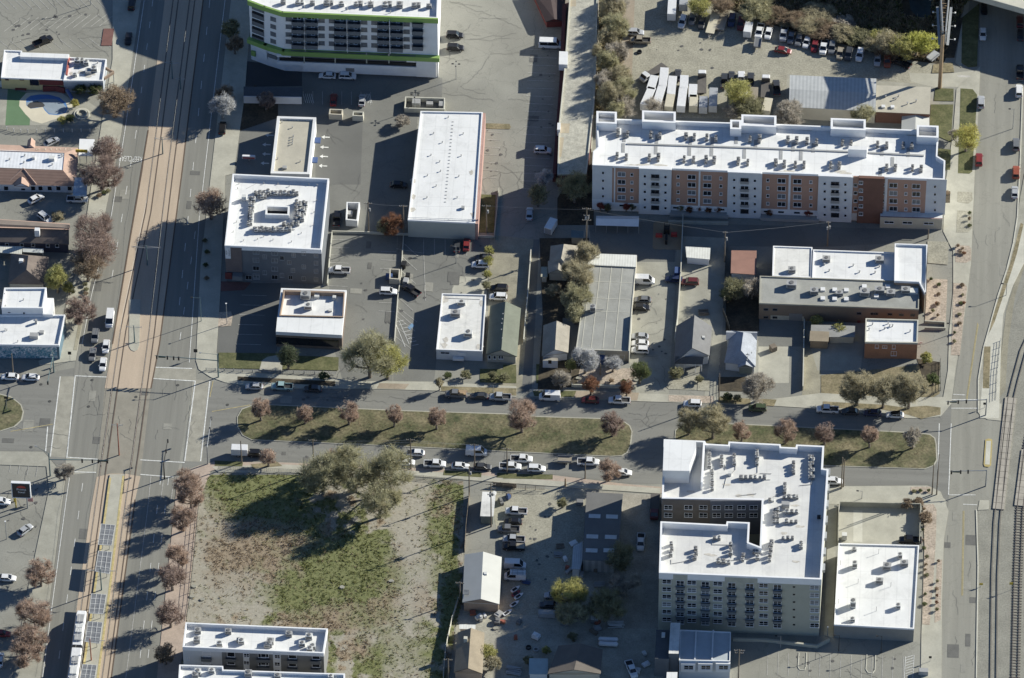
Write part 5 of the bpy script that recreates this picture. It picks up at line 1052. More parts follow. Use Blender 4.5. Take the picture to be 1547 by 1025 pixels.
P = xy(t4(850,592, 950,592, 945,680, 845,680), 6.0); MB().prism(P, 0, 6.0, 0, 1).obj('stair_block', [dkgrey, whiteroof], t6h)
fT = Fac((1026,997.5), (1103,999), 7.0)
for x in (1055,1215,1380):
    fT.panel(t6h, t4(x-72,495)[0], t4(x+62,575)[0], white, 0.7, 'bay'); ff = Fac((1026,997.5), (1103,999), 7.0, 0.72); ff.win(t6h, t4(x,548)[0], 2.4, 1.6, 'pane2')
b = MB()
for x in (1120,1280):
    a, c = gp(t4(x+4,205)[0], 6.78), gp(t4(x-8,480)[0], 6.78); d = c-a; b.box(((a.x+c.x)/2,(a.y+c.y)/2,6.7), (d.length,0.35,0.4), 0, math.atan2(d.y,d.x))
b.obj('party_wall', white, t6h)
rbox(t6h, t4(818,245)[0], 6.8, 0.9, 1.4, 0.5, unit_w, 'skylight'); 
# ---------------------------------------------------------------- sheds of the truck yard
e1 = house('shed', 'large ribbed metal shed with low gable roof in the truck yard', T(1147,0, 176,432, 672,452, 668,641, 170,614), 4.6, 5.3, metalroof, beige, 'ew', cat='shed', over=0.15)
e2 = shed('workshop', 'flat tan roofed workshop joined to the ribbed metal shed', T(1147,0, 674,490, 985,501, 978,656, 666,642), 4.2, tanroof, brick_dk, cat='workshop', ov=0.1)
vents(e2, T(1147,0, 725,560, 800,555, 900,585, 850,600, 785,572), 4.2, 0.15, 0.7); rbox(e2, T(1147,0,712,612)[0], 4.2, 1.0, 0.9, 0.5, white, 'skylight'); rbox(e2, T(1147,0,765,614)[0], 4.2, 1.0, 0.9, 0.5, white, 'skylight')
house('shed', 'small grey gable shed behind the long orange apartment block', T(1147,0, 818,668, 976,668, 976,755, 815,755), 2.8, 3.6, shed_metal, greywall, 'ns', cat='shed')
# ---------------------------------------------------------------- long narrow building with maroon wall
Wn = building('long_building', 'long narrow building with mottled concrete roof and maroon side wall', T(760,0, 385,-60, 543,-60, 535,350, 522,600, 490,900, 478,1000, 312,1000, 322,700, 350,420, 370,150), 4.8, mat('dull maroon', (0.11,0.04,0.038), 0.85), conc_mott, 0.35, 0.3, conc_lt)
for pp in (T(760,0, 322,295, 372,297, 370,372, 320,370), T(760,0, 312,705, 330,706, 328,745, 310,745)):
    P = xy(pp, 5.8); MB().prism(P, 3.5, 5.8, 0).obj('roof_box', white, Wn)
for pp, mm in ((T(760,0, 330,708, 383,710, 378,765, 328,765), mat('tan patch', (0.42,0.36,0.26), 0.9, 0.1, 0.5)), (T(760,0, 388,-30, 420,-30, 418,38, 385,38), MATS['tan patch']), (T(760,0, 326,790, 350,790, 335,900, 318,905), MATS['tan patch'])):
    P = xy(pp, 4.47); MB().face([(x,y,4.47) for x,y in P]).obj('roof_patch', mm, Wn)
Ps = [gp(p, 3.0) for p in T(760,0, 362,20, 345,450, 305,1000)]
b = MB()
for a, c in zip(Ps, Ps[1:]): d = c-a; b.box(((a.x+c.x)/2-0.5,(a.y+c.y)/2,0), (1.0, d.length, 2.8), 0, math.atan2(d.y,d.x)+rad(90))
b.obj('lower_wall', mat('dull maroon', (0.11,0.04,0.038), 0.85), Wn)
rd = house('barn', 'low maroon block standing in for ground shade at the top edge', T(760,0, 155,-70, 365,-70, 345,120, 245,125), 2.6, 3.4, mat('maroon ground shade', (0.06,0.04,0.038), 0.8), maroon, 'ns', cat='barn')  # dark maroon block stands in for shade lying on the ground
# ---------------------------------------------------------------- left edge: shops, motel, houses
a1 = building('shop', 'cream and maroon shop with weathered white roof above the pool', Q(0,50, 48,195, 252,205, 252,225, 792,245, 755,542, 12,512), 4.2, yellow_w, whiteroof, 0.35, 0.3)
fa = Fac(*Q(0,50, 12,512, 755,542), 4.2); fa.panel(a1, Q(0,50,448,536)[0], Q(0,50,755,606)[0], maroon, 0.08, 'painted_wall'); fa.panel(a1, Q(0,50,340,534)[0], Q(0,50,448,604)[0], glass, 0.06, 'door')
for x, w_ in ((80,1.0),(250,1.2)): fa.win(a1, Q(0,50,x,535)[0], w_, 0.6, 'dark', {0: maroon})
for px in Q(0,50, 303,285, 402,290, 488,294, 577,296, 668,302): rbox(a1, px, 3.85, 0.7, 0.6, 0.6, unit_w, 'vent_hood')
P = xy(Q(0,50, 232,225, 790,246, 786,292, 228,272), 5.0); MB().prism(P, 3.9, 5.0, 0).obj('raised_roof', whiteroof, a1); stains(a1, Q(0,50, 740,448), 3.87, 0.8, 1.2)
a2 = building('restaurant', 'cluttered white roofed restaurant beside the sidewalk with red edge', Q(0,50, 790,278, 1222,300, 1182,548, 728,545), 4.4, mat('blue grey boards', (0.35,0.38,0.41), 0.8), whiteroof, 0.5, 0.3)
rbox(a2, Q(0,50,1015,440)[0], 3.9, 1.6, 1.6, 0.9, unit_g, 'air_conditioner'); acs(a2, Q(0,50, 890,330, 940,325, 990,350, 860,480, 1080,420), 3.9, 'mid', {0: unit_w}); stains(a2, Q(0,50, 880,390, 930,450, 830,470, 1010,490, 950,380, 1060,470), 3.92, 2.2, 1.6); vents(a2, Q(0,50, 1010,350, 1120,350, 865,510, 1070,400), 3.9, 0.15, 0.6)
b = MB(); pa, pb2 = gp(Q(0,50,790,285)[0], 4.4), gp(Q(0,50,765,480)[0], 4.4); b.box(((pa.x+pb2.x)/2,(pa.y+pb2.y)/2,4.0), (0.5,(pa-pb2).length,0.5), 0); b.obj('red_trim', mat('red trim', (0.42,0.12,0.09), 0.8), a2)
sg = empty('sign_bracket', tuple(gp(Q(0,50,1240,470)[0],0))[:2]+(0,), 'brown V shaped sign frame on the wall of the cluttered restaurant', 'sign frame')
for pa, pb2 in ((Q(0,50,1210,395)[0], Q(0,50,1305,445)[0]), (Q(0,50,1305,445)[0], Q(0,50,1195,515)[0])):
    u, v = gp(pa, 4.0), gp(pb2, 4.0); d = v-u; MB().box(((u.x+v.x)/2,(u.y+v.y)/2,3.2), (d.length,0.35,0.9), 0, math.atan2(d.y,d.x)).obj('panel', brick_tan, sg)
u = gp(Q(0,50,1300,447)[0], 4.0); MB().tube((u.x,u.y,0),(u.x,u.y,3.4),0.12).obj('post', galv, sg)
# motel with lettered mansard roofs
def mansard(root, pts_out, ho, pts_in, hi, m, name='mansard_roof'):
    O_, I_ = [gp(p, ho) for p in pts_out], [gp(p, hi) for p in pts_in]; b = MB()
    b.face([O_[0], O_[1], I_[1], I_[0]][::-1] if (O_[1]-O_[0]).cross(I_[0]-O_[0]).z < 0 else [O_[0], O_[1], I_[1], I_[0]]); return b.obj(name, m, root)
mo = building('motel', 'motel with white ribbed roof between two lettered brown tile slopes', [(-60,224),(97.5,231.5),(95,257),(-60,251)], 4.6, offwhite, stripe_mat('white ribbed roof', (0.68,0.69,0.70), (0.76,0.77,0.78), 0, 0.9), 0.05, 0.1)
mansard(mo, Q(0,185, -400,240, 905,292), 3.0, Q(0,185, -400,312, 740,353), 4.7, tile_pink); mansard(mo, Q(0,185, -400,705, 870,735), 2.7, Q(0,185, -400,512, 722,550), 4.7, tile_brn)
O_ = [gp(p, h_) for p, h_ in zip(Q(0,185, 905,292, 870,735, 722,550, 740,353), (3.0,2.7,4.7,4.7))]; MB().face(O_[::-1]).obj('mansard_roof', tile_pink, mo)
MB().prism(xy(Q(0,185, -400,300, 880,320, 850,730, -400,700), 2.6), 0, 2.55, 0).obj('wall', white, mo)
def slope_text(root, txt, p0, h0, p1, h1, size, flip, m, wide=1.0):
    a, c = gp(p0, h0), gp(p1, h1); q = (a+c)/2; upv = (c-a).normalized(); right = Vector((1,0,0)); right = (right-upv*right.dot(upv)).normalized()
    if flip: upv, right = -upv, -right
    nn = right.cross(upv)
    me = text_mesh(txt, size, m, space=1.15); o = bpy.data.objects.new('lettering', me); C.objects.link(o); o.parent = root
    R_ = Matrix((right*wide, upv, nn)).transposed().to_4x4(); R_.translation = q+nn*(0.06 if nn.z > 0 else -0.06)-root.location; o.matrix_local = R_
lett = mat('pale roof lettering', (0.52,0.44,0.34), 0.85)
slope_text(mo, 'SUITES', Q(0,185,555,715)[0], 2.7, Q(0,185,555,535)[0], 4.7, 2.6, False, lett, 1.15)
slope_text(mo, 'SUITES', Q(0,185,620,280)[0], 3.0, Q(0,185,620,345)[0], 4.7, 2.0, True, lett, 1.5)
for px, w_ in (((265,530),0),):
    pass
for E_, m_ in ((Q(0,185, 320,205, 405,215, 400,300, 305,290), tile_pink),):
    gable(mo, E_, 3.4, 4.6, m_, offwhite, 'ns', over=0.1, wz=2.0)
rbm = MB()
for pa, pb2 in ((Q(0,185,265,530)[0], Q(0,185,95,690)[0]), (Q(0,185,265,530)[0], Q(0,185,415,715)[0])):
    u, v = gp(pa, 4.75), gp(pb2, 2.85); rbm.tube(u, v, 0.22, n=5)
rbm.obj('roof_ridge', tile_pink, mo)
gable(mo, Q(0,185, 175,655, 330,665, 335,740, 160,730), 2.9, 4.1, tile_pink, offwhite, 'ns', over=0.1, wz=2.0)
fm_ = Fac(*Q(0,185, -400,700, 850,730), 2.6, 0.02)
for x in (70,265,380,465,570,670,800,-100,-250): fm_.win(mo, Q(0,185,x,758)[0], 1.3, 1.7, 'door')
rbox(mo, Q(0,185,595,415)[0], 4.5, 1.6, 1.2, 1.0, unit_w, 'air_conditioner'); rbox(mo, Q(0,185,385,405)[0], 4.5, 0.8, 0.8, 0.9, unit_w, 'vent_hood'); vents(mo, Q(0,185, 110,430, 285,385, 275,465, 600,490, 713,370, 715,395), 4.55, 0.15, 0.4)
def canopy(name, label, pts, h, th, m, cat='canopy', legm=None, ins=0.25):
    W = xy(pts, h); c = cen(W); root = empty(name, (c[0], c[1], 0), label, cat); MB().prism(W, h-th, h, 0, bottom=True).obj('canopy_roof', m, root)
    for x, y in inset(W, ins)[:8]: MB().tube((x,y,0),(x,y,h-th),0.08).obj('leg', legm or galv, root)
    return root
canopy('canopy', 'square white canopy between the motel and two sidewalk trees', Q(0,185, 912,190, 1085,195, 1070,385, 902,380), 3.2, 0.3, offwhite)
canopy('canopy', 'pale blue canopy at the shaded end of the motel', Q(0,185, 860,632, 1005,640, 995,848, 832,842), 3.0, 0.25, mat('pale blue canvas', (0.42,0.50,0.56), 0.8, 0.2, 0.8))
vac = empty('vacancy_sign', tuple(gp(Q(0,185,945,470)[0],0))[:2]+(0,), 'yellow lettered motel sign partly under the brown sidewalk tree', 'sign'); u = gp(Q(0,185,945,470)[0], 0)
MB().box((u.x,u.y,4.2),(3.2,0.3,0.9),0).obj('sign_panel', yellowp, vac); 
for s in (-1.2,1.2): MB().tube((u.x+s,u.y,0),(u.x+s,u.y,4.2),0.1).obj('post', galv, vac)
me = text_mesh('VACANCY', 0.68, blackm); o = link('lettering', me, vac, (0,-0.16,4.65)); o.rotation_euler = (rad(90),0,0)
# brown building under the motel lot
b3 = house('house', 'dark brown gabled row house with pinkish rear slope on the left edge', Q(0,320, -430,60, 800,140, 792,375, -430,330), 3.6, 6.0, roof_brn, mat('dark blue boards', (0.05,0.055,0.085), 0.8), 'ew')
mansard(b3, Q(0,320, -430,60, 802,138), 3.66, Q(0,320, -430,172, 802,207), 6.06, tile_pink, 'rear_slope')
fb = Fac(*Q(0,320, -430,330, 792,375), 3.6, -0.3)
for x in (80,250,380,548,655): fb.win(b3, Q(0,320,x,385+(x-380)*0.02)[0], 1.0, 1.2, 'win')
rbox(b3, Q(0,320,428,235)[0], 5.0, 1.3, 1.2, 2.2, white, 'chimney')
canopy('awning', 'white ribbed carport roof along the dark row house', Q(0,320, -200,385, 256,398, 250,488, -200,455), 2.7, 0.15, stripe_mat('cream ribbed metal', (0.62,0.62,0.55), (0.52,0.52,0.46), 0, 0.6), 'carport'); canopy('awning', 'short grey carport roof next to the white ribbed one', Q(0,320, 258,410, 500,424, 500,476, 262,462), 2.5, 0.12, mat('pale grey metal', (0.48,0.50,0.48), 0.6), 'carport')
h5 = house('house', 'brown hip roofed house between the carports and the white shop', Q(0,320, 125,480, 560,520, 505,835, 92,825), 3.0, 5.6, roof_brn, beige, 'ns', hip=0.25); rbox(h5, Q(0,320,243,570)[0], 4.2, 1.1, 1.0, 1.2, white, 'air_conditioner')
b4 = building('shop', 'white shop behind the mural building', Q(0,430, 50,38, 532,36, 492,270, 18,266), 8.0, offwhite, whiteroof, 0.5, 0.35)
P = xy(Q(0,430, 520,155, 617,156, 606,345, 490,343), 6.2); MB().prism(P, 0, 6.2, 0).obj('side_wing', white, b4); fb4 = Fac(*Q(0,430, 18,266, 492,270), 8.0); fb4.win(b4, Q(0,430,105,322)[0], 0.9, 0.5, 'dark'); fb4.win(b4, Q(0,430,275,330)[0], 0.6, 0.9, 'dark'); vents(b4, Q(0,430, 55,120, 270,180, 60,255), 7.5, 0.12, 0.4)
b5 = building('shop', 'white roofed corner shop with blue mural wall at the junction', Q(0,430, -400,345, 748,348, 676,696, -400,682), 5.5, mat('mural blue', (0.10,0.16,0.20), 0.8, 0.2, 0.5), whiteroof, 0.6, 0.3)
fb5 = Fac(*Q(0,430, -400,682, 676,696), 5.5)
mm_ = bpy.data.materials.new('mural'); mm_.use_nodes = True; n = mm_.node_tree.nodes; l = mm_.node_tree.links; bs = n['Principled BSDF']; ge = n.new('ShaderNodeNewGeometry')
wv = n.new('ShaderNodeTexNoise'); wv.inputs['Scale'].default_value = 0.75; wv.inputs['Detail'].default_value = 5; wv.inputs['Distortion'].default_value = 2.2; l.new(ge.outputs['Position'], wv.inputs['Vector'])
rp = n.new('ShaderNodeValToRGB'); cr_ = rp.color_ramp; cr_.elements[0].position = 0.33; cr_.elements[0].color = (0.04,0.08,0.11,1); cr_.elements[1].position = 0.62; cr_.elements[1].color = (0.66,0.68,0.68,1); e_ = cr_.elements.new(0.46); e_.color = (0.12,0.32,0.40,1); e2_ = cr_.elements.new(0.54); e2_.color = (0.34,0.36,0.40,1); l.new(wv.outputs[0], rp.inputs[0]); l.new(rp.outputs[0], bs.inputs['Base Color'])
fb5.panel(b5, Q(0,430,-380,705)[0], Q(0,430,660,845)[0], mm_, 0.06, 'mural_panel'); rbox(b5, Q(0,430,390,590)[0], 4.9, 2.2, 1.4, 1.1, unit_g, 'air_conditioner'); rbox(b5, Q(0,430,478,548)[0], 4.9, 1.2, 0.9, 0.6, unit_g, 'air_conditioner'); rbox(b5, Q(0,430,413,425)[0], 4.9, 0.6, 0.6, 1.3, unit_g, 'vent_hood'); vents(b5, Q(0,430, 205,660, 60,525, 80,530), 4.9, 0.1, 0.5)
# ---------------------------------------------------------------- viaduct, billboard, boundary walls and fences
vd = empty('viaduct', (180, 130, 0), 'concrete road viaduct deck at the top right corner', 'bridge')
vp = [gp((1478,-4), 10.5), gp((1560,19), 10.5)]; vdir = (vp[1]-vp[0]).normalized(); vn = Vector((-vdir.y, vdir.x, 0))
v0, v1 = vp[0]-vdir*95, vp[1]+vdir*60
dk = [v0, v1, v1+vn*40, v0+vn*40]; MB().prism([(p.x,p.y) for p in dk], 8.9, 10.0, 0, bottom=True).obj('deck', conc_lt, vd)
for e in (0.0, 39.5):
    a, c = v0+vn*(e+.2), v1+vn*(e+.2); d = c-a; MB().box(((a.x+c.x)/2,(a.y+c.y)/2,10.0), (d.length,0.4,0.9), 0, math.atan2(d.y,d.x)).obj('barrier', conc_lt, vd)
for k in range(5):
    for e in (5, 20, 35):
        q = v0+vdir*(20+k*30)+vn*e; MB().tube((q.x,q.y,0),(q.x,q.y,8.95),0.9,n=10).obj('column', concrete, vd)
bb = empty('billboard', tuple(gp((1419.6,133),0))[:2]+(0,), 'tall monopole billboard seen end on beside the side street', 'billboard'); q = gp((1419.6,133), 0)
MB().tube((q.x,q.y,0),(q.x,q.y,20.2),0.55,0.5,n=10).obj('pole', tan_st, bb)
for s, dx in ((-1,-0.55),(1,0.9)):
    ang = rad(90)+s*rad(3.0)*-1; L_ = 16.0; cx = q.x+dx+0.2; cy = q.y+7.6
    bp = MB().box((cx, cy, 16.2), (L_*.93, 0.28, 5.0), 0, ang).obj('panel', galv, bb)
    MB().box((cx+s*0.75, cy, 16.0), (L_*.93, 0.7, 0.08), 0, ang).obj('catwalk', galv, bb)
    for k in range(3):
        y = q.y+2.5+k*5.2; MB().box((cx+s*2.3, y, 15.9), (0.4,0.5,0.3), 0).tube((cx+s*0.8,y,16.0),(cx+s*2.3,y,16.0),0.06).obj('floodlight', unit_w, bb)
for k in range(9): MB().box((q.x+0.2, q.y+0.5+k*1.8, 16.5), (1.7,0.16,0.16), 0).box((q.x+0.2, q.y+0.5+k*1.8, 20.8), (1.7,0.16,0.16), 0).obj('brace', tan_st, bb)
MB().tube((q.x,q.y+0.4,19.2),(q.x,q.y+15.2,19.2),0.35,n=8).obj('beam', tan_st, bb)
wallrun('wall', 'white boundary wall east of the grey workshop car park', T(760,250, 1032,300, 1020,620, 1000,900, 985,1015), 1.7, 0.25, conc_lt)
wallrun('wall', 'pale concrete wall along the courtyard below the long apartment block', T(760,250, 950,332, 1290,340), 0.9, 0.6, concrete)
wallrun('wall', 'low white retaining wall between the two grey parking lots', T(380,250, 872,405, 858,640, 840,760, 820,1020), 0.8, 0.22, conc_lt)
wallrun('wall', 'low white wall beside the charcoal hotel', T(380,250, 462,395, 447,550, 435,690), 0.9, 0.25, conc_lt)
wallrun('wall', 'white wall running behind the long warehouse lot', T(380,250, 462,388, 640,392, 878,402, 1270,412, 1392,418), 0.8, 0.25, conc_lt)
wallrun('wall', 'concrete wall at the end of the lawn beside the warehouse', T(380,250, 1418,145, 1392,425), 1.0, 0.25, conc_dull)
wallrun('wall', 'pale wall on the left side of the dark alley', T(760,250, 160,505, 145,720, 128,900, 118,1020), 1.6, 0.25, conc_lt)
wallrun('wall', 'long pale wall between bare trees and the mottled roof building', T(760,0, 548,-60, 545,240, 535,340, 525,600, 505,880), 1.8, 0.25, concrete)
wallrun('wall', 'white patio wall above the drained pool', Q(0,50, -60,620, 150,622, 730,640), 2.2, 0.25, mat('blue white wall', (0.48,0.53,0.58), 0.8))
wallrun('wall', 'maroon bar wall with window beside the pool', Q(0,50, 498,668, 640,664, 740,690), 1.9, 0.5, maroon)
wallrun('wall', 'white block wall along the tan courtyard below the brown block', T(1147,250, 258,905, 250,1290), 1.6, 0.25, conc_lt)
wallrun('wall', 'low white wall in front of the red leaved street trees', T(760,500, 395,312, 395,322, 760,332), 1.0, 0.25, conc_lt)
wallrun('wall', 'concrete planter wall east of the brown commercial block', T(1147,250, 950,905, 1065,912, 1065,945, 950,942), 0.9, 0.3, concrete)
wallrun('wall', 'pale concrete ledge along the foot of the olive apartment block', T(1147,755, -150,810, -40,812, 40,815, 200,835, 330,850, 400,815), 1.0, 0.5, concrete)
wallrun('fence', 'white post fence curving round the pool garden', Q(0,185, -40,60, 80,85, 160,110, 240,118, 320,118, 1135,108), 1.1, 0.06, conc_dull, 'fence', 2.2, signwht)
wallrun('fence', 'dark mesh fence on the left edge of the vacant field', T(0,755, 1140,30, 1110,350, 1085,600, 1068,700), 1.6, 0.05, darkfence, 'fence', 3.0, galv)
wallrun('fence', 'rusty fence between the vacant field and the industrial yard', [(709,752),(704,800),(702,835)], 1.8, 0.06, wood, 'fence', 2.5, wood)
wallrun('fence', 'crooked pale fence beside the tan brown house', T(380,755, 1185,590, 1150,700, 1115,860, 1100,1040), 1.8, 0.10, conc_lt, 'fence', 2.5, galv)
wallrun('fence', 'tall dark fence on the shady strip beside the rust pink shed', T(760,250, 1285,470, 1275,600, 1262,850, 1300,950), 1.9, 0.06, darkfence, 'fence', 3.0, wood)
wallrun('fence', 'wire fence between the charcoal and blue grey roofed houses', T(760,500, 1245,100, 1240,260, 1235,400), 1.3, 0.05, galv, 'fence', 2.5, wood)
wallrun('fence', 'wire fence along the sidewalk of the vacant field', [(330,709),(440,714),(560,719),(640,724),(700,729)], 1.2, 0.03, darkfence, 'fence', 3.0, galv)
wallrun('fence', 'wooden fence in front of the container shed yard', T(380,500, 1385,890, 1519,900), 1.5, 0.08, wood, 'fence', 2.0, wood)
wallrun('fence', 'wire fence in front of the gravel truck lot', T(760,500, 0,905, 130,912, 240,918), 1.5, 0.06, wood, 'fence', 2.0, wood)
wallrun('fence', 'grey railing on the side street near the rail crossing', T(1147,500, 1385,60, 1365,250, 1358,400), 1.1, 0.05, galv, 'fence', 2.4, galv)
wallrun('fence', 'dark railing at the corner yard behind three bare trees', T(1147,500, 1038,180, 1040,345, 960,395), 1.3, 0.05, darkfence, 'fence', 2.4, darkfence)
wallrun('railing', 'pale metal railing above the planting bed below the lawn', T(380,500, -260,228, -50,236, 120,240, 485,252), 0.9, 0.08, galv, 'railing', 2.4, galv)
wallrun('barrier', 'white yard wall south of the brown commercial block', T(1147,250, 0,880, 255,892), 1.6, 0.2, concrete)
# bin enclosures
def enclosure(label, pts, h, m, wd=0.3, cat='bin enclosure', mi=None):
    P = xy(pts, h); c = cen(P); root = empty('bin_enclosure', (c[0], c[1], 0), label, cat); MB().ring(P, inset(P, wd), 0, h).obj('wall', m, root); I = inset(P, wd+0.5)
    return root
enclosure('cream bin enclosure next to the red parked sedan', T(380,0, 448,625, 525,628, 520,660, 443,656), 2.0, beige)
enclosure('grey bin enclosure at the corner of the bank lot', T(380,0, 582,640, 645,642, 640,668, 578,665), 2.0, conc_lt)
eg = enclosure('pale walled equipment enclosure behind the long white warehouse', T(380,0, 882,555, 1110,562, 1108,628, 876,622), 1.6, conc_lt)
for px, sz in zip(T(380,0, 945,592, 1022,598, 1090,605), ((2.2,1.8,1.6),(1.8,1.2,1.0),(1.4,1.8,1.4))): rbox(eg, px, 0.05, *sz, unit_g, 'generator')
e4 = enclosure('white fronted bin enclosure between the hotel and the shaded lot', T(380,250, 545,210, 622,212, 608,318, 540,312), 2.4, offwhite, 0.35)
rbox(e4, T(380,250,562,280)[0], 0.1, 1.6, 1.4, 1.3, unit_g, 'dumpster')
enclosure('tan bin enclosure with a blue dumpster beside the white wall', T(380,250, 792,592, 852,595, 848,655, 790,650), 2.0, beige)
# ================================================================== vehicles
CARCOL = {}
def carpaint(k, col, met=0.0):
    m = bpy.data.materials.new('paint '+k); m.use_nodes = True; n = m.node_tree.nodes; l = m.node_tree.links; b = n['Principled BSDF']
    g = n.new('ShaderNodeNewGeometry'); a = n.new('ShaderNodeTexNoise'); a.inputs['Scale'].default_value = 1.5; a.inputs['Detail'].default_value = 4; l.new(g.outputs['Position'], a.inputs['Vector'])
    r = n.new('ShaderNodeMapRange'); r.inputs['To Min'].default_value = 0.85; r.inputs['To Max'].default_value = 1.12; l.new(a.outputs[0], r.inputs[0])
    s = n.new('ShaderNodeVectorMath'); s.operation = 'SCALE'; s.inputs[0].default_value = col; l.new(r.outputs[0], s.inputs['Scale']); l.new(s.outputs[0], b.inputs['Base Color'])
    b.inputs['Roughness'].default_value = 0.32; b.inputs['Metallic'].default_value = met; b.inputs['Coat Weight'].default_value = 0.4; CARCOL[k] = m
for k, c in dict(white=(.72,.72,.71), silver=(.40,.41,.42), grey=(.17,.175,.18), dark=(.055,.057,.06), black=(.014,.014,.016), red=(.21,.03,.03), maroon=(.13,.03,.03), blue=(.03,.04,.085), ltblue=(.42,.50,.55), green=(.06,.085,.05), orange=(.30,.085,.045), cream=(.60,.55,.42), teal=(.30,.42,.42), tan=(.33,.29,.22), brown=(.10,.07,.06)).items(): carpaint(k, c)
lampw = mat('headlamp', (0.75,0.75,0.72), 0.2, 0.02, 1.0, 0.0); lampr = mat('tail lamp', (0.35,0.02,0.02), 0.3, 0.02, 1.0, 0.0); chrome = mat('bumper', (0.25,0.25,0.26), 0.4, 0.05, 1.0, 0.0)
bedmat = mat('truck bed liner', (0.03,0.03,0.032), 0.8, 0.15, 1.0, 0.05); deckmat = mat('flatbed deck', (0.11,0.10,0.09), 0.85, 0.15, 0.6, 0.1)
def loft(b, st, m=0, capm=None):
    """st = list of (x, [(half_width, z)...]) cross-sections mirrored left and right"""
    idx = []
    for x, sec in st:
        i = len(b.v); n = len(sec)
        for w_, z in sec: b.v.append((x, w_, z))
        for w_, z in reversed(sec): b.v.append((x, -w_, z))
        idx.append((i, 2*n))
    for (i, n), (j, _) in zip(idx, idx[1:]):
        for k in range(n):
            b.f.append((i+k, i+(k+1)%n, j+(k+1)%n, j+k)); b.m.append(m)
    i, n = idx[0]; b.f.append(tuple(range(i, i+n))[::-1]); b.m.append(m)
    i, n = idx[-1]; b.f.append(tuple(range(i, i+n))); b.m.append(m)
VEH = {}
def wheel_mesh(r, w_):
    b = MB(); n = 12
    P = [(r*math.cos(k*2*math.pi/n), r*math.sin(k*2*math.pi/n)) for k in range(n)]
    for s in (-1, 1):
        i = len(b.v); b.v += [(x, s*w_/2, z) for x, z in P]; b.f.append(tuple(range(i, i+n)) if s < 0 else tuple(range(i, i+n))[::-1]); b.m.append(0)
        i = len(b.v); b.v += [(x*.6, s*(w_/2+0.012), z*.6) for x, z in P]; b.f.append(tuple(range(i, i+n)) if s < 0 else tuple(range(i, i+n))[::-1]); b.m.append(1)
    for k in range(n): b.f.append((k, (k+1)%n, 2*n+(k+1)%n, 2*n+k)); b.m.append(0)
    return b.mesh('wheel', [tyre, hub])
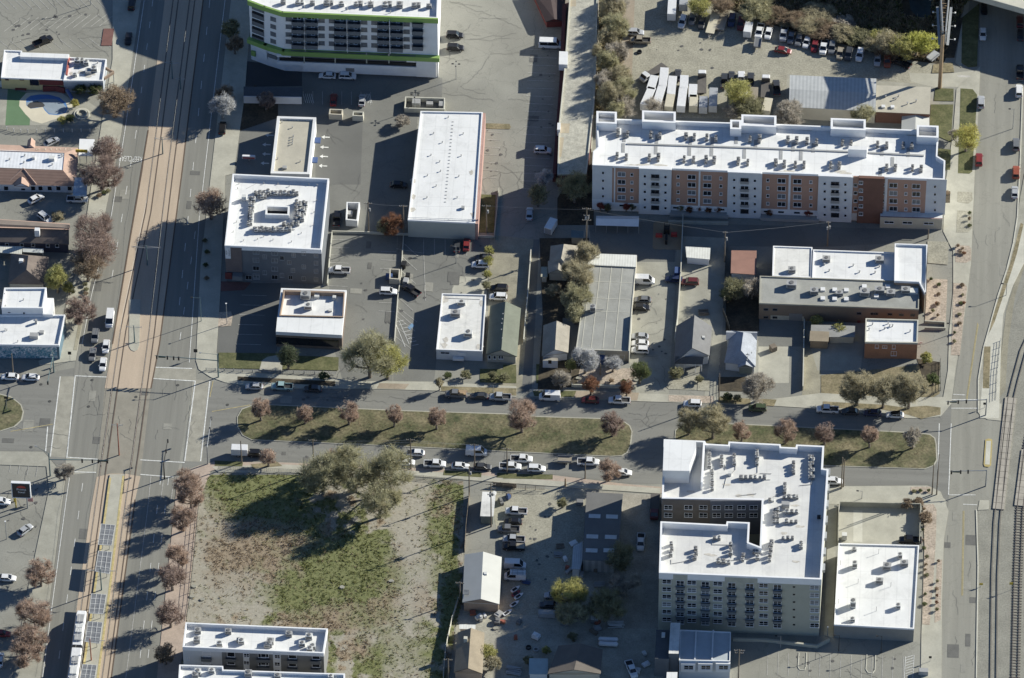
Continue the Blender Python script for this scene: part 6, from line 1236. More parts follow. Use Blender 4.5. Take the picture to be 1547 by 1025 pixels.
def proto(kind):
    if kind in VEH: return VEH[kind]
    parts = []          # (name, mesh, local position, colour slot or None)
    if kind in ('sedan', 'suv', 'pickup', 'van', 'minibus'):
        L_, W_, hood, belt, roof, cab = {'sedan': (4.7,1.82,.86,.95,1.44,(-1.95,-1.35,.35,1.15)), 'suv': (4.75,1.92,1.02,1.10,1.74,(-2.22,-1.95,.45,1.12)), 'pickup': (5.7,2.0,1.12,1.18,1.86,(-.75,-.55,1.0,1.6)), 'van': (5.6,2.05,1.25,1.35,2.45,(-2.72,-2.66,1.25,2.05)), 'minibus': (6.6,2.2,1.3,1.4,2.7,(-3.2,-3.15,1.6,2.3))}[kind]
        b = MB(); h2, w2 = L_/2, W_/2; z0 = 0.28 if kind == 'sedan' else 0.36; rear = belt if kind in ('sedan','suv','van','minibus') else belt
        def sec(ws, zt): return [(w2*ws*.93, z0), (w2*ws, z0+.22), (w2*ws, zt-.20), (w2*ws*.95, zt-.05), (w2*ws*.86, zt)]
        if kind == 'pickup':
            loft(b, [(-.62, sec(1, belt)), (1.1, sec(1, belt)), (2.0, sec(.98, hood)), (2.6, sec(.93, hood-.08)), (2.83, sec(.84, hood-.28))], 0)
            b.box((-1.74, 0, z0), (2.24, W_*.9, .42), 0, top=1)
            for s in (-1, 1): b.box((-1.74, s*(w2-.06), z0+.05), (2.24, .13, belt-z0-.1), 0)
            b.box((-2.82, 0, z0), (.12, W_*.98, belt-z0-.08), 0); b.box((-.66, 0, z0), (.1, W_*.97, belt-z0-.05), 0)
            b.box((-2.91, 0, z0+.02), (.1, W_*.95, .22), 4)
        else:
            re_ = .9 if kind == 'sedan' else .96
            loft(b, [(-h2, sec(re_*.92, rear-.22)), (-h2+.16, sec(re_, rear-.05)), (cab[0], sec(1, belt)), (cab[3]-.25, sec(1, belt)), (cab[3]+.45, sec(.99, hood)), (h2-.3, sec(.93, hood-.10)), (h2, sec(.82, hood-.30))], 0)
        x0, x1, x2, x3 = cab; wb, wt = w2*.90, w2*(.74 if kind in ('sedan','suv','pickup') else .86)
        zb = belt-.03
        b.face([(x1, -wt, roof), (x2, -wt, roof), (x2, wt, roof), (x1, wt, roof)], 0)
        b.box(((x1+x2)/2, 0, roof-.02), (x2-x1-.1, wt*2-.08, .05), 0)
        for s in (-1, 1):          # pillars in body colour
            for (xa, xb) in ((x0, x1), (x3, x2)): b.tube((xa, s*wb, zb), (xb, s*wt, roof), .05, n=4, m=0)
            if kind != 'pickup': b.tube(((x1+x2)/2, s*(wb*.99), zb), ((x1+x2)/2, s*wt, roof), .05, n=4, m=0)
            b.tube((x1, s*wt, roof), (x2, s*wt, roof), .05, n=4, m=0)
            b.box((x3-.15, s*(w2+.08), belt), (.16, .18, .14), 0)
        for s in (-1, 1):
            b.box((h2-.16 if kind != 'pickup' else 2.72, s*w2*.62, hood-.42), (.22, .34, .14), 2); b.box((-h2+.03 if kind != 'pickup' else -2.88, s*w2*.72, belt-.38), (.10, .28, .2), 3)
        if kind in ('van', 'minibus'):
            for s in (-1, 1): b.face([(x0, s*wb, zb), (x0+ (x2-x0)*.62, s*wb, zb), (x0+(x2-x0)*.62, s*wt, roof), (x1, s*wt, roof)][::s], 0)
            b.face([(x0, wb, zb), (x0, -wb, zb), (x1, -wt, roof), (x1, wt, roof)], 0)
        parts.append(('body', b.mesh('body', [CARCOL['white'], bedmat, lampw, lampr, chrome]), (0,0,0), 0))
        g = MB().face([(x3, -wb, zb), (x3, wb, zb), (x2, wt, roof), (x2, -wt, roof)]); parts.append(('windscreen', g.mesh('windscreen', [carglass]), (0,0,0), None))
        if kind not in ('van',):
            g = MB(); o = -.02 if kind == 'minibus' else 0; g.face([(x0+o, wb*.9, zb+.1), (x0+o, -wb*.9, zb+.1), (x1+o, -wt*.9, roof-.1), (x1+o, wt*.9, roof-.1)] if kind == 'minibus' else [(x0, wb, zb), (x0, -wb, zb), (x1, -wt, roof), (x1, wt, roof)]); parts.append(('rear_window', g.mesh('rear_window', [carglass]), (0,0,0), None))
        for s in (-1, 1):
            g = MB()
            if kind == 'van': q = [(x0+(x2-x0)*.64, s*wb, zb), (x3, s*wb, zb), (x2, s*wt, roof), (x0+(x2-x0)*.64, s*wt, roof)]
            elif kind == 'minibus': q = [(x0+.3, s*(wb+.03), zb+.1), (x3, s*(wb+.03), zb+.1), (x2, s*(wt+.03), roof-.25), (x0+.3, s*(wt+.03), roof-.25)]
            else: q = [(x0, s*wb, zb), (x3, s*wb, zb), (x2, s*wt, roof), (x1, s*wt, roof)]
            g.face(q if s < 0 else q[::-1]); parts.append(('side_window', g.mesh('side_window', [carglass]), (0,0,0), None))
        r = {'sedan': .33, 'suv': .37, 'pickup': .40, 'van': .37, 'minibus': .40}[kind]; wm = wheel_mesh(r, .24)
        for fx in (-h2*.60, h2*.62):
            for s in (-1, 1): parts.append(('wheel', wm, (fx, s*(w2-.10), r), None))
    elif kind in ('box_truck', 'flatbed_truck'):
        b = MB(); loft(b, [(1.7, [(1.0,.6),(1.1,.9),(1.1,2.1),(.95,2.45)]), (3.0, [(1.0,.6),(1.1,.9),(1.1,2.1),(.95,2.4)]), (3.5, [(1.0,.6),(1.1,.9),(1.08,1.55),(.95,1.6)]), (3.95, [(.9,.6),(1.0,.9),(1.0,1.3),(.9,1.4)])], 0)
        parts.append(('body', b.mesh('cab', [CARCOL['white']]), (0,0,0), 0))
        g = MB().face([(3.52,-.95,1.58),(3.52,.95,1.58),(3.03,.88,2.36),(3.03,-.88,2.36)]); parts.append(('windscreen', g.mesh('windscreen', [carglass]), (0.02,0,.02), None))
        for s in (-1,1):
            g = MB(); q = [(2.0,s*1.12,1.5),(3.1,s*1.12,1.5),(2.95,s*1.12,2.1),(2.0,s*1.12,2.1)]; g.face(q if s < 0 else q[::-1]); parts.append(('side_window', g.mesh('side_window', [carglass]), (0,0,0), None))
        if kind == 'box_truck': parts.append(('cargo_box', MB().box((-1.4,0,1.0),(5.9,2.35,2.5),0).mesh('cargo_box', [CARCOL['white']]), (0,0,0), 0))
        else:
            fb_ = MB().box((-1.55,0,.95),(6.3,2.4,.22),0).box((1.5,0,1.0),(.15,2.3,1.3),0)
            parts.append(('flatbed', fb_.mesh('flatbed', [deckmat]), (0,0,0), None))
        parts.append(('chassis', MB().box((-.6,0,.55),(8.2,.9,.4),0).mesh('chassis', [blackm]), (0,0,0), None))
        wm = wheel_mesh(.47, .32)
        for fx in (-3.2,-2.2,2.9):
            for s in (-1,1): parts.append(('wheel', wm, (fx, s*.95, .47), None))
    elif kind in ('box_trailer', 'short_trailer', 'flat_trailer', 'utility_trailer'):
        L_, W_, H_ = {'box_trailer': (7.6,2.35,2.5), 'short_trailer': (4.2,2.1,2.1), 'flat_trailer': (8.6,2.4,.25), 'utility_trailer': (3.6,1.9,.5)}[kind]
        b = MB(); zt = .75
        b.box((0,0,zt),(L_,W_,H_),0)
        if H_ > 1: b.box((-L_/2-.015,0,zt+.1),(.04,W_*.9,H_*.88),1).box((0,0,zt+H_),(L_*.98,W_*.96,.03),0)
        if kind == 'utility_trailer':
            b.box((0,W_/2,zt+.5),(L_,.06,.4),1).box((0,-W_/2,zt+.5),(L_,.06,.4),1)
        parts.append(('box' if H_ > 1 else 'deck', b.mesh('trailer_box', [CARCOL['white'], chrome]), (0,0,0), 0))
        parts.append(('drawbar', MB().tube((L_/2,.5,.7),(L_/2+1.3,0,.6),.06).tube((L_/2,-.5,.7),(L_/2+1.3,0,.6),.06).tube((L_/2+1.2,0,.6),(L_/2+1.2,0,.05),.05).mesh('drawbar', [chrome]), (0,0,0), None))
        wm = wheel_mesh(.38, .25)
        for fx in ((-.5,-1.35) if L_ > 5 else (-.35,)):
            for s in (-1,1): parts.append(('wheel', wm, (fx, s*(W_/2-.12), .38), None))
    VEH[kind] = parts; return parts
GND = 0.085
def car(kind, x, y, ang, col, label, group=None, name=None, cat=None, extra=None, sc=1.0):
    p = gp((x, y), 0.85); nm = name or {'sedan':'parked_car','suv':'parked_car','pickup':'pickup_truck','van':'van','minibus':'minibus'}.get(kind, kind)
    r = empty(nm, (p.x, p.y, GND), label, cat or {'sedan':'car','suv':'suv','pickup':'pickup','van':'van','minibus':'minibus','box_truck':'truck','flatbed_truck':'truck'}.get(kind, 'trailer'), group, rad(ang))
    if sc != 1.0: r.scale = (sc,)*3
    for n_, me, loc, slot in proto(kind):
        link(n_, me, r, loc, 0, {slot: CARCOL[col]} if slot is not None else None)
    if extra == 'blackroof': MB().box((-.5,0,1.47),(1.7,1.35,.04),0).obj('sunroof', carglass, r, off=(0,0,0))
    if extra == 'hood': MB().box((1.55,0,.90),(1.2,1.3,.05),0).obj('hood_panel', blackm, r, off=(0,0,0))
    if extra == 'rack':
        b = MB()
        for k in (-2,-.7,.6): b.box((k,0,2.5),(.08,1.7,.12),0)
        for s in (-.5,.2,.6): b.box((-.7,s,2.62),(3.4,.1,.06),0)
        b.obj('ladder_rack', galv, r, off=(0,0,0))
    if extra == 'load': MB().box((-1.75,0,.78),(2.0,1.6,.75),0).box((-1.6,.3,1.5),(1.0,.8,.35),0).obj('load', tan_st, r, off=(0,0,0))
    if extra == 'tonneau': MB().box((-1.74,0,1.06),(2.1,1.75,.08),0).obj('bed_cover', CARCOL['tan'], r, off=(0,0,0))
    if extra == 'open': MB().box((-.5,0,1.42),(2.0,1.3,.10),0).obj('cabin', blackm, r, off=(0,0,0))
    return r
K1 = 'cars parked along the boulevard'; K2 = 'cars lined up along the hedge of the truck yard'; K3 = 'cars waiting or driving on the avenue'; K4 = 'cars in the parking lots'; K5 = 'cars on the side street'; K6 = 'vehicles of the industrial yard'; K7 = 'trucks and trailers of the truck yard'
CARS = [
('pickup',65,62,35,'black','black pickup alone on the striped lot above the cream shop',K4),
('suv',199,6,90,'black','black SUV in tower shade cut by the top edge on the left sidewalk apron',K4),('sedan',194,58,-90,'black','black sedan in tower shade beside the dark red mulch bed',K4),
('sedan',78,214,38,'silver','silver sedan parked beside the pink tile slope of the motel',K4),('suv',336,193,90,'black','small black car under the white bare tree by the avenue',K3),
('sedan',54,300,40,'white','white sedan turning in the shaded motel court',K4),('pickup',117,301,0,'white','white pickup with black bed beneath the pale blue canopy',K4),('suv',68,329,-42,'white','white car parked aslant behind the dark brown row house',K4),
('van',166,483,-90,'white','white cargo van heading down the avenue',K3),('suv',143.5,508,-90,'grey','dark grey SUV behind the grey sedan in the kerb lane',K3),('sedan',160,523,-90,'white','white sedan just ahead of the cargo van',K3),('sedan',139.5,535,-90,'grey','grey sedan first in the kerb lane at the junction',K3),('sedan',155.5,550,-90,'white','white sedan stopped first at the crosswalk line',K3),
('sedan',15,569,180,'white','white sedan cut near the left edge below the mural',K1),('sedan',46,570,180,'white','white sedan ahead of another white one below the mural',K1),
('suv',2,758,0,'white','white car at the left edge next to the black sign',K4),('sedan',38,800,50,'silver','silver sedan crossing the empty corner lot',K4),('sedan',10.5,873,0,'white','white sedan in the lower left lot beside the reddish tree',K4),('sedan',2,957,0,'red','dark red car half cut by the left edge',K4),('sedan',0,996,90,'white','white car barely showing at the lower left edge',K4),
('suv',687,53,0,'black','black SUV nearer the top in the pair beside the green banded block',K4),('suv',688,72,0,'black','black SUV lower in the pair beside the green banded block',K4),('sedan',494.5,114,180,'white','white sedan parked against the shaded podium wall',K4),('suv',525,115,0,'white','white SUV parked against the shaded podium wall',K4),('sedan',504,150,90,'red','red sedan parked above the cream bin enclosure',K4),('sedan',547,151,90,'silver','silver sedan parked half out of the tower shadow',K4),
('minibus',832,68,0,'white','white shuttle bus in the long shadow of the maroon wall',K4),('suv',820,227,0,'white','white SUV alone lower in the long shadow of the maroon wall',K4),
('suv',960,49,0,'silver','pale car at the end of the truck yard by the dirt strip',K7),('pickup',967,61,180,'tan','olive pickup below a pale car at the dirt strip',K7),
('box_trailer',1015,17,-90,'white','pale box trailer at the top of the truck yard',K7),('box_trailer',1033,3,-90,'silver','grey box trailer cut by the top edge of the picture',K7),('suv',1031,33,-100,'white','white wagon below the grey box trailer',K7),('sedan',1046,28,-95,'grey','grey sedan with white hood right of the white wagon',K7),('sedan',1060,34,-95,'dark','dark car left of the cream flat trailer',K7),
('flat_trailer',1077,35,-100,'cream','long cream flat trailer with its drawbar casting a shadow',K7),('flat_trailer',1092,30,-100,'tan','dull brown flat trailer right of the cream one',K7),('suv',1105.5,31,-95,'blue','dark blue SUV in the row along the creek bank',K7),('suv',1119.5,36,-95,'maroon','maroon SUV behind the white box trailer',K7),('short_trailer',1130,49,-97,'white','tall white enclosed trailer casting a big shadow',K7),('pickup',1147.5,47,-98,'white','white pickup right of the enclosed trailer',K2),('sedan',1161,49.5,-98,'white','white sedan right of the white pickup',K2),('utility_trailer',1145,66,-95,'grey','small grey trailer in front of the white pickup',K7),
('pickup',1184,51,-95,'silver','silver pickup with an open bed, first after the gap in the hedge row',K2),('sedan',1195,56.5,-97,'grey','grey sedan second after the gap in the hedge row',K2),('sedan',1207,60,-100,'grey','greenish grey sedan beside the white one in the hedge row',K2),('sedan',1219,63,-102,'white','long white sedan left of the red car',K2),('sedan',1231,69,-98,'red','rusty red sedan in the hedge row',K2),('pickup',1244.5,71,-97,'white','white pickup with dark cab right of the rusty red sedan',K2),('suv',1257,72,-95,'grey','grey SUV under the overhanging hedge twigs',K2),('sedan',1269,80,-95,'tan','dusty tan sedan half under a bush',K2),('suv',1282,82,-97,'dark','dark grey SUV before the white wagon',K2),('suv',1299,83,-98,'white','white wagon with roof bars in the hedge row',K2),('sedan',1326,90,-95,'silver','pale silver sedan standing apart near the yellow bush',K2),('suv',1340.5,92,-90,'orange','rust red SUV beside the silver sedan under the yellow bush',K2),('pickup',1361.5,95,150,'black','black pickup under the edge of the yellow bush',K2),('utility_trailer',1410,86,52,'silver','silver utility trailer at the foot of the billboard',K7),('sedan',1183,76,-10,'red','red sports car standing across the yard',K7),
('flatbed_truck',985,112,226,'white','white flatbed truck parked aslant with long dark deck',K7),
('sedan',1024,113,90,'dark','dark grey car alone above the white trailers',K7),('flatbed_truck',1060.5,124,92,'white','white cab flatbed truck among the white trailers',K7),('pickup',1094.5,122,90,'dark','dark pickup left of the olive tree in the truck yard',K7),('sedan',1105,116,90,'dark','dark car behind the olive tree crown',K7),('pickup',1119.5,119,90,'white','white pickup behind the olive tree crown',K7),('pickup',1134,121,90,'dark','dark pickup right of the olive tree in the truck yard',K7),('flatbed_truck',1156.5,131,90,'white','white cab truck with dark deck beside the metal shed',K7),('pickup',1173,132,95,'dark','dark pickup between the truck and the metal shed',K7),
('sedan',1485,51,-90,'white','white sedan driving in the shade of the viaduct',K5),('sedan',1487,12,-90,'black','black car in the darkest shade by the viaduct edge',K5),('suv',1541,32,90,'maroon','dark red SUV in viaduct shade at the right edge',K5),('sedan',1541.5,52,90,'dark','dark grey sedan in viaduct shade at the right edge',K5),('pickup',1541,109,90,'black','black pickup half in the viaduct shadow',K5),('suv',1539.5,137,90,'white','white SUV below the black pickup at the right edge',K5),('suv',1482,154,90,'silver','silver SUV parked beside the lawn of the side street',K5),('suv',1535,218,90,'grey','grey SUV parked on the right kerb',K5),('suv',1479,241,90,'red','red SUV parked by the long apartment block corner',K5),('suv',1535,260,90,'orange','orange red SUV parked on the right kerb',K5),('sedan',1533,290,90,'silver','silver sedan last in the right kerb row',K5),
('pickup',509,330,90,'black','black pickup in the narrow gap beside the hotel',K4),('sedan',602.5,279,0,'black','black sedan hidden in the warehouse shadow',K4),('sedan',690.7,371,90,'dark','dark sedan beside a red one below the warehouse',K4),('sedan',704.7,369,90,'red','red sedan below the long white warehouse',K4),('suv',725.5,400,180,'white','white SUV by the ivy covered fence',K4),('sedan',731,389,180,'dark','dark sedan in shade above the white SUV by the ivy',K4),('pickup',512.5,408.5,180,'white','white pickup parked beside the hotel side wall',K4),('suv',586.5,440.5,0,'white','white SUV next to the low wall and the tan bin enclosure',K4),('pickup',621,438,142,'black','black pickup parked aslant across the stall lines',K4),('suv',754,435.5,180,'black','black SUV behind the green roofed house',K4),('suv',752.5,448.5,180,'white','white SUV behind the green roofed house',K4),
('sedan',800,322,90,'ltblue','pale blue sedan in the shaded alley entrance',K4),('short_trailer',832,346,70,'white','white camper trailer in the shaded backyard',K4),('van',973,424.5,0,'white','white van parked beside the grey workshop',K4),('sedan',970.6,452.5,180,'grey','grey sedan below the white van at the workshop',K4),('sedan',969,464,0,'black','black open topped car beside the workshop',K4),('sedan',966.5,508,180,'silver','silver sedan first in the trio at the workshop front',K4),('sedan',967,518.5,180,'white','white sedan in the middle of the trio at the workshop front',K4),('suv',967,529,180,'white','white SUV lowest of the trio at the workshop front',K4),('suv',1042.5,426,180,'maroon','dark maroon SUV on the driveway behind the charcoal house',K4),('sedan',1018,421.5,180,'blue','blue car tight against the white boundary wall',K4),
('sedan',384,583.5,180,'silver','silver sedan half hidden behind the lawn railing',K1),('pickup',426,584,180,'teal','pale teal pickup below the pine tree',K1),('sedan',472.5,587,180,'dark','dark sedan in tree shade on the north kerb',K1),('pickup',688.5,595.5,180,'grey','grey work pickup loaded with tools on the north kerb',K1),('sedan',723.5,598,180,'dark','dark sedan between the work pickup and the silver pickup',K1),('pickup',755.5,600,180,'silver','silver pickup in front of the green roofed house',K1),('van',830.5,600,180,'white','white cargo van parked on the north kerb',K1),('sedan',891.5,604,180,'maroon','dark maroon sedan in the shade of a red tree',K1),('pickup',935.5,605,180,'white','white pickup with grey bed below the small red tree',K1),('suv',1046,610,180,'white','white SUV near the utility pole on the north kerb',K1),('suv',1144.5,616.5,180,'green','dark green SUV below the bare spreading tree',K1),('pickup',1250,618.5,180,'white','white pickup with black bed left of three bare trees',K1),('sedan',1284,621.5,180,'dark','dark sedan in the shade under three bare trees',K1),('sedan',1318,623.5,180,'blue','dark blue sedan under the three bare trees',K1),('sedan',1352,626.5,180,'white','white sedan with black roof at the street corner',K1),
('sedan',628,684,180,'white','white coupe with black hood on the south carriageway',K3),('suv',613,698.5,0,'white','white SUV partly under the big willow',K1),('pickup',657,701,0,'white','white pickup on the south kerb right of the willow',K1),('sedan',695.5,704,0,'white','white sedan on the south kerb beside a grey one',K1),('sedan',729,705,0,'dark','dark grey sedan beneath the white moving van',K1),('van',719.5,683.5,0,'white','white van driving on the south carriageway',K3),('pickup',771,705,0,'white','white pickup beneath the pickup with a black bed',K1),('pickup',788,693.5,0,'white','white pickup with black bed driving past the parked ones',K3),('suv',810.5,708,0,'white','white SUV ending the parked row at the driveway',K1),('utility_trailer',853,696,180,'tan','loaded tan trailer standing in the south carriageway',K1),('pickup',889,698,0,'white','white pickup with black bed behind the tan trailer',K3),('sedan',941,713.5,0,'white','white car beneath the reddish bare tree',K1),('sedan',519,696,0,'white','white car hidden under the willow twigs',K1),('suv',389,685.5,0,'black','black SUV towing position behind the white box trailer',K1),('short_trailer',362,684,0,'white','white box trailer parked at the start of the south kerb',K1),
('suv',1259,727,0,'white','white SUV peeking out beside the grey apartment block',K1),('pickup',968,819,-90,'white','white pickup parked in the shade beside the apartment block',K6),('pickup',954,1011,-70,'white','white pickup at the bottom edge of the shaded yard',K6),('pickup',779.5,772.5,180,'white','white utility pickup topmost in the gravel lot row',K6),('sedan',775,788,180,'black','black car second in the gravel lot row',K6),('pickup',768,799.5,180,'grey','grey pickup third in the gravel lot row',K6),('pickup',776,815,180,'silver','silver pickup fourth in the gravel lot row',K6),('pickup',776,826,180,'black','black pickup with tan bed cover at the end of the gravel lot row',K6),('van',778,854.5,0,'white','white van beside the pale gable shed',K6),('van',778,871.5,180,'white','white van with ladder rack beside the pale gable shed',K6),('sedan',836,899,180,'silver','silver car under the pale yellow tree',K6),('sedan',828,913.5,180,'dark','dark car below the silver one under the yellow tree',K6),('pickup',1375,816,180,'black','black pickup inside the walled concrete yard',K4),('flatbed_truck',989,768,-90,'maroon','maroon truck in shade beside the apartment court',K6),
]
for c in CARS:
    kind, x, y, ang, col, label, grp = c
    ex = 'blackroof' if 'black roof' in label else 'hood' if 'black hood' in label else 'rack' if 'ladder rack' in label else 'load' if 'loaded with tools' in label else 'tonneau' if 'bed cover' in label else 'open' if 'open topped' in label else None
    car(kind, x, y, ang, col, label.replace('towing position ', ''), grp, extra=ex)
s9 = 230/1547
for k, (x, y, L_, ang, lab, col, kd) in enumerate([(195,470,1,75,'white box trailer leaning left at the near end of the front row','white','box_trailer'),(240,330,.75,80,'short white box trailer behind the left leaning one','white','box_trailer'),(310,455,1,80,'white box trailer second in the front row, partly under twigs','white','box_trailer'),(352,275,1,88,'long white box trailer at the back, left of the dark car','white','box_trailer'),(437,360,1,88,'white box trailer third from the left in the back row','white','box_trailer'),(415,515,.7,85,'short cream box trailer in the front row behind twigs','cream','box_trailer'),(560,325,.7,90,'short white box trailer left of the flatbed truck','white','box_trailer'),(540,480,1,87,'large white box trailer in the middle of the front row','white','box_trailer'),(650,415,.7,90,'white box trailer touching the flatbed truck','white','box_trailer'),(657,515,.62,90,'cream box trailer lowest beside the flatbed truck','cream','box_trailer'),(757,530,.6,90,'grey box trailer below the flatbed truck','silver','box_trailer'),(857,480,1,90,'long pale grey box trailer with mottled roof right of the flatbed truck','silver','box_trailer'),(1040,525,.7,90,'grey box trailer left of the olive tree trunk','grey','box_trailer'),(1160,470,.75,90,'white box trailer right of the olive tree trunk','white','box_trailer'),(1268,455,.8,90,'tan box trailer between the olive tree and a truck','tan','box_trailer'),(1405,555,.7,82,'cream box trailer below the white cab truck','cream','box_trailer')]):
    p = gp((950+x*s9, 80+y*s9), 2.0); r = empty('box_trailer', (p.x, p.y, GND), lab, 'trailer', K7, rad(ang+180)); r.scale = (0.95*L_, 0.98, 0.95)
    for n_, me, loc, slot in proto(kd): link(n_, me, r, loc, 0, {slot: CARCOL[col]} if slot is not None else None)
# tram
tm = empty('tram', tuple(gp((125,932),0.0))[:2]+(0.14,), 'white light rail tram standing at the station platform', 'tram', None)
a, c = gp((125.0,932),0), gp((112.3,1027),0); td = (c-a); td.z = 0; td.normalize(); tm.rotation_euler = (0,0,math.atan2(-td.y,-td.x))
def tram_sec(x0, x1, nose):
    b = MB(); W_ = 1.32; S_ = [(x0, [(W_,.35),(W_,3.2),(W_*.85,3.55)]), (x1-(2.2 if nose else 0), [(W_,.35),(W_,3.2),(W_*.85,3.55)])]
    if nose: S_ += [(x1-1.0, [(W_*.97,.35),(W_*.95,2.9),(W_*.75,3.3)]), (x1, [(W_*.8,.4),(W_*.8,1.2),(W_*.6,1.35)])]
    loft(b, S_, 0); return b
for x0, x1, ns in ((-12.6,0.0,True),(-26.5,-13.6,False)):
    bd = tram_sec(x0, x1, ns).obj('body', CARCOL['white'], tm, off=(0,0,0))
    for s in (-1,1): MB().box(((x0+x1)/2-.4, s*1.33, 1.5), (x1-x0-(3 if ns else 1), .03, 1.1), 0).obj('window', carglass, tm, off=(0,0,0))
    for k, (dx, l_, mm) in enumerate(((2.2,2.0,unit_g),(5.2,2.6,unit_w),(8.6,2.4,unit_g))): MB().box((x0+dx,0,3.55),(l_,1.7,.45),0).obj('roof_unit', mm, tm, off=(0,0,0))
MB().face([(-.02,-.75,1.45),(-.02,.75,1.45),(-.98,.95,3.25),(-.98,-.95,3.25)]).obj('windscreen', carglass, tm, off=(.12,0,-.04))
MB().box((-13.1,0,.5),(1.0,2.4,2.9),0).obj('bellows', blackm, tm, off=(0,0,0))
pt = MB(); pt.tube((-9,-.6,3.9),(-8,0,4.9),.04).tube((-9,.6,3.9),(-8,0,4.9),.04).tube((-8,-.9,4.9),(-8,.9,4.9),.05); pt.obj('pantograph', galv, tm, off=(0,0,0))
for x in (-3,-4.8,-13.1,-22,-24):
    for s in (-1,1): link('wheel', wheel_mesh(.34,.14), tm, (x, s*.75, .30))
# dumpsters, tanks, crates
def dumpster(x, y, ang, label, col, lids=2, sz=(1.8,1.3,1.2)):
    p = gp((x,y),0.6); r = empty('dumpster', (p.x,p.y,GND), label, 'dumpster', None, rad(ang)); MB().box((0,0,0.1),sz,0).obj('body', col, r, off=(0,0,0))
    for k in range(lids): MB().box(((k-.5*(lids-1))*sz[0]/lids,0,sz[2]+.1),(sz[0]/lids*.92,sz[1]*.95,.07),0).obj('lid', unit_w if lids > 1 else col, r, off=(0,0,0))
dumpster(853.5,941,-10,'dark dumpster with two white lids at the edge of the shaded yard', midgrey, 2, (2.0,1.6,1.4)); dumpster(898,937.5,0,'dark dumpster with pale lids below the shaded trees', midgrey, 2, (1.9,1.5,1.4)); dumpster(588,419,0,'blue dumpster inside the tan bin enclosure', bluep, 1); dumpster(1275.5,812,0,'white roofed container box in the walled yard', unit_w, 1, (1.3,1.3,1.6)); dumpster(826,928.5,0,'long pale container box in the shaded yard', unit_g, 1, (4.2,1.6,1.3)); dumpster(1023,411,90,'blue bins standing against the white boundary wall', bluep, 1, (2.4,1.4,1.1)); dumpster(876,760,0,'dark bin at the gravel lot gate', midgrey, 1); dumpster(1168,527,30,'grey cube crate on the tan courtyard', wood, 1, (1.6,1.6,1.4)); dumpster(1395,1016,0,'grey roofed kiosk box at the bottom edge near the side street', unit_g, 1, (2.4,1.4,1.3))
dumpster(610,401,80,'black dumpster north of the low wall', blackm, 1); dumpster(616,418,85,'black dumpster close to the low wall', blackm, 1, (1.4,1.1,1.2)); dumpster(613,426,80,'grey scrap bin beside the black pickup', unit_g, 1)
for k, y in enumerate((966,973)):
    p = gp((919,y),0.9); r = empty('storage_tank', (p.x,p.y,GND), ('upper' if k == 0 else 'lower')+' white horizontal tank of the pair in the shaded yard', 'tank'); b = MB()
    n = 12
    for x0, x1, r0, r1 in ((-2.5,-2.2,.25,.6),(-2.2,2.2,.6,.6),(2.2,2.5,.6,.25)): b.tube((x0,0,.8),(x1,0,.8),r0,r1,n=12)
    b.obj('body', white, r, off=(0,0,0)); MB().box((-1.5,0,0),(.2,.9,.4),0).obj('saddle', galv, r, off=(0,0,0)); MB().box((1.5,0,0),(.2,.9,.4),0).obj('saddle', galv, r, off=(0,0,0))
rp_ = random.Random(5)
for k, (x, y, l_, w_, mm, lab) in enumerate(((714,977,3.2,1.6,unit_g,'stack of grey pipes beside the tan brown house'),(713,985,2.4,1.4,unit_g,'lower heap of grey pipes beside the tan brown house'),(776,1013,4.0,3.0,unit_g,'stack of grey posts at the bottom of the yard'),(930,944,4.4,2.0,unit_w,'stack of pale boards below the shaded trees'),(905,884,3.0,1.6,unit_g,'grey pallet stack in front of the dark warehouse'),(1063,472,3.2,2.0,wood,'pile of loose lumber behind the charcoal roofed house'),(795,880,2.5,1.2,bluep,'blue rack of parts beside the dark warehouse'),(846,825,2.2,1.6,wood,'heap of scrap metal left of the dark warehouse'),(843,838,2.4,1.6,unit_g,'pallets of grey parts left of the dark warehouse'))):
    p = gp((x,y),0.3); r = empty('material_stack', (p.x,p.y,GND), lab, 'stack', None, rad(rp_.uniform(-15,15))); b = MB()
    for i in range(9): b.box((rp_.uniform(-.15,.15), (i-4)*w_/9, 0.02+rp_.uniform(0,.5)), (l_*rp_.uniform(.7,1), w_/11, .14), 0, rp_.uniform(-.12,.12))
    b.obj('boards', mm, r, off=(0,0,0)); MB().box((0,0,0),(l_*.8,w_,.12),0).obj('pallet', wood, r, off=(0,0,0))
# ================================================================== trees
LEAF = {k: mat('leaves '+k, c, 0.9, 0.30, 0.5, 0.22, 3.0, col2=c2, transl=0.45) for k, c, c2 in (
 ('russet', (0.404,0.307,0.253), (0.652,0.503,0.397)), ('plum', (0.306,0.232,0.204), (0.496,0.388,0.326)), ('brown', (0.299,0.238,0.167), (0.488,0.382,0.278)), ('olive', (0.245,0.245,0.149), (0.440,0.420,0.259)),
 ('straw', (0.403,0.368,0.254), (0.624,0.563,0.386)), ('yellow', (0.532,0.453,0.154), (0.700,0.686,0.246)), ('lime', (0.595,0.595,0.147), (0.700,0.700,0.241)), ('green', (0.114,0.148,0.069), (0.223,0.250,0.118)), ('pine', (0.094,0.120,0.073), (0.175,0.201,0.122)),
 ('brick', (0.24,0.125,0.08), (0.38,0.21,0.13)), ('bare', (0.447,0.402,0.341), (0.672,0.619,0.531)), ('white', (0.700,0.700,0.673), (0.700,0.700,0.700)), ('willow', (0.367,0.355,0.224), (0.596,0.559,0.361)), ('ygreen', (0.400,0.400,0.153), (0.618,0.583,0.248)), ('red', (0.419,0.120,0.102), (0.574,0.205,0.152)))}
TREE = {}
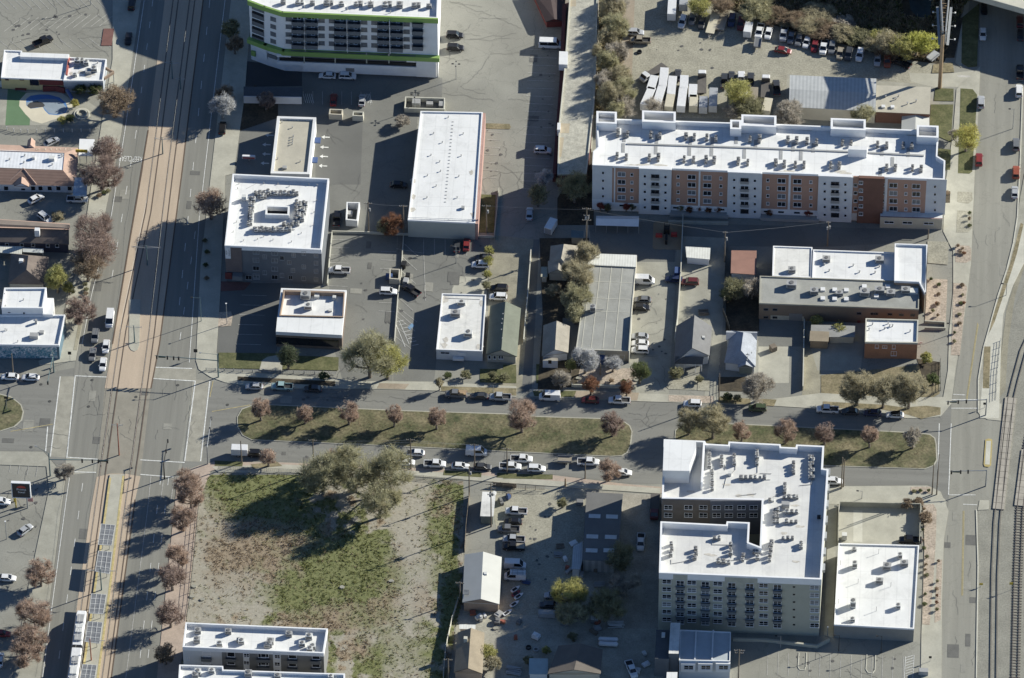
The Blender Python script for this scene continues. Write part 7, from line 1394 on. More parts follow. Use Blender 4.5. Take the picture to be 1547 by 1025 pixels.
def tree_proto(kind, R, H, v):
    key = (kind, R, H, v)
    if key in TREE: return TREE[key]
    r = random.Random(hash(key[0]) % 1000 if False else sum(map(ord, kind))*31+int(R*10)*7+int(H*10)*3+v)
    tb = MB(); cb = MB(); ends = []
    trunk_h = H*(0.24 if kind != 'pine' else 0.12); tr = 0.10+0.022*H*(1 if kind != 'bush' else .4)
    lean = Vector((r.uniform(-.2,.2), r.uniform(-.2,.2), 0)); top = Vector((0,0,trunk_h))+lean
    tb.tube((0,0,-0.1), top, tr*1.25, tr*.85, n=7)
    cz = (trunk_h+H)/2; rz_ = (H-trunk_h)/2
    def inside(p): return (p.x/R)**2+(p.y/R)**2+((p.z-cz)/(rz_*1.02))**2
    def limb(a, d, ln, rd, depth):
        n_seg = 2; p = a
        for s in range(n_seg):
            d2 = (d+Vector((r.gauss(0,.16), r.gauss(0,.16), r.uniform(0,.14)))).normalized(); q = p+d2*ln/n_seg
            tb.tube(p, q, rd*(1-.35*s/n_seg), rd*(1-.35*(s+1)/n_seg), n=5 if depth == 0 else 4, cap=False); p = q; d = d2
            if depth > 0: ends.append((p, d, depth))
        if depth < 2:
            for k in range(4 if depth == 0 else 3):
                t = d.orthogonal().normalized(); t.rotate(Matrix.Rotation(r.uniform(0,6.283), 3, d)); nd = (d*r.uniform(.55,.95)+t*r.uniform(.5,.9)+Vector((0,0,.12))).normalized()
                st = a.lerp(p, r.uniform(.45,1)); ln2 = ln*r.uniform(.5,.75)
                if inside(st+nd*ln2) < 1.15: limb(st, nd, ln2, rd*.55, depth+1)
        ends.append((p, d, depth))
    nl = 7 if R > 2.2 else 5
    for k in range(nl):
        a = k*6.283/nl+r.uniform(-.35,.35); el = r.uniform(.35,1.1) if k else 1.4; d = Vector((math.cos(a)*math.cos(el), math.sin(a)*math.cos(el), math.sin(el)))
        ln = min(R*1.0/max(.3,math.cos(el)), (H-trunk_h)*.8)*r.uniform(.55,.72); limb(top-Vector((0,0,r.uniform(0,trunk_h*.25))), d, ln, tr*.55, 0)
    # clump centres: branch ends plus lobes over the outline, so the rim is uneven and gaps stay open
    lai, ls = {'leafy': (2.7, .105+.006*R), 'pine': (4.2, .10+.006*R), 'bush': (3.5, .1), 'sparse': (1.05, .085+.005*R), 'twig': (.20, .08)}[kind]
    def leaf(c, s, asp=1.0):
        n = Vector((r.gauss(0,1), r.gauss(0,1), r.gauss(0,1)+.5)).normalized(); t = n.orthogonal().normalized(); t.rotate(Matrix.Rotation(r.uniform(0,6.283), 3, n)); u = n.cross(t)
        t, u = t*s*asp, u*s/asp
        cb.face([c-t-u*.4, c+u*-.9, c+t+u*.2, c+u])
    want = int(lai*3.14*R*R/(2.1*ls*ls)); want = min(want, 9000); got = tries = 0; so_ = r.uniform(0, 50); f1, f2 = 1.5/R+.25, 3.6/R+.5
    while got < want and tries < want*12:
        tries += 1; u = Vector((r.gauss(0,1), r.gauss(0,1), r.gauss(0,1))).normalized()
        rim = .80+.38*mnoise.noise(Vector((u.x*1.7+so_, u.y*1.7, u.z*1.7))); q = u*rim*(r.random()**.42)
        p = Vector((q.x*R, q.y*R, cz+q.z*rz_*1.05))
        if p.z < trunk_h*.8: continue
        dn = mnoise.noise(p*f1+Vector((so_,0,0)))*.6+mnoise.noise(p*f2+Vector((0,so_,0)))*.55
        if dn < r.uniform(-.30, .22): continue
        got += 1; leaf(p, ls*r.uniform(.55,1.35), r.uniform(.8,1.6))
    # twigs
    ntw = {'leafy': 8, 'pine': 2, 'bush': 6, 'sparse': 24, 'twig': 13}[kind]
    for p, d, dep in ends:
        if dep == 0 and kind != 'twig': continue
        for i in range(ntw):
            nd = (d*.8+Vector((r.gauss(0,.6), r.gauss(0,.6), r.gauss(.15,.45)))).normalized(); ln = R*r.uniform(.18,.42); q = p+nd*ln
            if inside(q) > 1.3: continue
            w_ = (.026+.003*R)*(1.25 if kind == 'twig' else 1); sd = nd.orthogonal().normalized(); sd.rotate(Matrix.Rotation(r.uniform(0,3.14), 3, nd)); cb.face([p-sd*w_, p+sd*w_, q+sd*w_*.35, q-sd*w_*.35])
            if kind == 'twig':
                for j in range(2):
                    m_ = p.lerp(q, r.uniform(.3,.9)); n2 = (nd+Vector((r.gauss(0,.7), r.gauss(0,.7), r.gauss(0,.5)))).normalized(); e = m_+n2*ln*.5; cb.face([m_-sd*w_*.6, m_+sd*w_*.6, e+sd*w_*.2, e-sd*w_*.2])
    TREE[key] = (tb.mesh('trunk', [bark]), cb.mesh('crown', [LEAF['olive']])); return TREE[key]
SIZES = [(1.3,3.2),(2.3,7.5),(2.6,8.5),(3.3,8.5),(4.2,11.0),(5.2,12.0),(7.0,15.0)]
cnt = {}
def tree(px, kind, R, H, leaf, label, group=None, name='tree', barkm=None, crown=False, cat='tree'):
    """px = foot of the trunk, or the middle of the crown when crown=True"""
    sR, sH = min(SIZES, key=lambda s: abs(s[0]-R)+abs(s[1]-H)*.4); cnt[(kind, sR)] = cnt.get((kind, sR), 0)+1
    tm_, cm = tree_proto(kind, sR, sH, cnt[(kind, sR)] % (2 if sR < 6 else 3))
    p = gp(px, H*.58 if crown else 0); rz = random.uniform(0, 6.283)
    o = empty(name, (p.x, p.y, 0.0), label, cat, group, rz); o.scale = (R/sR, R/sR, H/sH)
    link('trunk', tm_, o, mats={0: barkm} if barkm else None); link('crown', cm, o, mats={0: LEAF[leaf]}); return o
GM = 'street trees on the grass median'; GA = 'sidewalk trees along the avenue'; GN = 'trees in the front yards'; GC = 'shrubs along the creek bank'; GS = 'bare trees in the strip beside the mottled roof'
for px, k, R, H, lf, lab in [
 ((394.5,636),'sparse',2.7,8.5,'russet','round russet tree at the rounded end of the long median'),((461.6,641),'sparse',2.3,7.5,'russet','thin russet tree second on the long median'),((527,642),'sparse',2.9,8.7,'russet','full russet tree third on the long median'),((595.4,645.6),'sparse',2.3,8.2,'russet','narrow russet tree fourth on the long median'),((660,649),'sparse',2.6,8.2,'russet','russet tree fifth on the long median, left of the biggest'),((788.4,654),'sparse',4.3,11.5,'russet','biggest russet tree on the long median'),((925.4,660),'sparse',3.2,8.5,'plum','thin reddish tree near the far end of the long median'),
 ((1120,668),'sparse',2.5,7.5,'russet','small russet tree above the U shaped block'),((1186.5,671),'sparse',3.0,8.5,'russet','russet tree behind the roof edge of the U shaped block'),((1245.7,672),'sparse',2.8,8.5,'plum','plum brown tree at the corner of the U shaped block'),((1313,677),'sparse',2.3,8.0,'russet','russet tree in the middle of the short median'),((1378,678),'twig',2.4,7.5,'bare','bare grey tree at the end of the short median'),
 ((1040,657),'sparse',3.4,9.5,'straw','left straw yellow tree at the tip of the short median'),((1077,663),'sparse',4.6,11.0,'straw','right straw yellow tree at the tip of the short median')]: tree(px, k, R, H, lf, lab, GM)
for px, k, R, H, lf, lab, nm in [
 ((1294.5,613),'twig',4.6,11.0,'straw','left of three straw brown trees by the boulevard corner',GN),((1334,616.5),'twig',4.2,11.0,'straw','middle of three straw brown trees by the boulevard corner',GN),((1372.7,617.5),'twig',4.7,11.5,'straw','right of three straw brown trees by the boulevard corner',GN),((1144.5,606.5),'twig',4.2,8.5,'bare','bare spreading tree with forked trunk above the dark green SUV',GN),
 ((892.5,597),'leafy',2.4,7.0,'brick','larger brick red tree on the north kerb',GN),((946.4,599),'leafy',2.0,6.3,'brick','smaller brick red tree on the north kerb',GN),((848,587),'twig',2.5,6.5,'bare','bare grey tree left of the brick red trees',GN),((884,564),'twig',3.5,9.0,'white','whitish bare tree in front of the grey workshop',GN),((926,562),'twig',2.5,5.5,'white','low whitish bare tree beside the workshop awning',GN),((966,580),'leafy',3.0,8.2,'green','dark green tree at the edge of the workshop driveway',GN),((862.7,563),'leafy',1.6,5.0,'ygreen','small yellow green tree beside the porch house',GN),
 ((436,558),'pine',3.3,8.8,'pine','dark green pine on the lawn below the restaurant',GN),((559,570),'sparse',7.2,15.0,'willow','tall grey olive tree between the parking lots',GN),((586,572),'leafy',5.6,11.0,'ygreen','yellow green tree in front of the tall grey olive one',GN),((664.4,590),'leafy',1.1,5.0,'straw','slim little tree beside the parking lot entrance',GN),
 ((488,748),'sparse',6.4,14.0,'willow','leftmost big willow at the top of the vacant field',GN),((537,743),'sparse',7.0,14.5,'willow','second big willow at the top of the vacant field',GN),((590,742),'sparse',6.6,14.5,'willow','third big willow leaning over the south kerb',GN),((574,782),'sparse',5.6,13.0,'willow','lowest big willow reaching into the vacant field',GN),((508,716),'sparse',3.0,8.5,'russet','reddish tree poking through the willow crowns',GN),((406,705),'leafy',2.5,6.5,'russet','small reddish kerb tree beside the black SUV',GN)]: tree(px, k, R, H, lf, lab, nm)
for px, k, R, H, lf, lab in [
 ((283,749),'sparse',3.7,9.0,'russet','topmost russet tree on the right sidewalk below the junction'),((289,768),'sparse',3.6,9.0,'russet','second russet tree on the right sidewalk below the junction'),((277,803),'sparse',3.5,9.0,'russet','third russet tree on the right sidewalk below the junction'),((270,858),'sparse',3.3,8.5,'russet','fourth russet tree on the right sidewalk, above the leafier one'),((261,892),'leafy',4.0,9.0,'plum','leafier plum brown tree on the right sidewalk'),((258,948),'leafy',3.8,8.5,'plum','broad plum brown tree left of the fenced gravel'),((250,1004),'leafy',2.9,7.5,'brown','dark brown tree lowest on the right sidewalk'),
 ((62,886),'sparse',4.0,8.5,'russet','single russet tree above the lower left sidewalk group'),((54,948),'sparse',4.6,9.5,'russet','top tree of the lower left sidewalk group'),((47,985),'sparse',4.6,9.0,'russet','middle tree of the lower left sidewalk group'),((40,1006),'sparse',4.4,8.5,'russet','lowest tree of the lower left sidewalk group'),
 ((174,178),'leafy',5.7,10.5,'brown','large round brown tree beside the pool garden'),((162,248),'leafy',4.6,9.5,'plum','brown tree left of the avenue beside the white canopy'),((155,288),'sparse',5.6,11.0,'plum','brown tree hiding the motel corner'),((142,372),'sparse',5.6,11.5,'plum','upper part of the big brown tree mass by the avenue'),((143,405),'leafy',6.8,12.0,'plum','widest tree of the big brown mass by the avenue'),((134,425),'leafy',5.0,10.0,'brown','lowest tree of the big brown mass by the avenue'),((87,442),'leafy',3.5,9.5,'ygreen','yellow green tree beside the brown hip roofed house'),((106,446),'leafy',1.8,4.5,'ygreen','small yellow green bush next to the yellow green tree'),((123,488),'sparse',4.4,8.0,'plum','purple brown tree beside the white shop'),
 ((319,332),'leafy',4.9,10.0,'russet','russet tree at the hotel corner'),((336,180),'twig',3.6,8.5,'white','white bare tree on the right sidewalk of the avenue'),((341,158),'sparse',2.8,7.5,'brown','dark brown tree behind the white bare tree'),((350,62),'sparse',2.8,7.5,'olive','olive tree in tower shade near the top'),((355,82),'sparse',2.4,7.0,'brown','brown tree in tower shade near the green panel'),((402,166),'sparse',2.6,6.0,'plum','reddish tree in front of the low carport'),((98,725),'twig',2.6,6.0,'bare','bare young tree at the corner beside the signal pole'),((64,590),'twig',0.01,0.01,'bare','')]:
    if R > 0.1: tree(px, k, R, H, lf, lab, GA, barkm=bark_pale if lf == 'white' else None)
for px, k, R, H, lf, lab in [((592,357),'sparse',3.3,7.5,'brick','red and green tree by the poles below the warehouse lot'),((582,356),'leafy',2.4,6.0,'olive','olive tree touching the red one below the warehouse lot'),((607,191),'twig',2.2,3.0,'bare','bare reddish shrub above the warehouse shadow'),
 ((886,402),'sparse',3.4,8.5,'straw','olive straw tree beside the tall utility pole'),((874,436),'sparse',4.5,10.0,'straw','tall straw tree leaning over the grey workshop'),((872,470),'sparse',4.2,9.0,'willow','straw grey tree in the middle of the workshop edge'),((869,490),'leafy',2.9,7.5,'willow','lowest olive tree at the workshop edge'),((836,447),'sparse',2.2,4.0,'straw','low straw bush behind the alley house'),((822,285),'twig',2.4,6.5,'white','pale bare tree beside the long apartment block'),((868,306),'leafy',5.0,10.0,'olive','large dark olive tree in the shade of the long block'),((813,312),'leafy',3.2,7.0,'olive','dark olive tree in the shaded alley entrance'),((1108,452),'leafy',3.4,7.0,'olive','olive tree below the rust pink shed'),((1136,452),'twig',3.0,7.0,'bare','grey bare tree beside the brown block corner'),((1098,455),'leafy',2.2,5.0,'green','green bush by the dark fence'),
 ((1113,160),'leafy',4.6,9.5,'ygreen','olive yellow tree standing among the trailers'),((1133,178),'leafy',4.6,6.0,'olive','wide olive bush behind the long apartment block'),((1105,178),'sparse',2.6,4.5,'bare','grey bush behind the long apartment block'),((990,172),'sparse',3.4,4.5,'bare','grey twigs behind the front row of trailers'),((1057,26),'leafy',3.7,7.0,'ygreen','olive yellow tree at the top of the truck yard'),((1141,30),'sparse',4.6,6.5,'willow','wide olive tree at the creek side of the truck yard'),((1194,190),'twig',4.2,7.5,'bare','bare grey tree in front of the ribbed metal shed'),((1304,190),'sparse',3.5,7.5,'willow','olive tree between the metal shed and the tan workshop'),((1459,229),'leafy',4.2,9.0,'yellow','golden tree on the verge of the side street'),((1440,212),'twig',1.6,3.2,'bare','grey shrub beside the golden tree'),
 ((861,916),'sparse',4.6,9.5,'ygreen','pale yellow green tree in the industrial yard'),((864,940),'sparse',4.4,7.0,'willow','olive tree below the pale yellow one'),((918,934),'sparse',5.2,9.0,'olive','wide shaded olive tree in front of the dark warehouse'),((938,862),'leafy',4.4,9.0,'olive','dark tree leaning over the dark warehouse roof'),((945,900),'twig',4.0,8.0,'bare','shaded bare tree beside the apartment block'),((920,727),'sparse',3.2,7.0,'russet','reddish bare tree beside the dark warehouse entrance'),((737,995),'leafy',2.5,4.5,'ygreen','yellow green tree beside the tan brown house'),((744,1012),'leafy',2.4,4.0,'straw','straw bush below the yellow green tree'),((826,988),'leafy',1.3,2.6,'ygreen','small green bush behind the teal shed'),((798,1003),'leafy',1.4,2.6,'olive','olive bush left of the teal shed'),((866,968),'leafy',1.5,2.4,'olive','olive shrub behind the brown barn'),((850,767),'sparse',1.6,3.2,'olive','shrub beside the gravel lot gate'),
 ((1233,493),'leafy',1.8,3.4,'ygreen','bright green bush behind the grey shed'),((1267,503),'leafy',2.2,3.6,'ygreen','bright green bush left of the orange brick building'),((1400,549),'leafy',1.8,3.5,'ygreen','yellow green bush at the orange brick corner'),((1410,582),'leafy',2.0,4.0,'green','green shrub inside the dark corner railing'),((1098,607),'leafy',1.6,2.8,'green','dark round shrub by the boulevard pole'),((1115,607),'leafy',1.3,2.2,'olive','olive shrub right of the dark round one'),((1056,577),'leafy',1.3,2.2,'olive','round shrub on the gravel front yard'),((1019,572),'leafy',2.2,4.0,'olive','shrub at the corner of the open porch'),((114,162),'leafy',1.3,2.6,'yellow','yellow bush at the blue slide of the pool'),((95,186),'leafy',1.5,1.8,'ygreen','yellow green shrubs below the pool deck'),((106,183),'leafy',1.4,1.8,'green','dark green shrub at the pool rim'),((142,142),'leafy',2.2,3.6,'green','dark green shrub in the shade by the restaurant'),((121,142),'leafy',2.0,3.4,'green','green shrub along the restaurant wall'),((88,332),'sparse',2.0,2.6,'straw','straw coloured bush behind the row house'),
 ((740,385),'leafy',1.5,3.0,'ygreen','ivy clump at the top of the ivy fence'),((738,402),'leafy',1.5,3.2,'ygreen','ivy clump in the middle of the ivy fence'),((736,420),'leafy',1.4,3.0,'ygreen','ivy clump low on the ivy fence'),((735,437),'leafy',1.3,2.8,'olive','ivy clump at the foot of the ivy fence'),((705,572),'leafy',1.6,2.6,'olive','pale round shrub in front of the white office'),((676,572),'leafy',1.2,2.0,'green','small round shrub beside the white office path'),((745,574),'leafy',1.5,2.4,'olive','hedge shrub in the green roofed house yard'),((762,575),'leafy',1.6,2.4,'olive','second hedge shrub in the green roofed house yard'),((490,572),'leafy',1.6,2.0,'green','low shrub in the bed below the railing'),((1399,790),'leafy',2.0,3.2,'brown','brown bush outside the walled yard corner'),((1370,768),'leafy',1.8,2.6,'brown','brown bush on the yard wall'),((1388,764),'leafy',1.5,2.4,'brown','second brown bush on the yard wall')]:
    tree(px, k, R, H, lf, lab, None, name='tree' if H > 4.6 else 'shrub', cat='tree' if H > 4.6 else 'shrub')
rt = random.Random(11)
for i, (x, y, R, lf) in enumerate(((620,60,4.2,'willow'),(655,20,3.6,'straw'),(645,150,4.2,'brown'),(600,230,3.0,'olive'),(650,300,3.4,'willow'),(600,350,3.4,'willow'),(660,430,4.2,'willow'),(590,470,3.6,'willow'),(690,520,4.2,'willow'),(620,560,4.0,'olive'),(700,610,3.8,'bare'),(640,640,3.4,'willow'),(545,310,2.2,'bare'))):
    p = T(760,0,x,y)[0]; tree(p, ('twig','twig','sparse')[i%3], R*.92, 9.5+rt.uniform(-1.5,2.0), ('straw','bare','willow')[i%3], '', GS, crown=True, barkm=bark_pale)['label'] = 'olive grey bare tree in the strip between the long pale wall and the dirt strip'
for i, (x, y, R, lf) in enumerate(((20,60,4.5,'olive'),(90,95,3.6,'brown'),(150,110,3.4,'straw'),(215,120,3.4,'brown'),(270,140,3.6,'straw'),(330,85,5.0,'straw'),(345,165,3.6,'brown'),(410,185,3.4,'brown'),(475,130,3.4,'bare'),(480,195,3.4,'straw'),(540,205,3.4,'olive'),(600,225,3.4,'olive'),(660,250,3.4,'straw'),(700,215,3.6,'ygreen'),(740,290,3.8,'brown'))):
    p = T(1147,0,x,y)[0]; tree(p, ('twig','twig','sparse')[i%3], R*1.05, 3.0+rt.uniform(-.6,1.0), lf, '', GC, name='shrub', crown=True, cat='shrub')['label'] = 'dry brown shrub in the bank above the row of parked cars'
for x, y, R, H, lf, lab in ((745,240,4.2,7.5,'straw','straw yellow tree at the left of the bright yellow clump'),(830,270,4.3,8.0,'ygreen','yellow tree in the middle of the bright yellow clump'),(900,255,3.6,8.0,'lime','bright lime yellow tree with pointed top beside the billboard'),(955,250,3.8,8.5,'lime','bright lime yellow tree nearest the billboard pole'),(1240+0,30-0,3.6,5.0,'brown','brown thicket beyond the flat trailers')):
    tree(T(1147,0,x,y)[0] if x < 1200 else T(760,0,1250,30)[0], 'leafy', R, H, lf, lab, None, crown=True)
for i, px in enumerate(T(1147,250, 1140,470, 1165,485, 1172,512, 1152,505, 1030,690, 1030,745, 1022,800, 1025,808, 1025,870, 995,845, 985,660, 1165,695, 1165,750, 1155,798, 1150,860, 1147,915, 1120,970, 1120,1018, 1175,795, 1080,170, 1205,285, 1205,318, 1205,350)+T(1147,755, 945,60, 935,120, 938,180, 940,240, 960,340, 958,440, 952,548, 950,605, 1028,362, 1022,478, 1018,520, 1020,560, 1018,600, 1020,640, 955,378, 950,410, 945,285)+T(1147,500, 890,925, 925,923, 970,925)):
    tree(px, 'leafy', rt.uniform(.4,.8), rt.uniform(.8,1.5), rt.choice(('brown','green','brick','olive','brown')), 'small low shrub on a bed of tan rock mulch beside the side street', 'shrubs on the rock mulch beds', name='shrub', cat='shrub')
for px in T(760,250, 560,265, 600,270, 705,265, 740,262, 1018,270, 1070,278, 1122,272, 1178,278, 1232,278)+T(1147,250, 60,295, 280,305):
    tree(px, 'sparse', 1.1, 3.4, rt.choice(('red','olive','brick')), 'small reddish bush at the foot of the long apartment block', 'bushes below the long block', name='shrub', cat='shrub')
for px in T(760,500, 620,295, 490,300, 690,300)+T(0,250, 490,690, 495,720, 490,745, 1175,440, 1190,505, 1180,580, 1185,655)+Q(0,185, 1140,860, 1190,820, 1240,805, 1045,700):
    tree(px, 'leafy', .8, 1.2, rt.choice(('green','olive','brown')), 'tiny dark shrub in a sidewalk planting spot', 'tiny sidewalk shrubs', name='shrub', cat='shrub')
# ================================================================== poles, signals, signs
def pole(kind, px, h, label, group=None, **k):
    q = gp(px, 0); r = empty({'util':'utility_pole','light':'street_lamp','cat':'catenary_pole','sign':'sign_post','plain':'pole'}[kind], (q.x,q.y,0), label, {'util':'utility pole','light':'street lamp','cat':'catenary pole','sign':'sign','plain':'pole'}[kind], group)
    m = k.get('m') or {'util': wood, 'light': galv, 'cat': teal_st, 'sign': galv, 'plain': galv}[kind]; rd = k.get('r', {'util': .17, 'light': .09, 'cat': .16, 'sign': .05, 'plain': .09}[kind])
    MB().tube((0,0,0),(0,0,h), rd*1.15, rd*.7, n=8).obj('pole', m, r, off=(0,0,0))
    if kind == 'util':
        for z, w_ in k.get('arms', ((h-.4, 2.2),)):
            MB().box((0,-.12,z),(w_,.14,.14),0).obj('crossarm', wood, r, off=(0,0,0))
            for s in (-.9,-.4,.4,.9): MB().tube((s*w_/2,-.12,z+.14),(s*w_/2,-.12,z+.4),.06,n=5).obj('insulator', unit_w, r, off=(0,0,0))
        for i in range(k.get('tr', 0)): MB().tube((.42*math.cos(i*2.1),-.42*math.sin(i*2.1),h*.72),(.42*math.cos(i*2.1),-.42*math.sin(i*2.1),h*.72+1.0),.24,n=8).obj('transformer', unit_g, r, off=(0,0,0))
    if kind == 'light':
        for dx, dy in k.get('heads', ((-1.2,0),)):
            MB().tube((0,0,h-.1),(dx,dy,h),.05,n=5).obj('arm', m, r, off=(0,0,0)); MB().box((dx,dy,h-.06),(.6 if dx else .35,.35,.14),0).obj('lamp_head', k.get('hm', blackm), r, off=(0,0,0))
    if kind == 'cat':
        w_ = k.get('w', 3.8)
        for s in (-1,1):
            MB().tube((0,0,h-.9),(s*w_,0,h-.5),.07,n=5).tube((0,0,h-.1),(s*w_*.9,0,h-.45),.035,n=4).tube((s*w_,0,h-.9),(s*w_,0,h-.1),.05,n=4).obj('bracket', unit_g, r, off=(0,0,0))
    if kind == 'sign': MB().box((0,-.07,h-.8),(k.get('w',.7),.05,k.get('sh',.8)),0).obj('sign_plate', k.get('sm', signwht), r, off=(0,0,0))
    return r
GU = 'wooden utility poles'; GL = 'lamp posts'; GCt = 'catenary poles of the tram line'
for px, h, lab, kw in [((474,710),11.5,'utility pole rising through the willow crowns',{}),((621,709),11.5,'utility pole beside the white coupe on the south kerb',{}),((766,715),9.5,'utility pole between the white pickups',{}),((717,709),9.5,'utility pole behind the white moving van',{}),((709,750),11.5,'utility pole at the corner of the container shed fence',{'tr':1}),((742,796),16.5,'tall utility pole with many transformers over the container shed',{'tr':3,'arms':((16.1,2.6),(14.6,2.4),(12.2,1.8))}),((557,352),11.5,'utility pole left of the red and green tree',{'tr':1}),((610,355),11.2,'utility pole right of the red and green tree',{}),((735,352),10.5,'utility pole on the lawn beside the warehouse',{'tr':1}),((886,372),14.5,'tall utility pole with double crossarms below the event tent',{'tr':2,'arms':((14.1,2.4),(9.8,2.4),(11.5,1.6))}),((1094.5,396),11.5,'utility pole with guy wires beside the rust pink shed',{'tr':1,'arms':((11.1,1.2),)}),((1250,372),9.2,'utility pole with transformers above the brown block',{'tr':2,'arms':((8.9,1.2),)}),((1402,361),3.5,'short pole at the end of the shaded lane',{'arms':()}),((1086,609),11.0,'utility pole beside the dark round shrub',{'arms':()}),((1271,739),12.0,'left utility pole of the pair at the U shaped block corner',{'arms':()}),((1274,736),10.5,'right utility pole of the pair at the U shaped block corner',{'arms':()}),((1408,748),11.6,'left tall pole of the pair on the south corner',{'arms':()}),((1415,748),15.5,'right tall pole of the pair on the south corner',{'arms':()}),((1115.5,1027),11.5,'utility pole beside the pale blue townhouse',{'arms':((11.1,2.6),(10.2,2.2))}),((695,908),7.2,'utility pole beside the pale gable shed',{}),((677.5,1027),8.0,'utility pole left of the tan brown house',{}),((884,723),6.0,'short utility pole beside the dark warehouse entrance',{'arms':()}),((907,567),4.5,'tall stump pole in front of the grey workshop',{'arms':()}),((559,571),6.5,'dark pole below the tall grey olive tree',{'arms':()}),((20,566),8.0,'utility pole in front of the mural wall',{'arms':()}),((365,700),8.5,'dark pole in front of the white box trailer',{'arms':()})]:
    pole('util', px, h, lab, GU, **kw)
for px, h, lab, kw in [((689,120),5.8,'lamp post with four heads beside the green banded block',{'heads':((.9,0),(-.9,0),(0,.9),(0,-.9))}),((627,166),5.6,'lamp post with four heads by the equipment enclosure',{'heads':((.9,0),(-.9,0),(0,.9),(0,-.9))}),((137,8),6.1,'lamp post at the top of the striped lot',{}),((304,486),9.0,'lamp post at the avenue kerb right of the tram line',{'heads':((-2.2,0),),'m':teal_st}),((343,490),7.8,'globe lamp on the corner island by the black lot',{'heads':((0,0.01),),'hm':signwht}),((689,398),6.5,'lamp post in the grey car park',{}),((1179,979),4.5,'lamp post beside the concrete ledge',{}),((1267,984),6.0,'left black lamp post on the bottom parking lot edge',{'m':blackm}),((1331,987),6.5,'right black lamp post on the bottom parking lot edge',{'m':blackm}),((1438,505),4.0,'lamp post on the side street pavement',{}),((1520,447),4.5,'lamp post at the curved path',{}),((1250,961),3.4,'white topped post beside the storage building',{'heads':((0,0.01),),'hm':signwht}),((1530,195),7.5,'lamp post on the right kerb of the side street',{}),((40/4,815),6.8,'white globe lamp in the corner lot',{'heads':((0,0.01),),'hm':signwht}),((745,594),3.0,'slim post beside the dark parked sedan',{}),((854,735),3.0,'tan gate post at the gravel lot',{'m':tan_st,'r':.25,'heads':()}),((1302,754),3.0,'slim post on the south corner pavement',{})]:
    pole('light', px, h, lab, GL, **kw)
for px, h, lab, kw in [((222.5,401),7.4,'catenary pole in the shade of the hotel',{}),((203.5,518),6.5,'catenary pole on the tram island',{'w':2.0}),((246,233),6.3,'catenary pole above the sunny end of the tower shadow',{'w':2.0}),((260.5,119),6.5,'catenary pole in the tower shadow',{'w':2.0}),((273,135),4.5,'signal box pole between the tram tracks in shade',{'w':1.2}),((180,688),12.0,'red brown catenary pole at the head of the platform',{'m':rust_st,'w':1.4}),((153.5,893),8.3,'catenary pole between the upper station canopies',{}),((138,999),8.5,'red brown catenary pole between the lower station canopies',{'m':rust_st})]:
    pole('cat', px, h, lab, GCt, **kw)
def signal(px, h, arm, heads, label, lum=None, m=teal_st, group='traffic signal masts'):
    q = gp(px, 0); r = empty('traffic_signal', (q.x,q.y,0), label, 'traffic signal', group); MB().tube((0,0,0),(0,0,h+2.4 if lum else h+.3),.20,.12,n=8).obj('pole', m, r, off=(0,0,0))
    a = Vector((arm[0],arm[1],0)); MB().tube((0,0,h),(a.x,a.y,h+.3),.13,.07,n=6).obj('mast_arm', m, r, off=(0,0,0))
    for f in heads:
        p = a*f; MB().box((p.x,p.y,h-.75),(.38,.38,1.1),0).obj('signal_head', blackm, r, off=(0,0,0))
    if len(heads) > 2: p = a*(heads[0]+heads[1])*.5; MB().box((p.x,p.y,h-.3),(1.9,.08,.5) if abs(a.x) > abs(a.y) else (.08,1.9,.5),0).obj('street_name_sign', mat('dark green sign', (0.03,0.07,0.05), 0.5), r, off=(0,0,0))
    if lum: MB().tube((0,0,h+2.3),(lum[0],lum[1],h+2.7),.05,n=5).obj('luminaire_arm', m, r, off=(0,0,0)); MB().box((lum[0],lum[1],h+2.62),(.6,.35,.14),0).obj('lamp_head', galv, r, off=(0,0,0))
signal((330,570.5), 6.4, (-16.5,0.6), (.97,.80,.70,.62), 'signal mast on the hotel side corner with a long arm over the avenue', (-4.5,0)); signal((76,720), 6.4, (15.5,.3), (.97,.82,.72,.55), 'signal mast on the corner lot side with arm towards the tram tracks', (-3.5,2.0)); signal((314,701.5), 6.3, (.2,10.8), (.97,.62), 'signal mast on the vacant field corner with arm over the south carriageway', None, galv); signal((81.5,563), 6.0, (-.4,-9.5), (.97,.5), 'blue green signal mast on the mural corner with arm towards the viewer', (0,-2)); signal((1489,628), 6.0, (-10.5,-1.5), (.95,.7,.5), 'signal mast at the rail crossing corner with arm over the side street', None, galv); signal((1489,735), 6.0, (-9.5,-1.0), (.95,.7,.5), 'signal mast below the crossing with arm over the side street', None, galv); signal((248.5,724), 5.6, (.3,8.6), (.97,.55), 'signal mast beside the tram platform with an overhead arm', None, blackm)
for px, h, lab, kw in [((106,546),3.4,'black backed sign post by the corner shop',{'sm':blackm,'w':.9,'sh':1.1}),((296,541),3.0,'signal cabinet post on the round kerb corner',{'sm':blackm,'w':1.0,'sh':1.2}),((10.5,620),5.2,'dark sign post on the round left median',{'sm':blackm,'w':1.0,'sh':.8}),((1527,892),3.0,'yellow warning sign beside the rail line',{'sm':yellowp,'w':.9,'sh':.9}),((1482,887),1.6,'small yellow marker on the side street kerb',{'sm':yellowp,'w':.9,'sh':.7}),((1391,524),2.0,'small sign on the verge near the orange brick building',{}),((1487,617),2.2,'sign by the crossing ramp',{'sm':blackm}),((1405,1000),2.2,'sign post beside the bottom kiosk',{'sm':blackm})]:
    pole('sign', px, h, lab, None, **kw)
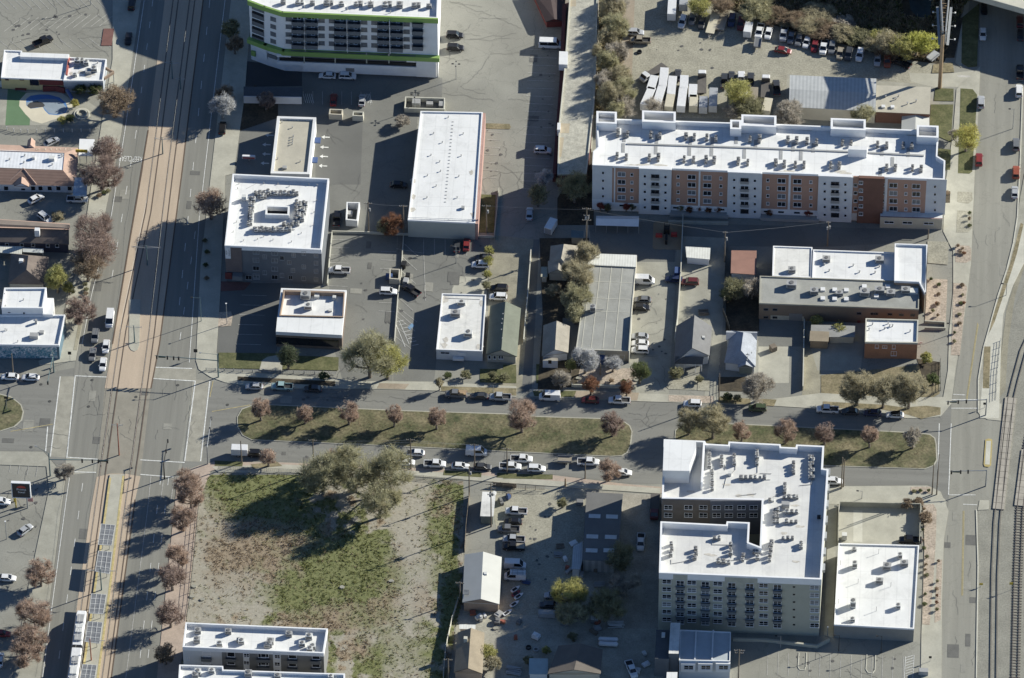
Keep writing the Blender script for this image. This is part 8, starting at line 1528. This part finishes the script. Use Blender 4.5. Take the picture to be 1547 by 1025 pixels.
# black pylon sign on the corner lot
q = gp((33,768), 0); ps = empty('pylon_sign', (q.x,q.y,0), 'black pylon sign with red roof mark and white lettering on the corner lot', 'sign')
for s in (-1.5,1.5): MB().tube((s,.1,0),(s,.1,4.6),.18,n=8).obj('post', yellowp if s < 0 else galv, ps, off=(0,0,0))
MB().box((.2,0,4.5),(4.6,.7,5.2),0).obj('cabinet', signblk, ps, off=(0,0,0)); b = MB(); z0, z1 = 4.5, 9.7
for x in (-2.15,2.55): b.box((x,-.02,z0-.1),(.2,.78,5.4),0)
b.box((.2,-.02,z1),(4.9,.78,.2),0).box((.2,-.02,z0-.25),(4.9,.78,.2),0); b.obj('frame', signwht, ps, off=(0,0,0))
b = MB(); b.face([(-1.0,-.37,8.0),(1.6,-.37,8.0),(1.1,-.37,8.75),(.3,-.37,8.95),(-.5,-.37,8.75)]); b.obj('emblem', mat('red emblem', (0.40,0.05,0.04), 0.5), ps, off=(0,0,0))
for tx, z, sz in (('Prime', 7.45, 1.05), ('Steel', 6.45, 0.95)):
    me = text_mesh(tx, sz, signwht); o = link('lettering', me, ps, (.3,-.38,z)); o.rotation_euler = (rad(90),0,0)
q = gp((22,758),0); bo = empty('bollard_group', (q.x,q.y,0), 'yellow bollard beside the black pylon sign', 'bollard'); MB().tube((0,0,0),(0,0,1.6),.22,n=8).obj('post', yellowp, bo, off=(0,0,0)); MB().tube((0,0,1.6),(0,0,1.75),.22,.08,n=8).obj('cap', yellowp, bo, off=(0,0,0)); bo.name = 'bollard'
q = gp((46,762),0); ab = empty('notice_board', (q.x,q.y,0), 'small red and white notice board beside the pylon sign', 'sign'); MB().box((0,0,1.0),(1.5,.1,1.4),0).obj('board', mat('red white board', (0.55,0.28,0.26), 0.6, 0.5, 3.0), ab, off=(0,0,0)); 
for s in (-.65,.65): MB().tube((s,0,0),(s,0,1.0),.05).obj('leg', galv, ab, off=(0,0,0))
q = gp((376,243),0); hs = empty('monument_sign', (q.x,q.y,0), 'low white and red capsule sign in the dark bank lot', 'sign'); MB().box((0,0,.9),(3.6,.5,.8),0).box((0,0,1.7),(3.4,.6,.2),0).obj('sign_panel', signwht, hs, off=(0,0,0)); MB().box((0,-.27,1.0),(3.3,.03,.5),0).obj('red_panel', mat('red emblem', (0.40,0.05,0.04)), hs, off=(0,0,0)); MB().tube((0,0,0),(0,0,.9),.2).obj('post', galv, hs, off=(0,0,0))
# station platform, solar canopies, overhead wires
P = [gp(p,0.3) for p in [(166,717),(188,717),(168,880),(149,1025),(141,1085),(116,1085),(124,1025),(137,930),(158,780)]]; pf = struct(MB().prism([(p.x,p.y) for p in P], 0, .36, 0).obj('station_platform', concrete))
lines('platform_edge', [((186.5,719),(167,880)),((167,880),(147.5,1025)),((166.5,722),(158.5,781)),((158.5,781),(126,1012))], 0.55, .372, paint_y)
for k, (pp, lab) in enumerate(((T(0,755, 580,140, 660,148, 640,263, 563,258),'topmost solar canopy on the tram platform'),(T(0,755, 565,295, 642,301, 627,426, 546,412),'second solar canopy on the tram platform'),(T(0,755, 525,540, 609,546, 592,656, 511,652),'third solar canopy on the tram platform, above the tram nose'),(T(0,755, 505,700, 587,706, 570,826, 488,815),'fourth solar canopy beside the tram roof'),(T(0,755, 475,945, 555,951, 536,1070, 452,1060),'lowest solar canopy cut by the bottom edge'))):
    W = xy(pp, 3.5); c = cen(W); r = empty('platform_canopy', (c[0],c[1],.36), lab, 'canopy', 'solar canopies of the tram station')
    MB().prism(W, 3.35, 3.5, 0, bottom=True).obj('roof', solar, r); g = [gp(p,3.5) for p in pp]; b = MB()
    for i in range(5):
        a, d_ = g[0].lerp(g[3], i/4), g[1].lerp(g[2], i/4); d = d_-a; b.box(((a.x+d_.x)/2,(a.y+d_.y)/2,3.50), (d.length,.12,.05), 0, math.atan2(d.y,d.x))
    for i in range(4):
        a, d_ = g[0].lerp(g[1], i/3), g[3].lerp(g[2], i/3); d = d_-a; b.box(((a.x+d_.x)/2,(a.y+d_.y)/2,3.503), (d.length,.12,.05), 0, math.atan2(d.y,d.x))
    b.obj('panel_frame', unit_w, r); ctr = Vector((c[0],c[1],0))
    for i in (.2,.8):
        for j in (.25,.75): q = g[0].lerp(g[3], i).lerp(g[1].lerp(g[2], i), j); MB().tube((q.x,q.y,.36),(q.x,q.y,3.36),.09).obj('leg', galv, r)
    q0 = g[0].lerp(g[2], .5); MB().box((q0.x,q0.y,.36),(1.6,.5,.45),0).obj('bench', galv, r)
def wire(label, pts, sag=0.25, rd=0.018, name='overhead_wire'):
    b = MB()
    for (a, ha), (c, hc) in zip(pts, pts[1:]):
        A_, B_ = gp(a,0)+Vector((0,0,ha)), gp(c,0)+Vector((0,0,hc)); prev = A_
        for i in range(1, 7): q = A_.lerp(B_, i/6); q.z -= sag*4*(i/6)*(1-i/6); b.tube(prev, q, rd, n=3, cap=False); prev = q
    o = b.obj(name, galv); return tag(o, label, 'wire', 'overhead wires')
wire('tram overhead wire over the left track', [(p, 5.6) for p in LC]); wire('tram overhead wire over the right track', [(p, 5.6) for p in RC])
for z in (11.0, 10.2): wire('power line along the south kerb of the boulevard at %s level' % ('upper' if z > 10.5 else 'lower'), [((474,710),z),((621,709),z),((717,709),min(z,9.4)),((766,715),min(z,9.2)),((884,723),5.9)])
wire('power line over the car parks between the poles', [((557,352),11.2),((610,355),11.0),((735,352),10.2),((886,372),13.8),((1094.5,396),11.2),((1250,372),9.0)])
for k, pp in enumerate((((886,372),9.6,(876,402)),((886,372),12,(897,404)),((1094.5,396),10.5,(1072,412)))): wire('guy wire number by pole', [(pp[0],pp[1]),(pp[2],0)], 0)['label'] = ('left guy wire of the tall double arm pole','right guy wire of the tall double arm pole','guy wire of the pole beside the rust pink shed')[k]
# pool furniture, rocks, sundries
q = gp(Q(0,50,800,690)[0], .8); sl_ = empty('pool_slide', (q.x,q.y,0), 'blue slide beside the drained pool', 'slide'); a, c = gp(Q(0,50,765,650)[0], 1.8), gp(Q(0,50,835,765)[0], .4); MB().tube(a, c, .5, n=7).obj('chute', bluep, sl_); MB().tube((a.x,a.y,0),(a.x,a.y,1.8),.1).obj('leg', galv, sl_)
q = gp(Q(0,50,240,655)[0], 0); bt = empty('garden_bench', (q.x,q.y,0), 'long maroon bench booth at the far end of the green turf', 'bench'); MB().box((0,0,.4),(3.1,.8,.12),0).obj('seat', maroon, bt, off=(0,0,0)); MB().box((0,.45,.4),(3.1,.15,1.0),0).obj('backrest', maroon, bt, off=(0,0,0))
for s in (-1.3,1.3): MB().box((s,0,0),(.15,.7,.4),0).obj('leg', maroon, bt, off=(0,0,0))
q = gp(Q(0,50,940,920)[0], .5); wf = empty('fountain', (q.x,q.y,0), 'round grey stone fountain ring at the pool garden corner', 'fountain'); n = 18
for rr_, h_ in ((2.2,.35),(1.5,.6)): O_ = [(q.x+rr_*math.cos(i*6.283/n), q.y+rr_*math.sin(i*6.283/n)) for i in range(n)]; MB().ring(O_, [(q.x+(x-q.x)*.8, q.y+(y-q.y)*.8) for x, y in O_], 0, h_).obj('stone_ring', conc_lt, wf)
rk = random.Random(2)
for px in T(0,755, 1100,560, 1160,575, 1115,500)+T(380,755, 520,505, 800,470)+T(760,500, 430,275, 760,285)+Q(680,890, 355,345, 560,385, 520,460):
    q = gp(px,0); b = MB(); P = [(q.x+.8*rk.uniform(.6,1.1)*math.cos(i*.9), q.y+.6*rk.uniform(.6,1.1)*math.sin(i*.9)) for i in range(7)]; b.prism(P, -.05, .35, 0); o = b.obj('boulder', conc_dull); tag(o, 'pale boulder lying on bare ground or in a planting bed', 'boulder', 'scattered boulders')
for k, (px, lab) in enumerate(((T(760,0,782,303)[0],'dark tyre lying at the edge of the truck yard'),(Q(680,890,900,680)[0],'black round trough beside the teal shed'),(Q(680,890,985,705)[0],'middle round trough beside the teal shed'),(Q(680,890,1085,700)[0],'round trough nearest the barn'))):
    q = gp(px,0); n = 12; O_ = [(q.x+.7*math.cos(i*6.283/n), q.y+.7*math.sin(i*6.283/n)) for i in range(n)]; o = MB().ring(O_, [(q.x+(x-q.x)*.7, q.y+(y-q.y)*.7) for x, y in O_], 0, .5).obj('trough' if k else 'tyre', unit_g if k > 1 else blackm); tag(o, lab, 'trough' if k else 'tyre')
for i, (x, y, c_) in enumerate(((70,515,'white'),(75,540,'red'),(90,555,'white'),(65,600,'white'),(25,650,'white'))):
    p = gp(T(760,755,x,y)[0], .4); r = empty('boat', (p.x,p.y,GND), ('white dinghy topmost in the row beside the gable shed','red dinghy in the row beside the gable shed','white dinghy below the red one','white dinghy lowest beside the gable shed','white dinghy lying alone on the sunny gravel')[i], 'boat', 'small boats', rad(45)); b = MB(); loft(b, [(-1.3,[(.25,.1),(.45,.5)]),(-.2,[(.35,.05),(.6,.5)]),(.8,[(.25,.1),(.45,.52)]),(1.5,[(.03,.3),(.06,.6)])]); b.obj('hull', CARCOL[c_], r, off=(0,0,0)); MB().box((-.2,0,.5),(1.4,.7,.05),0).obj('seat', blackm, r, off=(0,0,0))

# loose goods of the industrial yard
ry = random.Random(31)
for k in range(26):
    ar = ry.choice(((838,800,872,860),(845,855,905,880),(700,925,760,940),(880,935,990,960),(915,975,985,1020),(735,745,790,760),(770,940,835,965)))
    p_ = gp((ry.uniform(ar[0], ar[2]), ry.uniform(ar[1], ar[3])), 0.3); r = empty('crate', (p_.x, p_.y, GND), 'crate or bundle of goods lying about in the industrial yard', 'crate', 'loose goods of the industrial yard', ry.uniform(0, 3)); w_, d_, h_ = ry.uniform(.8, 2.2), ry.uniform(.7, 1.5), ry.uniform(.4, 1.2)
    mm = ry.choice((unit_w, unit_g, wood, bluep, rust_st, white, midgrey)); MB().box((0,0,.12), (w_,d_,h_), 0).box((w_*.1,0,.12+h_), (w_*.6,d_*.7,h_*.3), 0).obj('load', mm, r, off=(0,0,0)); MB().box((0,0,0), (w_*1.05,d_*1.05,.12), 0).obj('pallet', wood, r, off=(0,0,0))
